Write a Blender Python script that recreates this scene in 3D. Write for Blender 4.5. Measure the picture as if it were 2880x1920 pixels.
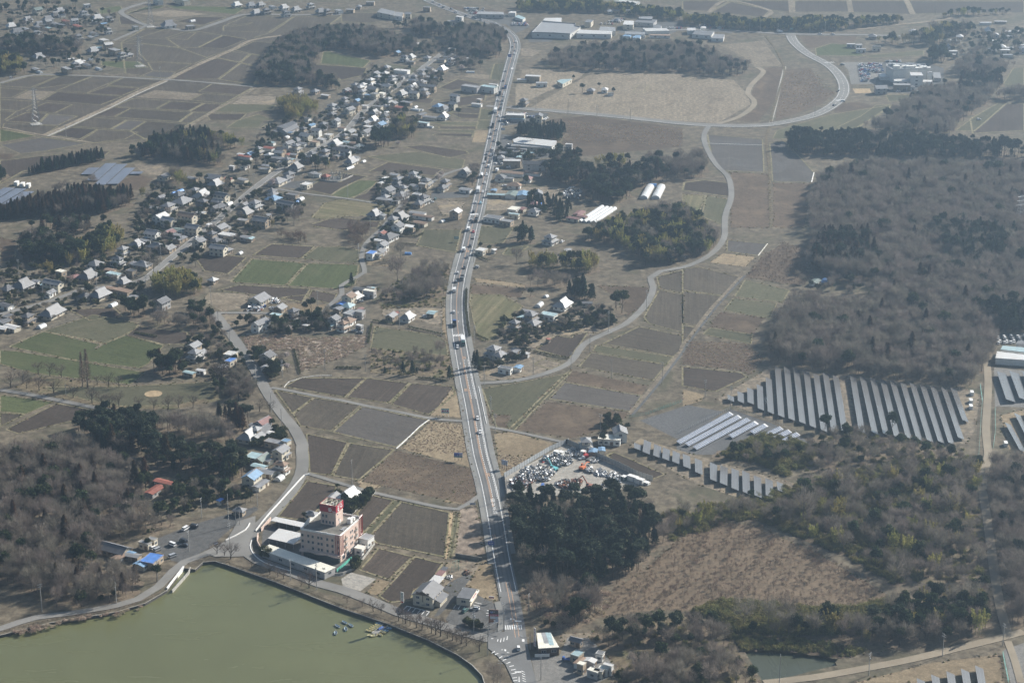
import bpy, bmesh, math, random
import numpy as np
from mathutils import Vector, Matrix
from mathutils.geometry import delaunay_2d_cdt
for _o in list(bpy.data.objects): bpy.data.objects.remove(_o)
SC = bpy.context.scene
C = SC.collection
RN = random.Random(11)
rad = math.radians
# ---------------------------------------------------------------- camera, sky, sun, exposure
FPX, PITCH, CAMH = 5900.0, rad(20.1), 446.0          # focal length in photo pixels, downward pitch, flying height
cam = bpy.data.cameras.new('camera'); camo = bpy.data.objects.new('camera', cam); C.objects.link(camo)
cam.sensor_width = 36.0; cam.lens = FPX / 2880.0 * 36.0; cam.clip_start = 1.0; cam.clip_end = 30000.0
camo.location = (0, 0, CAMH); camo.rotation_euler = (math.pi / 2 - PITCH, 0, 0)
SC.camera = camo
SUN_EL, SUN_AZ = rad(31), math.atan2(0.57, 0.82)     # the sun stands to the right and behind the town
w = bpy.data.worlds.new('World'); SC.world = w; w.use_nodes = True
nt = w.node_tree; nt.nodes.clear()
sky = nt.nodes.new('ShaderNodeTexSky'); sky.sky_type = 'NISHITA'; sky.sun_disc = False
sky.sun_elevation = SUN_EL; sky.sun_rotation = math.pi / 2 - SUN_AZ
sky.air_density = 1.2; sky.dust_density = 1.5
bg = nt.nodes.new('ShaderNodeBackground'); bg.inputs[1].default_value = 0.055
wo = nt.nodes.new('ShaderNodeOutputWorld')
nt.links.new(sky.outputs[0], bg.inputs[0]); nt.links.new(bg.outputs[0], wo.inputs[0])
sl = bpy.data.lights.new('sun', 'SUN'); sl.energy = 5.0; sl.angle = rad(0.55); sl.color = (1.0, 0.945, 0.86)
slo = bpy.data.objects.new('sun', sl); C.objects.link(slo)
_sd = Vector((-math.cos(SUN_AZ) * math.cos(SUN_EL), -math.sin(SUN_AZ) * math.cos(SUN_EL), -math.sin(SUN_EL)))
slo.rotation_euler = _sd.to_track_quat('-Z', 'Y').to_euler(); slo.location = (800, 1800, 900)
vs = SC.view_settings; vs.view_transform = 'Standard'; vs.look = 'None'; vs.exposure = 1.0; vs.gamma = 1.0
vs.use_curve_mapping = False
cy = SC.cycles
cy.max_bounces = 4; cy.diffuse_bounces = 2; cy.glossy_bounces = 2; cy.transmission_bounces = 2
cy.transparent_max_bounces = 4; cy.volume_bounces = 0
cy.use_denoising = True; cy.denoiser = 'OPENIMAGEDENOISE'; cy.denoising_input_passes = 'RGB_ALBEDO_NORMAL'; cy.denoising_prefilter = 'ACCURATE'
HAZE = 0.00019
# ---------------------------------------------------------------- photo pixels to ground points
_s, _c = math.sin(PITCH), math.cos(PITCH)
FR = {str(r * 3 + c + 1): (c * 960, r * 640, 960 / 2352) for r in range(3) for c in range(3)}
FR.update(o=(0, 0, 2880 / 2352), a=(680, 1300, 480 / 2352), b=(1080, 1560, 480 / 2352), c=(1400, 1220, 480 / 2352),
          d=(660, 1140, 240 / 2352), e=(2420, 120, 300 / 2352), f=(1440, 20, 600 / 2352), g=(380, 430, 480 / 2352),
          h=(720, 240, 480 / 2352), i=(960, 80, 480 / 2352), j=(1340, 260, 480 / 2352), k=(0, 680, 480 / 2352),
          l=(980, 460, 340 / 1904), m=(660, 800, 480 / 2352), n=(1020, 1730, 100 / 2240), q=(1380, 1760, 200 / 1960))
def G(x, y, z=0.0):
    u = (x - 1440) / FPX; v = (y - 960) / FPX
    t = (z - CAMH) / (-_s - v * _c)
    return (u * t, (_c - v * _s) * t)
def PX(X, Y, Z):
    zc = Y * _c + (CAMH - Z) * _s; yd = -Y * _s + (CAMH - Z) * _c
    return (1440 + FPX * X / zc, 960 + FPX * yd / zc)
def pts(s):
    "'8 10,20 30,40 9:5,6' -> photo pixels; a lone character or 'k:' prefix switches the reference crop"
    fr = 'o'; out = []
    for tok in s.split():
        if ',' not in tok: fr = tok.strip(':'); continue
        if ':' in tok: fr, tok = tok.split(':')
        a, b = tok.split(',')
        f = FR[fr]; out.append((f[0] + float(a) * f[2], f[1] + float(b) * f[2]))
    return out
def gp(s, z=0.0): return [G(x, y, z) for x, y in pts(s)]
def P1(s, z=0.0): return gp(s, z)[0]
def inpoly(x, y, P):
    c = False; j = len(P) - 1
    for i in range(len(P)):
        if (P[i][1] > y) != (P[j][1] > y) and x < (P[j][0] - P[i][0]) * (y - P[i][1]) / (P[j][1] - P[i][1]) + P[i][0]: c = not c
        j = i
    return c
# ---------------------------------------------------------------- objects
def tag(o, label=None, cat=None, group=None, kind=None):
    if label: o['label'] = label
    if cat: o['category'] = cat
    if group: o['group'] = group
    if kind: o['kind'] = kind
    return o
def link(o, parent=None):
    C.objects.link(o)
    if parent is not None: o.parent = parent
    return o
def empty(name, loc, rz=0.0):
    o = bpy.data.objects.new(name, None); o.location = (loc[0], loc[1], loc[2] if len(loc) > 2 else 0.0)
    o.rotation_euler = (0, 0, rz); o.empty_display_size = 1.0
    return link(o)
def inst(name, me, parent=None, loc=(0, 0, 0), rz=0.0, sc=None):
    o = bpy.data.objects.new(name, me); o.location = loc; o.rotation_euler = (0, 0, rz)
    if sc is not None: o.scale = sc if hasattr(sc, '__len__') else (sc, sc, sc)
    return link(o, parent)
class MB:
    def __init__(s): s.v = []; s.f = []; s.m = []; s.mi = 0
    def face(s, *P):
        n = len(s.v); s.v += [tuple(p) for p in P]; s.f.append(tuple(range(n, n + len(P)))); s.m.append(s.mi)
    def add(s, V, F):
        n = len(s.v); s.v += [tuple(p) for p in V]
        for f in F: s.f.append(tuple(i + n for i in f)); s.m.append(s.mi)
    def box(s, cx, cy, cz, sx, sy, sz, rz=0.0, tilt=None):
        "box by centre and size"
        V = [Vector((x * sx / 2, y * sy / 2, z * sz / 2)) for z in (-1, 1) for y in (-1, 1) for x in (-1, 1)]
        M = Matrix.Rotation(rz, 3, 'Z')
        if tilt is not None: M = M @ tilt
        s.add([M @ v + Vector((cx, cy, cz)) for v in V],
              [(0, 2, 3, 1), (4, 5, 7, 6), (0, 1, 5, 4), (2, 6, 7, 3), (0, 4, 6, 2), (1, 3, 7, 5)])
    def prism(s, P, z0, z1, bottom=False):
        n = len(P)
        if sum(P[i][0] * P[(i + 1) % n][1] - P[(i + 1) % n][0] * P[i][1] for i in range(n)) < 0: P = P[::-1]
        V = [(x, y, z0) for x, y in P] + [(x, y, z1) for x, y in P]
        F = [(i, (i + 1) % n, n + (i + 1) % n, n + i) for i in range(n)] + [tuple(range(n, 2 * n))]
        if bottom: F.append(tuple(range(n - 1, -1, -1)))
        s.add(V, F)
    def bar(s, a, b, r, r2=None, n=5):
        a = Vector(a); b = Vector(b); r2 = r if r2 is None else r2
        d = (b - a); 
        if d.length < 1e-6: return
        q = d.to_track_quat('Z', 'Y'); V = []
        for p, rr in ((a, r), (b, r2)):
            for k in range(n):
                t = 2 * math.pi * k / n; V.append(p + q @ Vector((math.cos(t) * rr, math.sin(t) * rr, 0)))
        s.add(V, [(k, (k + 1) % n, n + (k + 1) % n, n + k) for k in range(n)] + [tuple(range(n, 2 * n))])
    def mesh(s, name, mats):
        me = bpy.data.meshes.new(name); me.from_pydata(s.v, [], s.f)
        for m in (mats if isinstance(mats, (list, tuple)) else [mats]): me.materials.append(m)
        if any(s.m): me.polygons.foreach_set('material_index', s.m)
        me.update(); return me
    def build(s, name, mats, parent=None, loc=(0, 0, 0), rz=0.0):
        return inst(name, s.mesh(name, mats), parent, loc, rz)
def ribbon(P, wd, off=0.0, closed=False):
    "strip of width wd along the ground polyline P, shifted sideways by off (to the right positive)"
    n = len(P); L = []; Rr = []
    for i in range(n):
        a = P[max(i - 1, 0)]; b = P[min(i + 1, n - 1)]
        dx, dy = b[0] - a[0], b[1] - a[1]; l = math.hypot(dx, dy) or 1; nx, ny = dy / l, -dx / l
        x, y = P[i][0] + nx * off, P[i][1] + ny * off
        L.append((x - nx * wd / 2, y - ny * wd / 2)); Rr.append((x + nx * wd / 2, y + ny * wd / 2))
    return L, Rr
def smooth(P, step=8.0):
    "Catmull-Rom resample"
    out = []; n = len(P)
    for i in range(n - 1):
        p0, p1, p2, p3 = P[max(i - 1, 0)], P[i], P[i + 1], P[min(i + 2, n - 1)]
        k = max(1, int(math.hypot(p2[0] - p1[0], p2[1] - p1[1]) / step))
        for j in range(k):
            t = j / k; t2 = t * t; t3 = t2 * t
            out.append(tuple(0.5 * (2 * p1[d] + (p2[d] - p0[d]) * t + (2 * p0[d] - 5 * p1[d] + 4 * p2[d] - p3[d]) * t2 + (3 * p1[d] - p0[d] - 3 * p2[d] + p3[d]) * t3) for d in (0, 1)))
    out.append(tuple(P[-1])); return out
def strip_mb(mb, P, wd, z, off=0.0, z0=None):
    L, Rr = ribbon(P, wd, off)
    for i in range(len(P) - 1):
        mb.face((*L[i], z), (*Rr[i], z), (*Rr[i + 1], z), (*L[i + 1], z))
        if z0 is not None:
            mb.face((*L[i], z0), (*L[i], z), (*L[i + 1], z), (*L[i + 1], z0))
            mb.face((*Rr[i], z), (*Rr[i], z0), (*Rr[i + 1], z0), (*Rr[i + 1], z))
def dashes(P, dash, gap, start=0.0):
    "pieces of the polyline P"
    out = []; cur = []; pos = 0.0; i = 0
    D = [0.0]
    for a, b in zip(P, P[1:]): D.append(D[-1] + math.hypot(b[0] - a[0], b[1] - a[1]))
    def at(d):
        for k in range(len(P) - 1):
            if D[k + 1] >= d:
                t = (d - D[k]) / max(1e-9, D[k + 1] - D[k]); return (P[k][0] + (P[k + 1][0] - P[k][0]) * t, P[k][1] + (P[k + 1][1] - P[k][1]) * t)
        return P[-1]
    d = start
    while d < D[-1]:
        out.append([at(d), at(min(d + dash, D[-1]))]); d += dash + gap
    return out
def along(P, d):
    for a, b in zip(P, P[1:]):
        l = math.hypot(b[0] - a[0], b[1] - a[1])
        if d <= l: t = d / l; return (a[0] + (b[0] - a[0]) * t, a[1] + (b[1] - a[1]) * t), math.atan2(b[1] - a[1], b[0] - a[0])
        d -= l
    return P[-1], math.atan2(P[-1][1] - P[-2][1], P[-1][0] - P[-2][0])
def plen(P): return sum(math.hypot(b[0] - a[0], b[1] - a[1]) for a, b in zip(P, P[1:]))
# ---------------------------------------------------------------- materials
MATS = {}
def newmat(name):
    m = bpy.data.materials.new(name); m.use_nodes = True; t = m.node_tree
    b = t.nodes.get('Principled BSDF'); MATS[name] = m
    return m, t, b
def N(t, typ, **kw):
    n = t.nodes.new(typ)
    for k, v in kw.items():
        if k.startswith('i_'): n.inputs[int(k[2:]) if k[2:].isdigit() else k[2:]].default_value = v
        else: setattr(n, k, v)
    return n
def c4(c): return (c[0], c[1], c[2], 1.0)
def mixc(t, fac, a, b, mode='MIX'):
    n = t.nodes.new('ShaderNodeMix'); n.data_type = 'RGBA'; n.blend_type = mode
    for sock, v in ((n.inputs[0], fac), (n.inputs[6], a), (n.inputs[7], b)):
        if isinstance(v, (int, float)): sock.default_value = v
        elif isinstance(v, tuple): sock.default_value = c4(v)
        else: t.links.new(v, sock)
    return n.outputs[2]
def ramp(t, fac, p0, p1):
    n = t.nodes.new('ShaderNodeMapRange'); n.inputs[1].default_value = p0; n.inputs[2].default_value = p1
    t.links.new(fac, n.inputs[0]); return n.outputs[0]
def noise(t, vec, scale, detail=4, rough=0.55, dist=0.0):
    n = t.nodes.new('ShaderNodeTexNoise'); n.inputs['Scale'].default_value = scale
    n.inputs['Detail'].default_value = detail; n.inputs['Roughness'].default_value = rough; n.inputs['Distortion'].default_value = dist
    if vec is not None: t.links.new(vec, n.inputs['Vector'])
    return n.outputs['Fac']
def coord(t, which='Object', scale=None):
    c = t.nodes.new('ShaderNodeTexCoord'); o = c.outputs[which]
    if scale:
        m = t.nodes.new('ShaderNodeMapping'); m.inputs['Scale'].default_value = scale; t.links.new(o, m.inputs[0]); o = m.outputs[0]
    return o
def objrand(t): return t.nodes.new('ShaderNodeObjectInfo').outputs['Random']
def bump(t, b, h, strength, dist):
    n = t.nodes.new('ShaderNodeBump'); n.inputs['Strength'].default_value = strength; n.inputs['Distance'].default_value = dist
    t.links.new(h, n.inputs['Height']); t.links.new(n.outputs[0], b.inputs['Normal'])
def plain(name, col, rough=0.8, var=0.12, nscale=0.6, metal=0.0, rnd=0.0, spec=None):
    "one colour with soft wear"
    if name in MATS: return MATS[name]
    m, t, b = newmat(name)
    f = noise(t, coord(t), nscale, 5, 0.6)
    dark = tuple(x * (1 - 2.2 * var) for x in col); light = tuple(min(1, x * (1 + 1.6 * var)) for x in col)
    o = mixc(t, ramp(t, f, 0.3, 0.7), dark, light)
    if rnd:
        r = ramp(t, objrand(t), 0, 1); n = t.nodes.new('ShaderNodeHueSaturation'); n.inputs['Saturation'].default_value = 1
        mr = t.nodes.new('ShaderNodeMapRange'); mr.inputs[3].default_value = 1 - rnd; mr.inputs[4].default_value = 1 + rnd
        t.links.new(r, mr.inputs[0]); t.links.new(mr.outputs[0], n.inputs['Value']); t.links.new(o, n.inputs['Color']); o = n.outputs[0]
    t.links.new(o, b.inputs['Base Color']); b.inputs['Roughness'].default_value = rough; b.inputs['Metallic'].default_value = metal
    if spec is not None: b.inputs['Specular IOR Level'].default_value = spec
    return m
def field(name, ca, cb, cc=None, row=0.0, amp=0.5, rscale=3.0, big=0.02, fine=0.35, wet=0.0, rnd=0.12, bmp=0.35, patch=0.5):
    "ground cover: large patches ca/cb, fine clumps, rows along local x, optional third colour and wet gloss"
    m, t, b = newmat(name)
    oc = coord(t)
    # per-field offset of the noise so that two plots never look alike
    om = t.nodes.new('ShaderNodeObjectInfo')
    add = t.nodes.new('ShaderNodeVectorMath'); add.operation = 'ADD'
    t.links.new(oc, add.inputs[0]); t.links.new(om.outputs['Location'], add.inputs[1]); vec = add.outputs[0]
    n1 = noise(t, vec, big, 5, 0.6, 0.4); n2 = noise(t, vec, fine, 5, 0.7)
    col = mixc(t, ramp(t, n1, 0.36, 0.64), ca, cb)
    dk = tuple(x * 0.5 for x in ca)
    n4 = noise(t, vec, fine * 3.1, 3, 0.75)
    col = mixc(t, ramp(t, n2, 0.42, 0.72), col, tuple(min(1, x * 1.45) for x in cb), 'MIX') if patch > 0.6 else col
    f2 = t.nodes.new('ShaderNodeMath'); f2.operation = 'MULTIPLY'; f2.inputs[1].default_value = 0.75
    t.links.new(ramp(t, n2, 0.62, 0.32), f2.inputs[0]); col = mixc(t, f2.outputs[0], col, dk)
    f4 = t.nodes.new('ShaderNodeMath'); f4.operation = 'MULTIPLY'; f4.inputs[1].default_value = 0.55
    t.links.new(ramp(t, n4, 0.5, 0.75), f4.inputs[0]); col = mixc(t, f4.outputs[0], col, tuple(min(1, x * 1.8) for x in cb))
    if cc is not None:
        n3 = noise(t, vec, big * 2.3, 4, 0.65, 0.6)
        f3 = t.nodes.new('ShaderNodeMath'); f3.operation = 'MULTIPLY'; f3.inputs[1].default_value = patch
        t.links.new(ramp(t, n3, 0.52, 0.68), f3.inputs[0]); col = mixc(t, f3.outputs[0], col, cc)
    h = n2
    if row:
        mp = t.nodes.new('ShaderNodeMapping'); mp.inputs['Scale'].default_value = (0.0, 1.0, 0.0); t.links.new(oc, mp.inputs[0])
        nd = t.nodes.new('ShaderNodeMapping'); nd.inputs['Scale'].default_value = (0.012, 1.0 / row, 0.0); t.links.new(vec, nd.inputs[0])
        rw = noise(t, nd.outputs[0], 1.0, 3, 0.75)
        fr = t.nodes.new('ShaderNodeMath'); fr.operation = 'MULTIPLY'; fr.inputs[1].default_value = amp
        t.links.new(ramp(t, rw, 0.58, 0.36), fr.inputs[0]); col = mixc(t, fr.outputs[0], col, tuple(x * 0.45 for x in ca))
        fr2 = t.nodes.new('ShaderNodeMath'); fr2.operation = 'MULTIPLY'; fr2.inputs[1].default_value = amp * 0.8
        t.links.new(ramp(t, rw, 0.58, 0.74), fr2.inputs[0]); col = mixc(t, fr2.outputs[0], col, tuple(min(1, x * 1.7) for x in cb))
    hs = t.nodes.new('ShaderNodeHueSaturation')
    mr = t.nodes.new('ShaderNodeMapRange'); mr.inputs[3].default_value = 1 - rnd; mr.inputs[4].default_value = 1 + rnd
    t.links.new(om.outputs['Random'], mr.inputs[0]); t.links.new(mr.outputs[0], hs.inputs['Value']); t.links.new(col, hs.inputs['Color'])
    t.links.new(hs.outputs[0], b.inputs['Base Color'])
    b.inputs['Roughness'].default_value = 0.95; b.inputs['Specular IOR Level'].default_value = 0.15
    if wet:
        n5 = noise(t, vec, big * 1.7, 4, 0.6, 1.0)
        wr = t.nodes.new('ShaderNodeMapRange'); wr.inputs[1].default_value = 0.5; wr.inputs[2].default_value = 0.66
        wr.inputs[3].default_value = 0.95; wr.inputs[4].default_value = 0.95 - wet; t.links.new(n5, wr.inputs[0])
        t.links.new(wr.outputs[0], b.inputs['Roughness']); b.inputs['Specular IOR Level'].default_value = 0.5
    bump(t, b, h, bmp, 0.5)
    return m
FM = dict(
    D=field('ploughed_soil', (0.062, 0.048, 0.037), (0.083, 0.066, 0.052), (0.050, 0.040, 0.032), row=1.6, amp=0.45, rnd=0.18, patch=0.6),
    B=field('paddy_stubble', (0.071, 0.059, 0.044), (0.095, 0.080, 0.061), (0.126, 0.107, 0.074), row=2.2, amp=0.4, rnd=0.2, patch=0.35),
    W=field('wet_paddy_soil', (0.064, 0.053, 0.043), (0.087, 0.074, 0.061), (0.053, 0.046, 0.038), row=2.4, amp=0.35, wet=0.3, rnd=0.12),
    G=field('young_wheat', (0.072, 0.086, 0.035), (0.097, 0.110, 0.048), (0.124, 0.115, 0.064), row=2.6, amp=0.35, rnd=0.14, patch=0.4),
    P=field('thin_grass', (0.088, 0.087, 0.050), (0.116, 0.109, 0.067), (0.143, 0.124, 0.080), row=2.4, amp=0.3, rnd=0.15),
    Q=field('streaked_grass', (0.15, 0.145, 0.07), (0.23, 0.19, 0.12), (0.1, 0.125, 0.045), row=3.4, amp=0.55, rnd=0.1),
    T=field('dry_grass', (0.215, 0.165, 0.105), (0.29, 0.23, 0.15), (0.145, 0.108, 0.07), row=0, fine=0.28, rnd=0.14),
    U=field('pale_fallow', (0.175, 0.145, 0.103), (0.24, 0.2, 0.147), (0.125, 0.1, 0.07), row=3.0, amp=0.22, rnd=0.14, patch=0.75),
    R=field('dry_reed', (0.084, 0.062, 0.043), (0.124, 0.092, 0.064), (0.176, 0.132, 0.088), row=0, fine=0.22, rnd=0.16, patch=0.6),
    N=field('dead_vine', (0.19, 0.15, 0.115), (0.26, 0.21, 0.165), (0.11, 0.085, 0.062), row=0, fine=0.2, rnd=0.08, patch=0.9),
    K=field('scrub_litter', (0.111, 0.085, 0.056), (0.153, 0.123, 0.076), (0.085, 0.093, 0.043), row=0, fine=0.25, rnd=0.1, patch=0.7),
    S=field('gravel', (0.16, 0.155, 0.145), (0.21, 0.2, 0.185), (0.26, 0.24, 0.21), row=0, fine=0.5, rnd=0.08, patch=0.4),
    Z=field('dark_gravel', (0.1, 0.1, 0.1), (0.135, 0.135, 0.133), row=0, fine=0.6, rnd=0.06),
    A=field('car_park_asphalt', (0.095, 0.095, 0.092), (0.122, 0.12, 0.116), (0.15, 0.145, 0.135), row=0, fine=0.4, rnd=0.08, bmp=0.1, patch=0.35),
    C=field('concrete_yard', (0.3, 0.28, 0.25), (0.38, 0.355, 0.31), (0.22, 0.2, 0.17), row=0, fine=0.3, rnd=0.06, bmp=0.1),
    Y=field('bare_sand', (0.36, 0.27, 0.16), (0.42, 0.32, 0.2), row=0, fine=0.4, rnd=0.08, bmp=0.15),
    V=field('village_yard_earth', (0.085, 0.075, 0.058), (0.135, 0.118, 0.088), (0.2, 0.165, 0.115), row=0, big=0.05, fine=0.3, rnd=0.06, patch=0.7),  # dark garden earth, with shade among the houses put into the colour
    X=field('brown_yard_earth', (0.15, 0.125, 0.095), (0.21, 0.175, 0.13), (0.3, 0.24, 0.155), row=0, fine=0.3, rnd=0.08, patch=0.8),
)
M_ground = field('rough_ground', (0.095, 0.079, 0.057), (0.142, 0.119, 0.085), (0.075, 0.074, 0.045), row=0, big=0.012, fine=0.16, rnd=0, patch=0.8)
def asphalt(name, col):
    m, t, b = newmat(name); v = coord(t)
    n1 = noise(t, v, 0.05, 4); n2 = noise(t, v, 1.2, 4, 0.7)
    c = mixc(t, ramp(t, n1, 0.35, 0.65), tuple(x * 0.86 for x in col), tuple(x * 1.14 for x in col))
    c = mixc(t, ramp(t, n2, 0.55, 0.8), c, tuple(x * 0.78 for x in col))
    t.links.new(c, b.inputs['Base Color']); b.inputs['Roughness'].default_value = 0.85; b.inputs['Specular IOR Level'].default_value = 0.3
    return m
M_road = asphalt('worn_asphalt', (0.155, 0.155, 0.152)); M_road2 = asphalt('old_lane_asphalt', (0.19, 0.182, 0.168))
M_road3 = asphalt('fresh_asphalt', (0.125, 0.125, 0.122)); M_walk = asphalt('pavement_concrete', (0.2, 0.197, 0.185))
M_track = asphalt('earth_track', (0.24, 0.2, 0.145))
M_white = plain('white_road_paint', (0.74, 0.74, 0.72), 0.6, 0.08, 1.5); M_orange = plain('orange_road_paint', (0.6, 0.35, 0.19), 0.6, 0.08, 1.5)
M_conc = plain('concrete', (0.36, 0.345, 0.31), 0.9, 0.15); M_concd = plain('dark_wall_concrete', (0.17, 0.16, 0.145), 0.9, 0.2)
M_whitewall = plain('white_parapet', (0.72, 0.71, 0.68), 0.8, 0.06)
M_steel = plain('galvanised_steel', (0.42, 0.43, 0.44), 0.5, 0.08, metal=0.3); M_pole = plain('pole_concrete', (0.36, 0.35, 0.33), 0.85, 0.08)
M_dark = plain('dark_metal', (0.05, 0.052, 0.055), 0.6, 0.1); M_wood = plain('weathered_wood', (0.17, 0.12, 0.08), 0.85, 0.15)
M_glass = plain('window_glass', (0.035, 0.045, 0.06), 0.08, 0.05); M_frame = plain('window_frame', (0.42, 0.42, 0.41), 0.5, 0.05)
M_rubber = plain('tyre_rubber', (0.02, 0.02, 0.02), 0.8, 0.05)
def roofmat(name, col, stripe=0.0, rough=0.7, rnd=0.12, wear=0.16, metal=0.0):
    m, t, b = newmat(name); v = coord(t)
    f = noise(t, v, 0.35, 5, 0.65)
    c = mixc(t, ramp(t, f, 0.3, 0.72), tuple(x * (1 - 1.6 * wear) for x in col), tuple(min(1, x * (1 + 1.3 * wear)) for x in col))
    f2 = noise(t, coord(t, 'Object', (0.25, 2.2, 2.2)), 1.0, 3, 0.7)
    c = mixc(t, ramp(t, f2, 0.6, 0.85), c, tuple(x * 0.6 for x in col))
    if stripe:
        wv = t.nodes.new('ShaderNodeTexWave'); wv.bands_direction = 'X'; wv.inputs['Scale'].default_value = stripe; wv.inputs['Distortion'].default_value = 0.4
        t.links.new(v, wv.inputs['Vector'])
        mm = t.nodes.new('ShaderNodeMath'); mm.operation = 'MULTIPLY'; mm.inputs[1].default_value = 0.22; t.links.new(wv.outputs['Fac'], mm.inputs[0])
        c = mixc(t, mm.outputs[0], c, tuple(x * 0.55 for x in col)); bump(t, b, wv.outputs['Fac'], 0.3, 0.06)
    hs = t.nodes.new('ShaderNodeHueSaturation'); mr = t.nodes.new('ShaderNodeMapRange'); mr.inputs[3].default_value = 1 - rnd; mr.inputs[4].default_value = 1 + rnd
    t.links.new(objrand(t), mr.inputs[0]); t.links.new(mr.outputs[0], hs.inputs['Value']); t.links.new(c, hs.inputs['Color'])
    t.links.new(hs.outputs[0], b.inputs['Base Color']); b.inputs['Roughness'].default_value = rough; b.inputs['Metallic'].default_value = metal
    return m
RM = dict(g=(roofmat('grey_roof_tiles', (0.2, 0.2, 0.205), 0.55, 0.55, 0.25), 'grey'),
          d=(roofmat('dark_roof_tiles', (0.12, 0.12, 0.125), 0.55, 0.55, 0.25), 'dark grey'),
          l=(roofmat('pale_roof_tiles', (0.29, 0.29, 0.29), 0.55, 0.5, 0.15), 'pale grey'),
          w=(roofmat('white_roof_sheet', (0.58, 0.57, 0.55), 0.4, 0.5, 0.08, 0.05), 'white'),
          b=(roofmat('blue_roof_sheet', (0.19, 0.31, 0.45), 0.4, 0.5, 0.1), 'blue'),
          c=(roofmat('pale_cyan_roof_sheet', (0.36, 0.48, 0.5), 0.4, 0.5, 0.12), 'pale cyan'),
          r=(roofmat('rust_red_roof_sheet', (0.3, 0.1, 0.07), 0.4, 0.75, 0.2), 'rusty red'),
          n=(roofmat('brown_roof_sheet', (0.25, 0.17, 0.12), 0.4, 0.75, 0.2), 'brown'),
          y=(roofmat('cream_roof_sheet', (0.74, 0.71, 0.61), 0.4, 0.6, 0.08, 0.06), 'cream'),
          v=(roofmat('plum_roof_sheet', (0.24, 0.13, 0.12), 0.4, 0.7, 0.1), 'red brown'),
          k=(roofmat('bright_blue_roof_sheet', (0.1, 0.24, 0.6), 0.4, 0.5, 0.1), 'bright blue'),
          e=(roofmat('green_grey_roof_sheet', (0.16, 0.2, 0.18), 0.4, 0.6, 0.15), 'dull green'))
WM = [plain('cream_wall', (0.55, 0.5, 0.4), 0.85, 0.08, rnd=0.1), plain('white_wall', (0.68, 0.67, 0.63), 0.85, 0.06, rnd=0.08),
      plain('grey_wall', (0.4, 0.39, 0.38), 0.85, 0.1, rnd=0.12), plain('tan_wall', (0.36, 0.29, 0.21), 0.85, 0.12, rnd=0.12),
      plain('timber_wall', (0.13, 0.095, 0.07), 0.85, 0.15, rnd=0.12), plain('pink_wall', (0.6, 0.46, 0.39), 0.85, 0.08, rnd=0.06)]
M_film = plain('greenhouse_film', (0.62, 0.63, 0.62), 0.35, 0.1, 0.8); M_bluefilm = plain('blue_sheeting', (0.13, 0.3, 0.62), 0.5, 0.12, 0.8)
M_ridge = plain('ridge_tiles', (0.3, 0.3, 0.31), 0.6, 0.1)
def paint(name, col, rough=0.3, metal=0.0):
    m, t, b = newmat(name); b.inputs['Base Color'].default_value = c4(col); b.inputs['Roughness'].default_value = rough
    f = noise(t, coord(t), 1.5, 3); t.links.new(mixc(t, ramp(t, f, 0.3, 0.7), tuple(x * .92 for x in col), tuple(min(1, x * 1.05) for x in col)), b.inputs['Base Color'])
    b.inputs['Metallic'].default_value = metal; b.inputs['Coat Weight'].default_value = 0.3
    return m
CP = dict(white=paint('white_car_paint', (0.78, 0.78, 0.77)), silver=paint('silver_car_paint', (0.45, 0.46, 0.47), 0.35, 0.4), grey=paint('grey_car_paint', (0.17, 0.18, 0.19)),
          black=paint('black_car_paint', (0.018, 0.019, 0.022)), red=paint('red_car_paint', (0.42, 0.04, 0.035)), blue=paint('blue_car_paint', (0.05, 0.12, 0.36)),
          cyan=paint('light_blue_car_paint', (0.28, 0.5, 0.6)), green=paint('dark_green_car_paint', (0.05, 0.12, 0.1)), orange=paint('orange_paint', (0.6, 0.17, 0.06), 0.5),
          teal=paint('teal_paint', (0.12, 0.42, 0.45), 0.5), rust=paint('rusty_paint', (0.27, 0.11, 0.07), 0.8), yellow=paint('pale_yellow_paint', (0.75, 0.66, 0.34), 0.5))
# ---------------------------------------------------------------- ground sheet with the two ponds cut out
POND = gp('7 -900,1700 -500,1390 -200,1290 0,1238 350,1152 500,1128 800,1078 1000,1018 1150,930 1265,775 1345,785 1400,735 1480,728 1560,752 1900,872 2352,1052 8 300,1152 600,1272 800,1372 900,1442 970,1515 1010,1640 1080,2000 0,2300 -1800,2300 7 -900,2200')
POND2 = gp('9 425,1345 480,1338 560,1342 640,1338 720,1352 800,1356 880,1375 960,1378 1030,1398 1072,1402 1050,1425 1065,1445 980,1462 870,1488 780,1515 700,1528 590,1580 545,1545')
def holed_ground():
    R4 = [(-9000, -1500), (9000, -1500), (9000, 16000), (-9000, 16000)]
    V = []; E = []
    for P in (R4, POND, POND2):
        n = len(V); V += [Vector(p) for p in P]; E += [(n + i, n + (i + 1) % len(P)) for i in range(len(P))]
    vv, ee, ff, *_ = delaunay_2d_cdt(V, E, [], 0, 1e-4)
    me = bpy.data.meshes.new('ground'); F = []
    for f in ff:
        cx = sum(vv[i].x for i in f) / len(f); cyy = sum(vv[i].y for i in f) / len(f)
        if inpoly(cx, cyy, POND) or inpoly(cx, cyy, POND2): continue
        F.append(tuple(f))
    me.from_pydata([(p.x, p.y, 0) for p in vv], [], F); me.materials.append(M_ground); me.update()
    for p in me.polygons:
        if p.normal.z < 0: p.flip()
    return me
tag(inst('ground', holed_ground()), 'rough dry ground between the fields, roads and woods', kind='structure')
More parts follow.
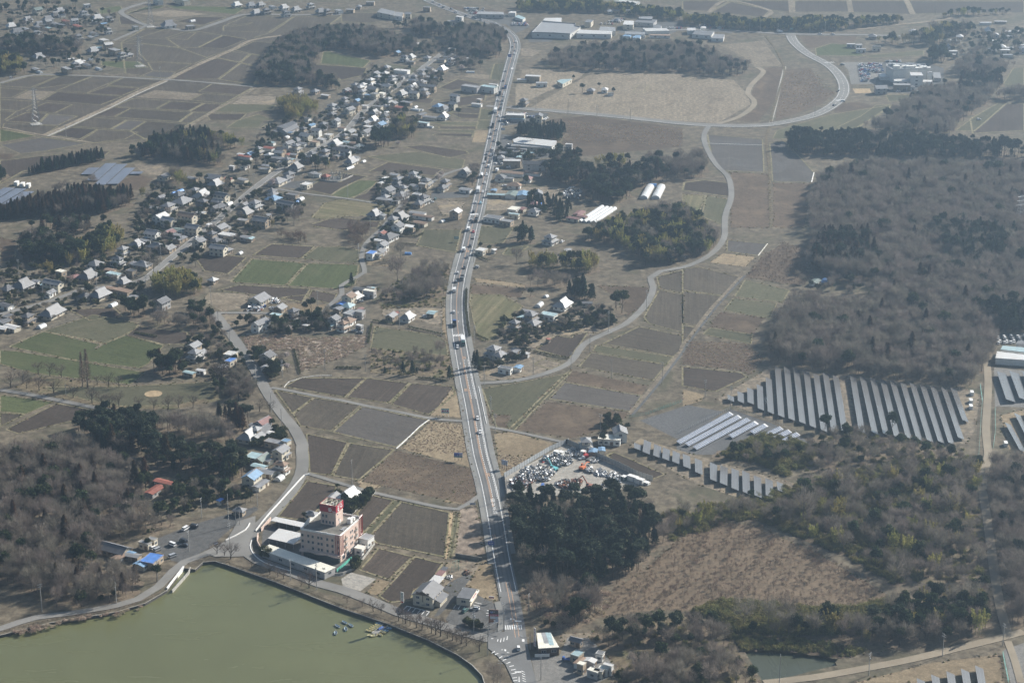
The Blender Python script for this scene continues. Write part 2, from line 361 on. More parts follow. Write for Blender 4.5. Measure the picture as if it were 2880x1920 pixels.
def watermat(name, col, rough):
    m, t, b = newmat(name); v = coord(t)
    n1 = noise(t, v, 0.014, 4, 0.55, 0.7); n2 = noise(t, coord(t, 'Object', (0.02, 0.09, 1)), 1.0, 4, 0.6, 0.5)
    c = mixc(t, ramp(t, n1, 0.3, 0.7), tuple(x * 0.9 for x in col), tuple(x * 1.08 for x in col)); c = mixc(t, ramp(t, n2, 0.4, 0.8), c, tuple(x * 0.93 for x in col))
    t.links.new(c, b.inputs['Base Color']); b.inputs['Roughness'].default_value = rough; b.inputs['IOR'].default_value = 1.33
    bump(t, b, noise(t, v, 0.7, 5, 0.65), 0.22, 0.2)
    rr = t.nodes.new('ShaderNodeMapRange'); rr.inputs[1].default_value = .35; rr.inputs[2].default_value = .7; rr.inputs[3].default_value = rough * .6; rr.inputs[4].default_value = rough * 2.2; t.links.new(n2, rr.inputs[0]); t.links.new(rr.outputs[0], b.inputs['Roughness'])
    return m
def sheet(name, P, z, mat, label=None, kind='structure', bottom=None, bmat=None):
    "polygon sheet, own axes along its longest side"
    n = len(P); cx = sum(p[0] for p in P) / n; cyy = sum(p[1] for p in P) / n
    best = max(range(n), key=lambda i: math.hypot(P[(i + 1) % n][0] - P[i][0], P[(i + 1) % n][1] - P[i][1]))
    a, b = P[best], P[(best + 1) % n]; ang = math.atan2(b[1] - a[1], b[0] - a[0]); ca, sa = math.cos(-ang), math.sin(-ang)
    Q = [((x - cx) * ca - (y - cyy) * sa, (x - cx) * sa + (y - cyy) * ca) for x, y in P]
    if sum(Q[i][0] * Q[(i + 1) % n][1] - Q[(i + 1) % n][0] * Q[i][1] for i in range(n)) < 0: Q = Q[::-1]
    me = bpy.data.meshes.new(name); me.from_pydata([(x, y, 0) for x, y in Q], [], [tuple(range(n))]); me.materials.append(mat); me.update()
    o = inst(name, me, None, (cx, cyy, z), ang); tag(o, label, kind=kind); return o
sheet('pond_water', POND, -1.3, watermat('green_pond_water', (0.118, 0.122, 0.058), 0.16), 'large olive green pond')
sheet('pond_water', POND2, -1.2, watermat('dark_pond_water', (0.062, 0.07, 0.05), 0.22), 'small dull green pond among the trees')
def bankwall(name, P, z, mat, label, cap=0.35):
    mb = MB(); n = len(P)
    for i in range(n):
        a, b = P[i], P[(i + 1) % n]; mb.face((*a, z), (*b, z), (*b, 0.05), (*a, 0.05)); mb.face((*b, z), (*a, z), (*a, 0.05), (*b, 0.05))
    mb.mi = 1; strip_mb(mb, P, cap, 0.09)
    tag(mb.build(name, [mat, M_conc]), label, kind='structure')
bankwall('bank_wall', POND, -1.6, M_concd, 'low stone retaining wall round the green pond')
mbk = MB(); _n = len(POND2); _cx = sum(p[0] for p in POND2) / _n; _cy = sum(p[1] for p in POND2) / _n
for i in range(_n):
    a, b = POND2[i], POND2[(i + 1) % _n]; mbk.face((*a, -1.5), (*b, -1.5), (*b, 0.0), (*a, 0.0)); mbk.face((*b, -1.5), (*a, -1.5), (*a, 0), (*b, 0))
tag(mbk.build('bank_slope', FM['K']), 'earth bank of the small pond', kind='structure')
# ---------------------------------------------------------------- fields: type letter and outline in the photo crops
FIELDS = '''
V g 100,480 500,470 700,440 1300,180 1700,60 2150,0 2352,0 2352,330 2100,380 2352,640 1950,1000 1900,1180 1400,1220 1560,1400 700,1568 0,1568 0,700
V k 0,240 600,330 1200,200 2352,0 2352,500 2050,650 2050,760 1500,900 1200,900 900,880 1150,1050 600,1220 150,1260 0,1200
V h 100,480 600,480 900,270 1100,130 1700,-350 2200,-420 2200,-100 2000,150 1900,450 1560,640 1550,900 1250,1100 900,1000 600,1100 0,1200 -50,700
V i 350,560 700,480 1000,600 1350,350 1500,270 1800,400 1800,600 1500,650 1300,740 1300,880 1000,960 700,960 300,960 150,800
V l 430,180 1050,110 1350,330 1600,280 1600,420 1300,500 1350,720 1350,880 900,1100 600,1180 650,1480 280,1480 330,1280 600,900 450,600
V j 230,760 1100,800 1000,940 900,1100 760,1280 300,1300 200,1060
V 5 1120,640 1500,520 1640,520 1900,590 1890,690 1600,720 1480,740 1340,830 1300,860 1340,900 1280,980 1100,1000 960,960 960,860 1080,800
V m 10,500 200,440 700,340 1000,330 1340,230 1560,90 1800,20 1960,40 1900,180 1850,420 1900,500 1820,690 1400,690 700,700 180,690
V 1 40,40 600,60 830,110 800,230 700,310 620,360 900,360 900,400 700,450 680,500 250,520 200,400 560,370 480,290 60,240
V 3 1740,250 1900,220 2352,190 2352,400 2000,420 1840,390
K 8 1740,1190 2352,1090 9:260,1100 700,1240 1200,1290 1500,1330 1200,1370 1000,1300 400,1230 340,1290 480,1500 540,1600 0,1620 8:1880,1600 1900,1440 1740,1300
R 9 345,1245 560,1240 1000,1285 1270,1340 1100,1400 800,1360 560,1336 425,1342 372,1272
R 3 0,525 340,556 320,640 150,665 0,640
R 2 1420,505 1640,505 1600,560 1420,560
X 2 1660,640 1660,590 1900,600 1900,650
R 2 2000,520 2352,515 2352,600 2150,580
P 2 2010,635 2040,590 2120,590 2080,640
D a 500,745 900,255 1310,325 1250,430 1060,640 900,800
D 8 110,400 210,275 360,310 150,540
P 8 150,540 360,310 410,318 190,560
B 8 200,560 415,322 745,395 712,700 240,605
Y 8 742,392 778,392 735,712 712,708
P 8 782,392 815,395 770,690 738,712
D 8 130,790 255,640 490,700 330,855
D 8 260,970 510,700 700,745 640,840 500,930 480,1000 330,1012
U 8 500,690 330,860 345,862 512,697
T 8 170,950 250,850 335,870 265,965
C 8 0,850 65,805 240,850 130,935 10,900
X 8 720,740 960,730 900,870 800,950 760,880 700,830
N 8 820,370 930,350 960,520 990,680 780,690
T 8 990,720 1040,760 1080,1000 970,980 870,900 950,760
D o 652,888 690,868 840,868 792,912
D o 842,868 940,880 893,926 797,912
D o 945,880 1040,888 1045,905 985,952 898,928
B o 632,896 720,913 672,950
B o 723,913 827,931 760,990 690,978 674,951
W o 831,933 985,965 910,1027 765,992
T o 990,968 1065,975 1078,1040 1088,1075 920,1030
D o 704,996 799,1016 760,1091 712,1085
B o 803,1017 905,1033 825,1102 765,1092
R o 910,1034 1085,1077 1098,1130 1075,1158 830,1105
T o 1085,1080 1098,1128 1075,1158 1020,1152
T 5 640,1270 760,1110 810,1120 840,1310 610,1290
T 5 1050,1420 1170,1405 1480,1492 1370,1568 1080,1568
T 8 1080,0 1330,0 1130,140 1075,130
P 5 970,1112 1540,1010 1160,1385 1070,1375 1000,1200
R 5 1005,1290 1170,1290 1130,1390 1070,1378
P 5 1150,1395 1572,983 1592,985 1190,1398
R 5 1205,1390 1420,1198 1990,1275 1880,1370 1590,1450 1400,1420
W 5 1430,1180 1540,1066 2070,1158 1995,1268
R 5 1550,1058 1590,985 2110,1088 2070,1152
B 5 1640,958 1720,862 2240,946 2150,1055
P 5 1730,852 1760,808 2290,893 2240,942
B 5 1805,800 2050,682 2352,745 2352,830 2290,888
B 5 2085,620 2190,432 2352,462 2352,722 2120,662
B 5 2175,340 2352,292 2352,452 2190,422
D 5 1340,840 1480,742 1590,762 1600,727 1700,722 1570,900
R 5 1760,400 2120,410 2100,520 1970,610 1900,480
T 5 910,345 1280,395 1270,418 930,375
R 5 900,390 1270,422 1230,482 890,452
Q 5 890,460 1100,462 1250,540 1050,770 960,780 935,740 885,520
P 5 950,-10 1190,0 1110,112 945,112
P 5 1150,130 1290,130 1210,190 1110,190
X 5 1480,560 1900,620 1880,700 1600,740 1480,740 1340,830 1100,790 1200,700
X 5 945,1010 1340,860 1540,940 1330,1020 1100,1050 940,1050
D 5 1330,940 1400,905 1540,935 1440,975
B 6 0,282 110,272 400,345 290,470 0,430
B 6 0,440 290,476 120,680 0,660
B 6 0,672 108,692 0,830
P 6 358,475 432,362 735,432 690,515
P 6 283,570 352,487 650,522 600,625
R 6 200,640 270,582 560,622 490,735 190,682
P 6 140,735 190,692 482,737 470,800
R 6 60,780 430,800 560,900 470,1010 380,982 0,940 0,860
D 6 0,957 400,1000 440,1030 225,1130 0,1090
T 6 0,1112 150,1150 130,1192 0,1230
W 6 310,87 585,112 520,195 303,165
T 6 280,177 500,202 430,270 185,240
R 6 540,205 690,112 860,142 870,280 920,320 800,400 430,342
W 3 170,927 550,962 560,1188 280,1175 200,1080
W 3 600,987 700,972 905,1190 885,1258 620,1250
R 3 330,1187 590,1202 600,1568 332,1568
R 3 622,1262 880,1265 840,1568 622,1568
D 3 10,1260 150,1242 320,1262 330,1358 0,1312
Q 3 0,1342 158,1347 110,1480 0,1460
P 3 167,1347 320,1377 270,1550 130,1490
R 3 670,480 880,470 960,600 1055,640 950,720 640,838
R 3 560,470 695,462 640,700 520,840 380,830 520,740 505,700 475,640
U 3 250,310 560,282 600,340 690,455 500,462 430,400
R 3 800,250 1200,250 1180,310 920,330 860,330
U 2 1300,745 1480,640 1700,520 1900,502 2352,512 2352,838 2000,810
U 3 0,522 350,552 440,640 470,720 240,850 0,838
R 2 1430,822 1700,800 2352,882 2352,1012 2000,1040 1500,980
R 2 1620,1080 1520,985 1580,880 1430,822 2352,1012
U 2 1200,610 1250,480 1700,480 1640,540 1400,640 1200,740
X 2 1240,330 1380,350 1320,390 1240,385
P 3 650,900 1010,792 1440,725 1200,888 860,898 700,958 622,955
G 3 915,335 1020,302 1140,310 1250,387 920,383
P 3 1250,385 1660,350 1660,382 1300,400
R 3 1060,720 1200,700 1320,730 1240,790 1040,775
P 3 1230,800 1330,727 1460,722 1200,880 1060,880
P 3 1400,655 1680,655 1680,690 1420,700
D 3 2000,920 1980,820 2170,715 2352,715 2352,900
P 3 2000,815 2170,712 2230,715 2010,905 1880,900
P 3 2210,580 2280,470 2352,470 2352,590
Z o 1470,965 1580,930 1660,945 1570,1015
Z 6 -40,1560 -40,1480 330,1250 620,1350 830,1450 880,1490 560,1568
X 6 230,1182 600,962 1080,1010 1950,1110 2050,1152 2010,1400 1950,1492 1200,1440 560,1302
T 6 1078,1040 1150,1030 1190,1390 1110,1400
S 6 2145,962 2352,985 2352,1238 2152,1230
T 6 2190,1292 2352,1252 2352,1568 2262,1568
X 5 1985,1500 2060,1450 2352,1540 9 460,110 780,195 700,270 540,340 100,200 8:2200,60
D c 1500,300 1600,250 2300,560 2130,620 1640,400
C c 85,600 955,130 1390,330 1960,580 2100,640 1800,760 1400,760 1100,820 120,900
C c 120,720 560,660 800,760 600,800 200,830 125,900
T 9 1180,1568 1700,1430 2180,1370 2220,1568
S 9 2210,1340 2352,1290 2352,1568 2260,1568
A 7 1080,575 1300,485 1500,425 1640,385 1760,352 1782,372 1650,455 1560,530 1440,640 1250,742 1180,722 1080,645
A b 850,880 1120,500 1310,560 1560,690 1580,990 1560,1080 1430,1130 1240,1090 900,960
A b 300,690 640,780 590,850 240,790
X b 840,150 880,100 1330,80 1170,290 1010,380 900,440 760,430 880,200
A b 790,470 930,360 1160,260 1210,290 1000,600 760,830 690,850 900,520
A a 290,930 420,870 840,960 860,1200 1360,1400 1640,1120 1840,1120 1400,1568 1230,1568 560,1280 270,1170
S 8 1310,1392 1500,1382 1560,1250 1720,1260 1840,1400 1900,1500 1700,1600 1350,1600
X 8 1500,1230 1730,1220 1720,1270 1510,1290
Q 4 1590,375 1735,215 2110,246 1970,400
G 4 1592,377 1737,217 2108,247 1968,398
G 4 1982,400 2122,248 2352,252 5:120,258 5:95,395 4:2352,424
D 4 1742,190 1870,112 2170,132 2070,215
P 4 2082,215 2190,132 2352,132 5:130,160 5:110,245 4:2352,238
D 4 1340,200 1440,177 1700,206 1570,320 1410,300
D 4 1500,430 1650,396 2138,422 2080,515 1950,492
G 4 1942,482 2128,462 2080,515
U 4 1395,500 1440,446 1720,456 1690,550 1530,580
D 4 2120,490 2150,432 2320,462 2290,525
T 4 1965,520 2280,532 2230,580 2010,575
X 4 1510,600 1720,590 1860,600 1700,700 1600,680
G 4 62,820 300,717 720,800 870,742 1130,812 1030,930 960,968 500,910
P 4 300,715 640,602 960,662 930,700 850,742 720,798 460,742
U 4 420,735 720,800 670,835 650,830 690,806 410,742
D 4 470,562 780,552 850,612 620,640
D 4 870,740 960,682 1290,722 1300,800 1132,806
G 4 0,847 120,852 880,977 1000,1000 900,1080 240,1005 0,940
K 4 100,1100 250,1022 900,1092 1500,1050 1560,1180 1200,1250 780,1245 400,1170
P 4 300,1100 900,1095 1500,1060 1540,1150 1200,1225 820,1230 500,1165
G 4 0,1152 370,1202 180,1282 0,1267
D 4 40,1390 390,1212 680,1262 540,1320 130,1420
B 4 0,1277 170,1287 0,1370
R 4 0,72 110,90 105,160 0,168
D 4 0,170 110,165 100,230 0,240
N m 110,720 550,682 1060,742 1800,702 1830,830 1500,1000 900,1200 890,900 500,905 200,930
P 5 230,682 640,740 720,780 735,880 480,860 200,830
K 5 200,830 480,860 735,880 790,1040 560,1020 200,1000
T 5 700,560 740,452 752,520 748,700 800,1050 780,1040 722,760 690,690
X 5 280,540 700,560 700,680 520,640 280,600
K 5 240,500 430,400 700,330 740,250 740,440 690,540 280,560
T 5 170,215 320,225 330,270 180,260
T a 1590,240 1960,220 2000,280 1880,350 1640,360
B 1 0,585 200,529 420,519 1150,552 1750,597 1300,860 1000,960 650,988 300,945 0,885
B 1 835,295 1000,195 1300,217 1680,107 2352,112 2260,180 1900,300 1750,590 1150,547 865,507
D 1 0,595 0,577 200,529 410,522 210,605
B 1 420,524 630,527 500,580 270,610 230,605
B 1 640,529 840,537 600,640 390,626
B 1 850,537 1130,557 960,605 740,591
D 1 740,597 960,612 840,660 600,645
B 1 0,607 190,622 80,675 0,672
U 1 200,624 380,632 280,690 90,678
D 1 390,634 840,667 690,725 290,691
D 1 0,687 270,702 130,765 0,755
D 1 320,710 500,722 380,778 180,766
U 1 510,724 690,740 550,795 390,781
D 1 0,767 110,772 30,830 0,838
D 1 180,777 330,784 260,850 40,836
W 1 340,787 535,802 400,865 260,861
W 1 30,852 400,872 300,930 20,880
G 1 0,892 245,937 180,950 0,980
U 1 1170,567 1450,577 1360,630 1080,616
D 1 1460,580 1750,602 1660,655 1370,633
U 1 1070,622 1390,647 1300,690 930,671
D 1 1400,647 1660,662 1560,715 1310,691
D 1 920,680 1170,697 1070,752 790,736
D 1 1180,699 1400,712 1300,765 1080,753
D 1 1410,714 1550,722 1440,775 1310,769
D 1 780,742 900,747 780,805 640,801
B 1 900,750 1320,777 1230,840 790,809
D 1 1330,777 1440,782 1310,850 1240,843
D 1 630,810 870,827 760,890 500,871
W 1 880,830 1000,837 900,900 770,891
B 1 1010,837 1300,857 1250,890 1000,960 900,906
D 1 490,880 670,892 550,960 360,931
D 1 680,894 950,912 860,960 650,985 560,966
W 1 0,1000 290,947 600,990 330,1040 140,1060
R 1 0,1060 100,1060 60,1110 0,1090
D 1 1020,432 1320,442 1220,495 1050,487
W 1 1050,492 1210,499 1170,540 960,531
B 1 960,302 1240,332 1430,400 1340,440 1010,422 960,370
B 1 830,302 955,267 1150,272 1240,328 980,300
W 1 1000,202 1130,207 960,262 870,272
B 1 1155,272 1350,217 1530,245 1360,330 1240,328
D 1 1540,245 1700,272 1540,337 1370,330
G 1 1140,265 1270,222 1350,227 1290,275
D 1 1350,447 1500,402 1650,435 1500,545 1180,552
D 1 1660,437 1800,472 1750,587 1510,548
B 1 1430,397 1560,352 1720,375 1650,430 1500,400
B 1 1730,377 1900,400 1810,462 1660,433
B 1 1620,347 1750,287 1900,302 1870,400
B 1 1540,182 1700,112 2020,118 1850,225 1540,215
B 1 2030,118 2352,122 2250,180 2050,240 1750,262 1870,225
W 1 1550,182 1740,158 1700,172 1600,186
D 1 1420,785 1700,785 1650,830 1450,830
P 1 1480,770 1560,720 1900,725 1880,755 1700,780
X 1 1680,660 1900,665 1890,720 1600,718
P 1 1640,830 1780,790 1880,830 1800,880 1560,880
G 1 680,62 830,42 850,77 690,100
G 1 870,100 1000,50 1140,40 1100,60 900,80
G 1 1140,42 1700,52 1620,100 1200,60
U 1 960,95 1180,70 1440,100 1160,120
D 1 1220,150 1330,120 1560,120 1400,175
D 1 820,120 900,105 1010,170 830,170
G 1 700,422 960,427 1020,467 860,475 700,452
R 1 800,1260 960,1200 1050,1230 980,1310 830,1310
X 1 920,1130 1150,1130 1100,1210 980,1190
D 1 0,1110 250,1080 760,1040 700,1090 160,1180 0,1270
G 1 2230,350 2352,375 2:200,420 150,470 0,450 1:2210,440
D 1 2080,485 2150,445 2352,458 2:180,470 150,520 0,555 1:2300,520
P 2 300,440 600,480 480,520 330,480
P i 2050,700 2110,490 2270,482 2190,720
D i 1340,820 1600,702 1960,772 1680,832 1520,860
U i 1690,672 1750,622 2040,642 2030,710
D i 880,947 1290,972 1230,1040 870,1012
D i 1300,992 1990,902 1980,990 1750,1060 1600,1080 1490,1000
B i 1510,1160 1620,1092 1920,1102 1900,1180
D i 1480,1167 1910,1187 1890,1245 1650,1242
P i 1220,1292 1890,1292 1870,1345 1400,1332
D i 1340,1352 1870,1352 1860,1390 1350,1378
P i 1320,1402 1850,1402 1830,1445 1350,1422
D i 1330,1447 1820,1457 1800,1500 1250,1472
P i 1920,1112 2120,1122 2090,1260 1890,1262
P i 1880,1272 2080,1272 2040,1390 1860,1392
T i 1850,1402 2030,1407 1990,1568 1800,1568
P 2 180,1080 520,1047 850,1102 830,1170 330,1112
D 2 190,1182 320,1117 700,1167 640,1212 480,1200
G 1 2280,1348 2352,1302 2:120,1242 250,1247 170,1330 60,1365 0,1360
D 2 80,1367 250,1262 280,1332 230,1390
D 1 2110,1305 2200,1245 2352,1255 2:0,1192 180,1217 0,1295 1:2280,1345
D 2 430,1012 560,1000 860,1042 880,1060 740,1090
Q 1 2150,1500 2240,1400 2352,1375 2:370,1422 340,1480 0,1492 1:2200,1510
D 1 2150,1545 2260,1510 2352,1500 2:270,1532 250,1568 4:2352,20 2150,-10
P l 1180,1042 1770,1042 1700,1402 1080,1292
X 2 640,1380 850,1390 830,1480 700,1480
X 2 1010,1290 1500,1290 1520,1440 1000,1450
D 3 0,10 320,10 190,80 0,70
D 3 330,10 730,10 745,85 600,70
D 3 770,10 1140,10 1155,82 770,85
D 3 1155,10 1530,10 1580,100 1170,85
D 3 1560,10 2352,15 2352,90 1600,95
D 3 200,85 330,15 600,75 550,120
R 2 700,40 1200,80 1180,100 900,90
B 2 0,90 240,90 400,130 200,160 0,150
A 2 850,60 1250,110 1300,190 1200,230 1140,170 900,140
A 2 1290,270 1480,240 1450,290 1290,290
S 3 1090,430 1380,430 1330,580 1160,580 1140,480
A 3 1380,430 1660,430 1800,470 1800,590 1640,640 1330,640 1330,560
A 2 2000,160 2352,150 2352,200 2260,240 1900,230
A 3 0,170 350,180 340,230 100,210
A 6 2160,730 2352,730 2352,800 2200,800
Y 3 1170,612 1290,612 1300,640 1190,645
A 2 1120,770 1430,780 1400,840 1180,860 1120,870
A 2 1050,920 1170,930 1180,1010 1500,1040 1470,1080 1230,1110 1050,1150
A 2 620,1330 880,1320 880,1360 620,1370
A h 330,1400 460,1330 700,1310 860,1330 660,1440
Z h 1000,1260 1310,1240 1130,1330 900,1310
R2 8 1790,1120 1880,930 2100,780 2352,560 9 200,460 480,480 900,660 1280,880 1440,980 1200,1050 900,1060 300,1000 60,1080 -150,1060
'''
FM['R2'] = field('sapling_ground', (0.14, 0.104, 0.07), (0.185, 0.14, 0.096), (0.12, 0.094, 0.064), row=0, fine=0.3, rnd=0, patch=0.5)
FM['K2'] = field('leaf_litter', (0.14, 0.108, 0.075), (0.19, 0.15, 0.108), (0.1, 0.1, 0.055), row=0, fine=0.3, rnd=0, patch=0.6)
FNAME = dict(D='ploughed_field', B='stubble_field', W='wet_field', G='wheat_field', P='grass_field', Q='striped_field', T='dry_grass_field', U='fallow_field',
             R='reed_field', N='vine_covered_field', K='scrub_land', S='gravel_land', Z='gravel_land', A='asphalt_land', C='concrete_land', Y='sand_field', X='yard_land', V='village_land', R2='sapling_field')
_fi = 0; LEV = []
def field_z(P):
    "fields that overlap lie on different levels"
    bb = (min(p[0] for p in P), max(p[0] for p in P), min(p[1] for p in P), max(p[1] for p in P))
    used = {l for b, l in LEV if b[0] < bb[1] and bb[0] < b[1] and b[2] < bb[3] and bb[2] < b[3]}
    l = next(k for k in range(99) if k not in used); LEV.append((bb, l)); return 0.012 + 0.005 * l
for ln in FIELDS.strip().splitlines():
    ty, rest = ln.split(' ', 1)
    _P = gp(rest); sheet(FNAME[ty], _P, field_z(_P), FM[ty])
FM['bund'] = field('grassy_bund', (0.16, 0.142, 0.085), (0.225, 0.195, 0.122), (0.125, 0.125, 0.06), row=0, big=0.03, fine=0.4, rnd=0, patch=0.7)
mbb = MB(); _k = 0
for ln in FIELDS.strip().splitlines():        # narrow grassy bunds round the plots
    ty, rest = ln.split(' ', 1)
    if ty not in 'DBWGPQ': continue
    P = gp(rest); cyy = sum(p[1] for p in P) / len(P)
    for a, b in zip(P, P[1:] + P[:1]):
        l = math.hypot(b[0] - a[0], b[1] - a[1])
        if l < 6: continue
        k = max(2, int(l / 9)); Q = [(a[0] + (b[0] - a[0]) * t / k + RN.uniform(-.2, .2), a[1] + (b[1] - a[1]) * t / k + RN.uniform(-.2, .2)) for t in range(k + 1)]
        strip_mb(mbb, Q, RN.uniform(.7, 1.3) * (1 if cyy < 1400 else 1.35), 0.128 + (_k % 20) * .001); _k += 1
tag(mbb.build('field_bund', FM['bund']), 'narrow grassy bunds between the plots', kind='structure')
c0 = P1('4 1057,1145'); sheet('sand_field', [(c0[0] + 5.2 * math.cos(k * .3927), c0[1] + 5.2 * math.sin(k * .3927)) for k in range(16)], 0.13, FM['Y'])
# ---------------------------------------------------------------- roads
HWY = smooth(gp('8 1330,1850 1280,1640 1262,1540 1215,1330 1190,1160 1150,930 1110,740 1060,430 1010,180 960,0 5 900,1230 868,1080 835,900 805,720 795,600 795,480 808,380 830,280 868,140 900,0 2 930,1460 975,1255 1010,1100 1055,890 1090,720 1148,490 1178,380 1192,330 1186,280 1160,240 1100,195 1000,150 900,122 820,95 700,50 600,8 540,-25 400,-90'), 12)
VILL = smooth(gp('4 900,390 1010,350 1080,292 1250,152 1440,0 1 1600,1428 1750,1300 1900,1190 2060,1095 2352,930 2 130,790 250,690 480,530 600,440 690,375 730,350'), 12)
ROADS = [  # name, centre line, width, material, height
    ('main_road', HWY, 9.4, M_road, 0.10),
    ('village_road', VILL, 6.0, M_road2, 0.092),
    ('lakeside_road', smooth(gp('8 1190,1235 1100,1262 1000,1262 850,1222 600,1145 400,1085 200,1000 0,925 7 2200,885 2050,825 1900,772 1780,728 1700,670 1690,600 1740,530 1830,445 1930,340 2040,200 2085,80 2080,-40 4 2085,1500 2030,1390 1940,1280 1850,1150 1780,1020 1715,910 1650,815 1580,720 1520,645 1480,588')), 6.6, M_road2, 0.094),
    ('pondside_path', smooth(gp('7 -300,1300 0,1196 250,1118 500,1088 800,1036 950,992 1090,905 1190,800 1270,735 1420,680 1600,640 1700,640')), 4.6, M_road2, 0.088),
    ('country_lane', smooth(gp('5 900,1075 960,1072 1200,1055 1400,1008 1545,950 1610,890 1670,805 1790,742 1950,668 2055,580 2125,490 2148,410 2130,345 2200,302 2352,276 6 110,235 200,180 265,110 290,50 290,0 3 292,1500 305,1450 335,1350 315,1225 230,1135 160,1010 148,930 180,870')), 4.4, M_road2, 0.084),
    ('new_curved_road', smooth(gp('2 1150,738 1280,752 1500,768 1800,795 2100,825 2352,852 3 150,862 400,868 620,858 850,812 980,762 1080,690 1112,620 1090,540 1010,455 860,372 775,300 745,250 740,230')), 10.5, M_road2, 0.086),
    ('far_road', smooth(gp('2 2100,215 3 200,205 420,218 720,236 1000,240 1250,243 1500,250')), 7, M_road2, 0.082),
    ('hamlet_road', smooth(gp('4 1010,355 880,395 700,412 560,425 450,468 330,510 200,548 0,600 -100,640')), 4.6, M_road2, 0.08),
    ('field_lane', smooth(gp('4 1480,590 1620,588 1780,590 1950,595')), 3.6, M_road2, 0.078),
    ('field_lane', smooth(gp('m 1230,380 1330,270 1480,130 5:0,400 90,350 160,310 140,210 170,110 290,0 2:300,1550 430,1400 560,1300 720,1200 850,1160')), 3.4, M_road2, 0.078),
    ('field_lane', smooth(gp('4 1870,1103 2000,1125 2200,1165 2352,1190 5 180,1230 420,1275 580,1310 700,1325 860,1335')), 3.0, M_road2, 0.078),
    ('field_lane', smooth(gp('5 1000,1370 1170,1400 1380,1445 1530,1478')), 2.8, M_road2, 0.078),
    ('field_lane', smooth(gp('a 900,150 1100,210 1400,300 1700,390 2100,480 8:500,320 700,362 800,372 880,330 960,272')), 3.0, M_road2, 0.078),
    ('field_lane', smooth(gp('2 -10,1362 200,1395 340,1425')), 3.0, M_road2, 0.078),
    ('field_lane', smooth(gp('1 1900,1300 2100,1335 2352,1365')), 3.0, M_road2, 0.078),
    ('park_path', smooth(gp('4 0,1118 200,1150 400,1190 600,1230 780,1262')), 4.0, M_road2, 0.078),
    ('gravel_lane', smooth(gp('6 2095,930 2105,1050 2100,1200 2090,1400 2105,1568 9 2080,100 2065,220 2095,420 2120,600 2150,820 2190,1050 2240,1230')), 4.4, M_track, 0.076),
    ('gravel_lane', smooth(gp('9 560,1568 900,1530 1300,1460 1600,1400 1850,1340 2100,1280 2352,1215')), 5.0, M_track, 0.079),
    ('gravel_lane', smooth(gp('9 2240,1280 2290,1420 2330,1568')), 3.4, M_track, 0.081),
    ('far_lane', smooth(gp('1 2352,103 2000,105 1690,102 1500,160 1320,213 1150,195 1010,178 860,110 835,80 900,50 1020,16')), 6, M_road2, 0.078),
    ('far_lane', smooth(gp('1 1010,178 900,230 780,282')), 4, M_road2, 0.074),
    ('far_lane', smooth(gp('1 0,575 120,540 240,518 420,518 700,528 1000,543 1300,560 1760,600')), 4.4, M_road2, 0.074),
    ('canal_bank', smooth(gp('1 300,935 520,840 750,735 930,645 1140,555 1380,440 1600,345 1740,278 2000,240')), 5.5, FM['U'], 0.07),
    ('canal', smooth(gp('1 330,938 540,845 770,738 950,648 1150,560')), 2.0, M_conc, 0.075),
    ('field_lane', smooth(gp('1 1290,880 1500,750 1640,680 1760,602')), 3.6, FM['U'], 0.07),
    ('field_lane', smooth(gp('1 20,880 250,925 450,955 620,985')), 3.6, FM['U'], 0.072),
    ('earth_track', smooth(gp('3 240,855 380,810 480,740 490,690 450,650 470,590 540,520 555,490 510,465')), 5.0, M_track, 0.074),
    ('earth_track', smooth(gp('2 1000,730 1100,740 1150,745')), 6.0, M_road2, 0.073),
    ('stream_ditch', smooth(gp('5 2005,1290 2100,1180 2200,1060 2290,940 2352,860 6 20,820 120,690 220,560 300,470 400,360 430,330')), 1.6, FM['Z'], 0.073),
    ('stream_ditch', smooth(gp('3 610,1568 600,1300 600,1180 575,960 600,880 620,780 660,640 700,480 640,340 570,250')), 2.2, FM['K'], 0.073),
    ('canal', smooth(gp('3 705,460 690,520 650,680 620,800 600,860')), 2.6, M_conc, 0.075),
    ('stream_bank', smooth(gp('5 1985,1290 2080,1180 2180,1060 2270,940 2340,860 6 0,820 100,690 200,560 285,470 385,360 420,330')), 3.4, FM['U'], 0.071),
    ('far_field_lane', smooth(gp('3 180,85 310,5 600,75 550,125')), 5, FM['U'], 0.06), ('far_field_lane', smooth(gp('3 745,-20 755,90')), 7, FM['U'], 0.06),
    ('far_field_lane', smooth(gp('3 1140,-20 1160,85')), 6, FM['U'], 0.06), ('far_field_lane', smooth(gp('3 1530,-20 1585,100')), 6, FM['U'], 0.06),
    ('far_field_lane', smooth(gp('3 1200,205 1450,175 1700,150 1900,120')), 5, FM['U'], 0.06),
]
RDL = []
for _i, (nm, P, wd, mat, z) in enumerate(ROADS):
    mb = MB(); strip_mb(mb, P, wd, 0.15 + 0.003 * (len(ROADS) - _i), 0, 0.0); tag(mb.build(nm, mat), kind='structure')
    if 'canal' not in nm and 'stream' not in nm: RDL.append((np.array(P), wd))
# wide mouth of the lakeside road and its bend
for nm, s, mat, z in (('road_junction', '8 1010,1225 1140,1215 1180,1190 1240,1190 1330,1568 1190,1568 1130,1440 1060,1370 1010,1330', M_road, 0.285),
                      ('road_junction', '7 1640,455 1760,420 1760,520 1725,580 1720,640 1760,690 1640,700 1480,700 1400,670 1560,590', M_road2, 0.282),
                      ('road_apron', 'c -30,560 80,590 120,760 120,900 80,1090 0,900', M_walk, 0.279),
                      ('road_apron', 'b 1520,660 1600,640 1660,840 1650,1040 1560,1090 1580,900', M_walk, 0.276)):
    sheet(nm, gp(s), z, mat)
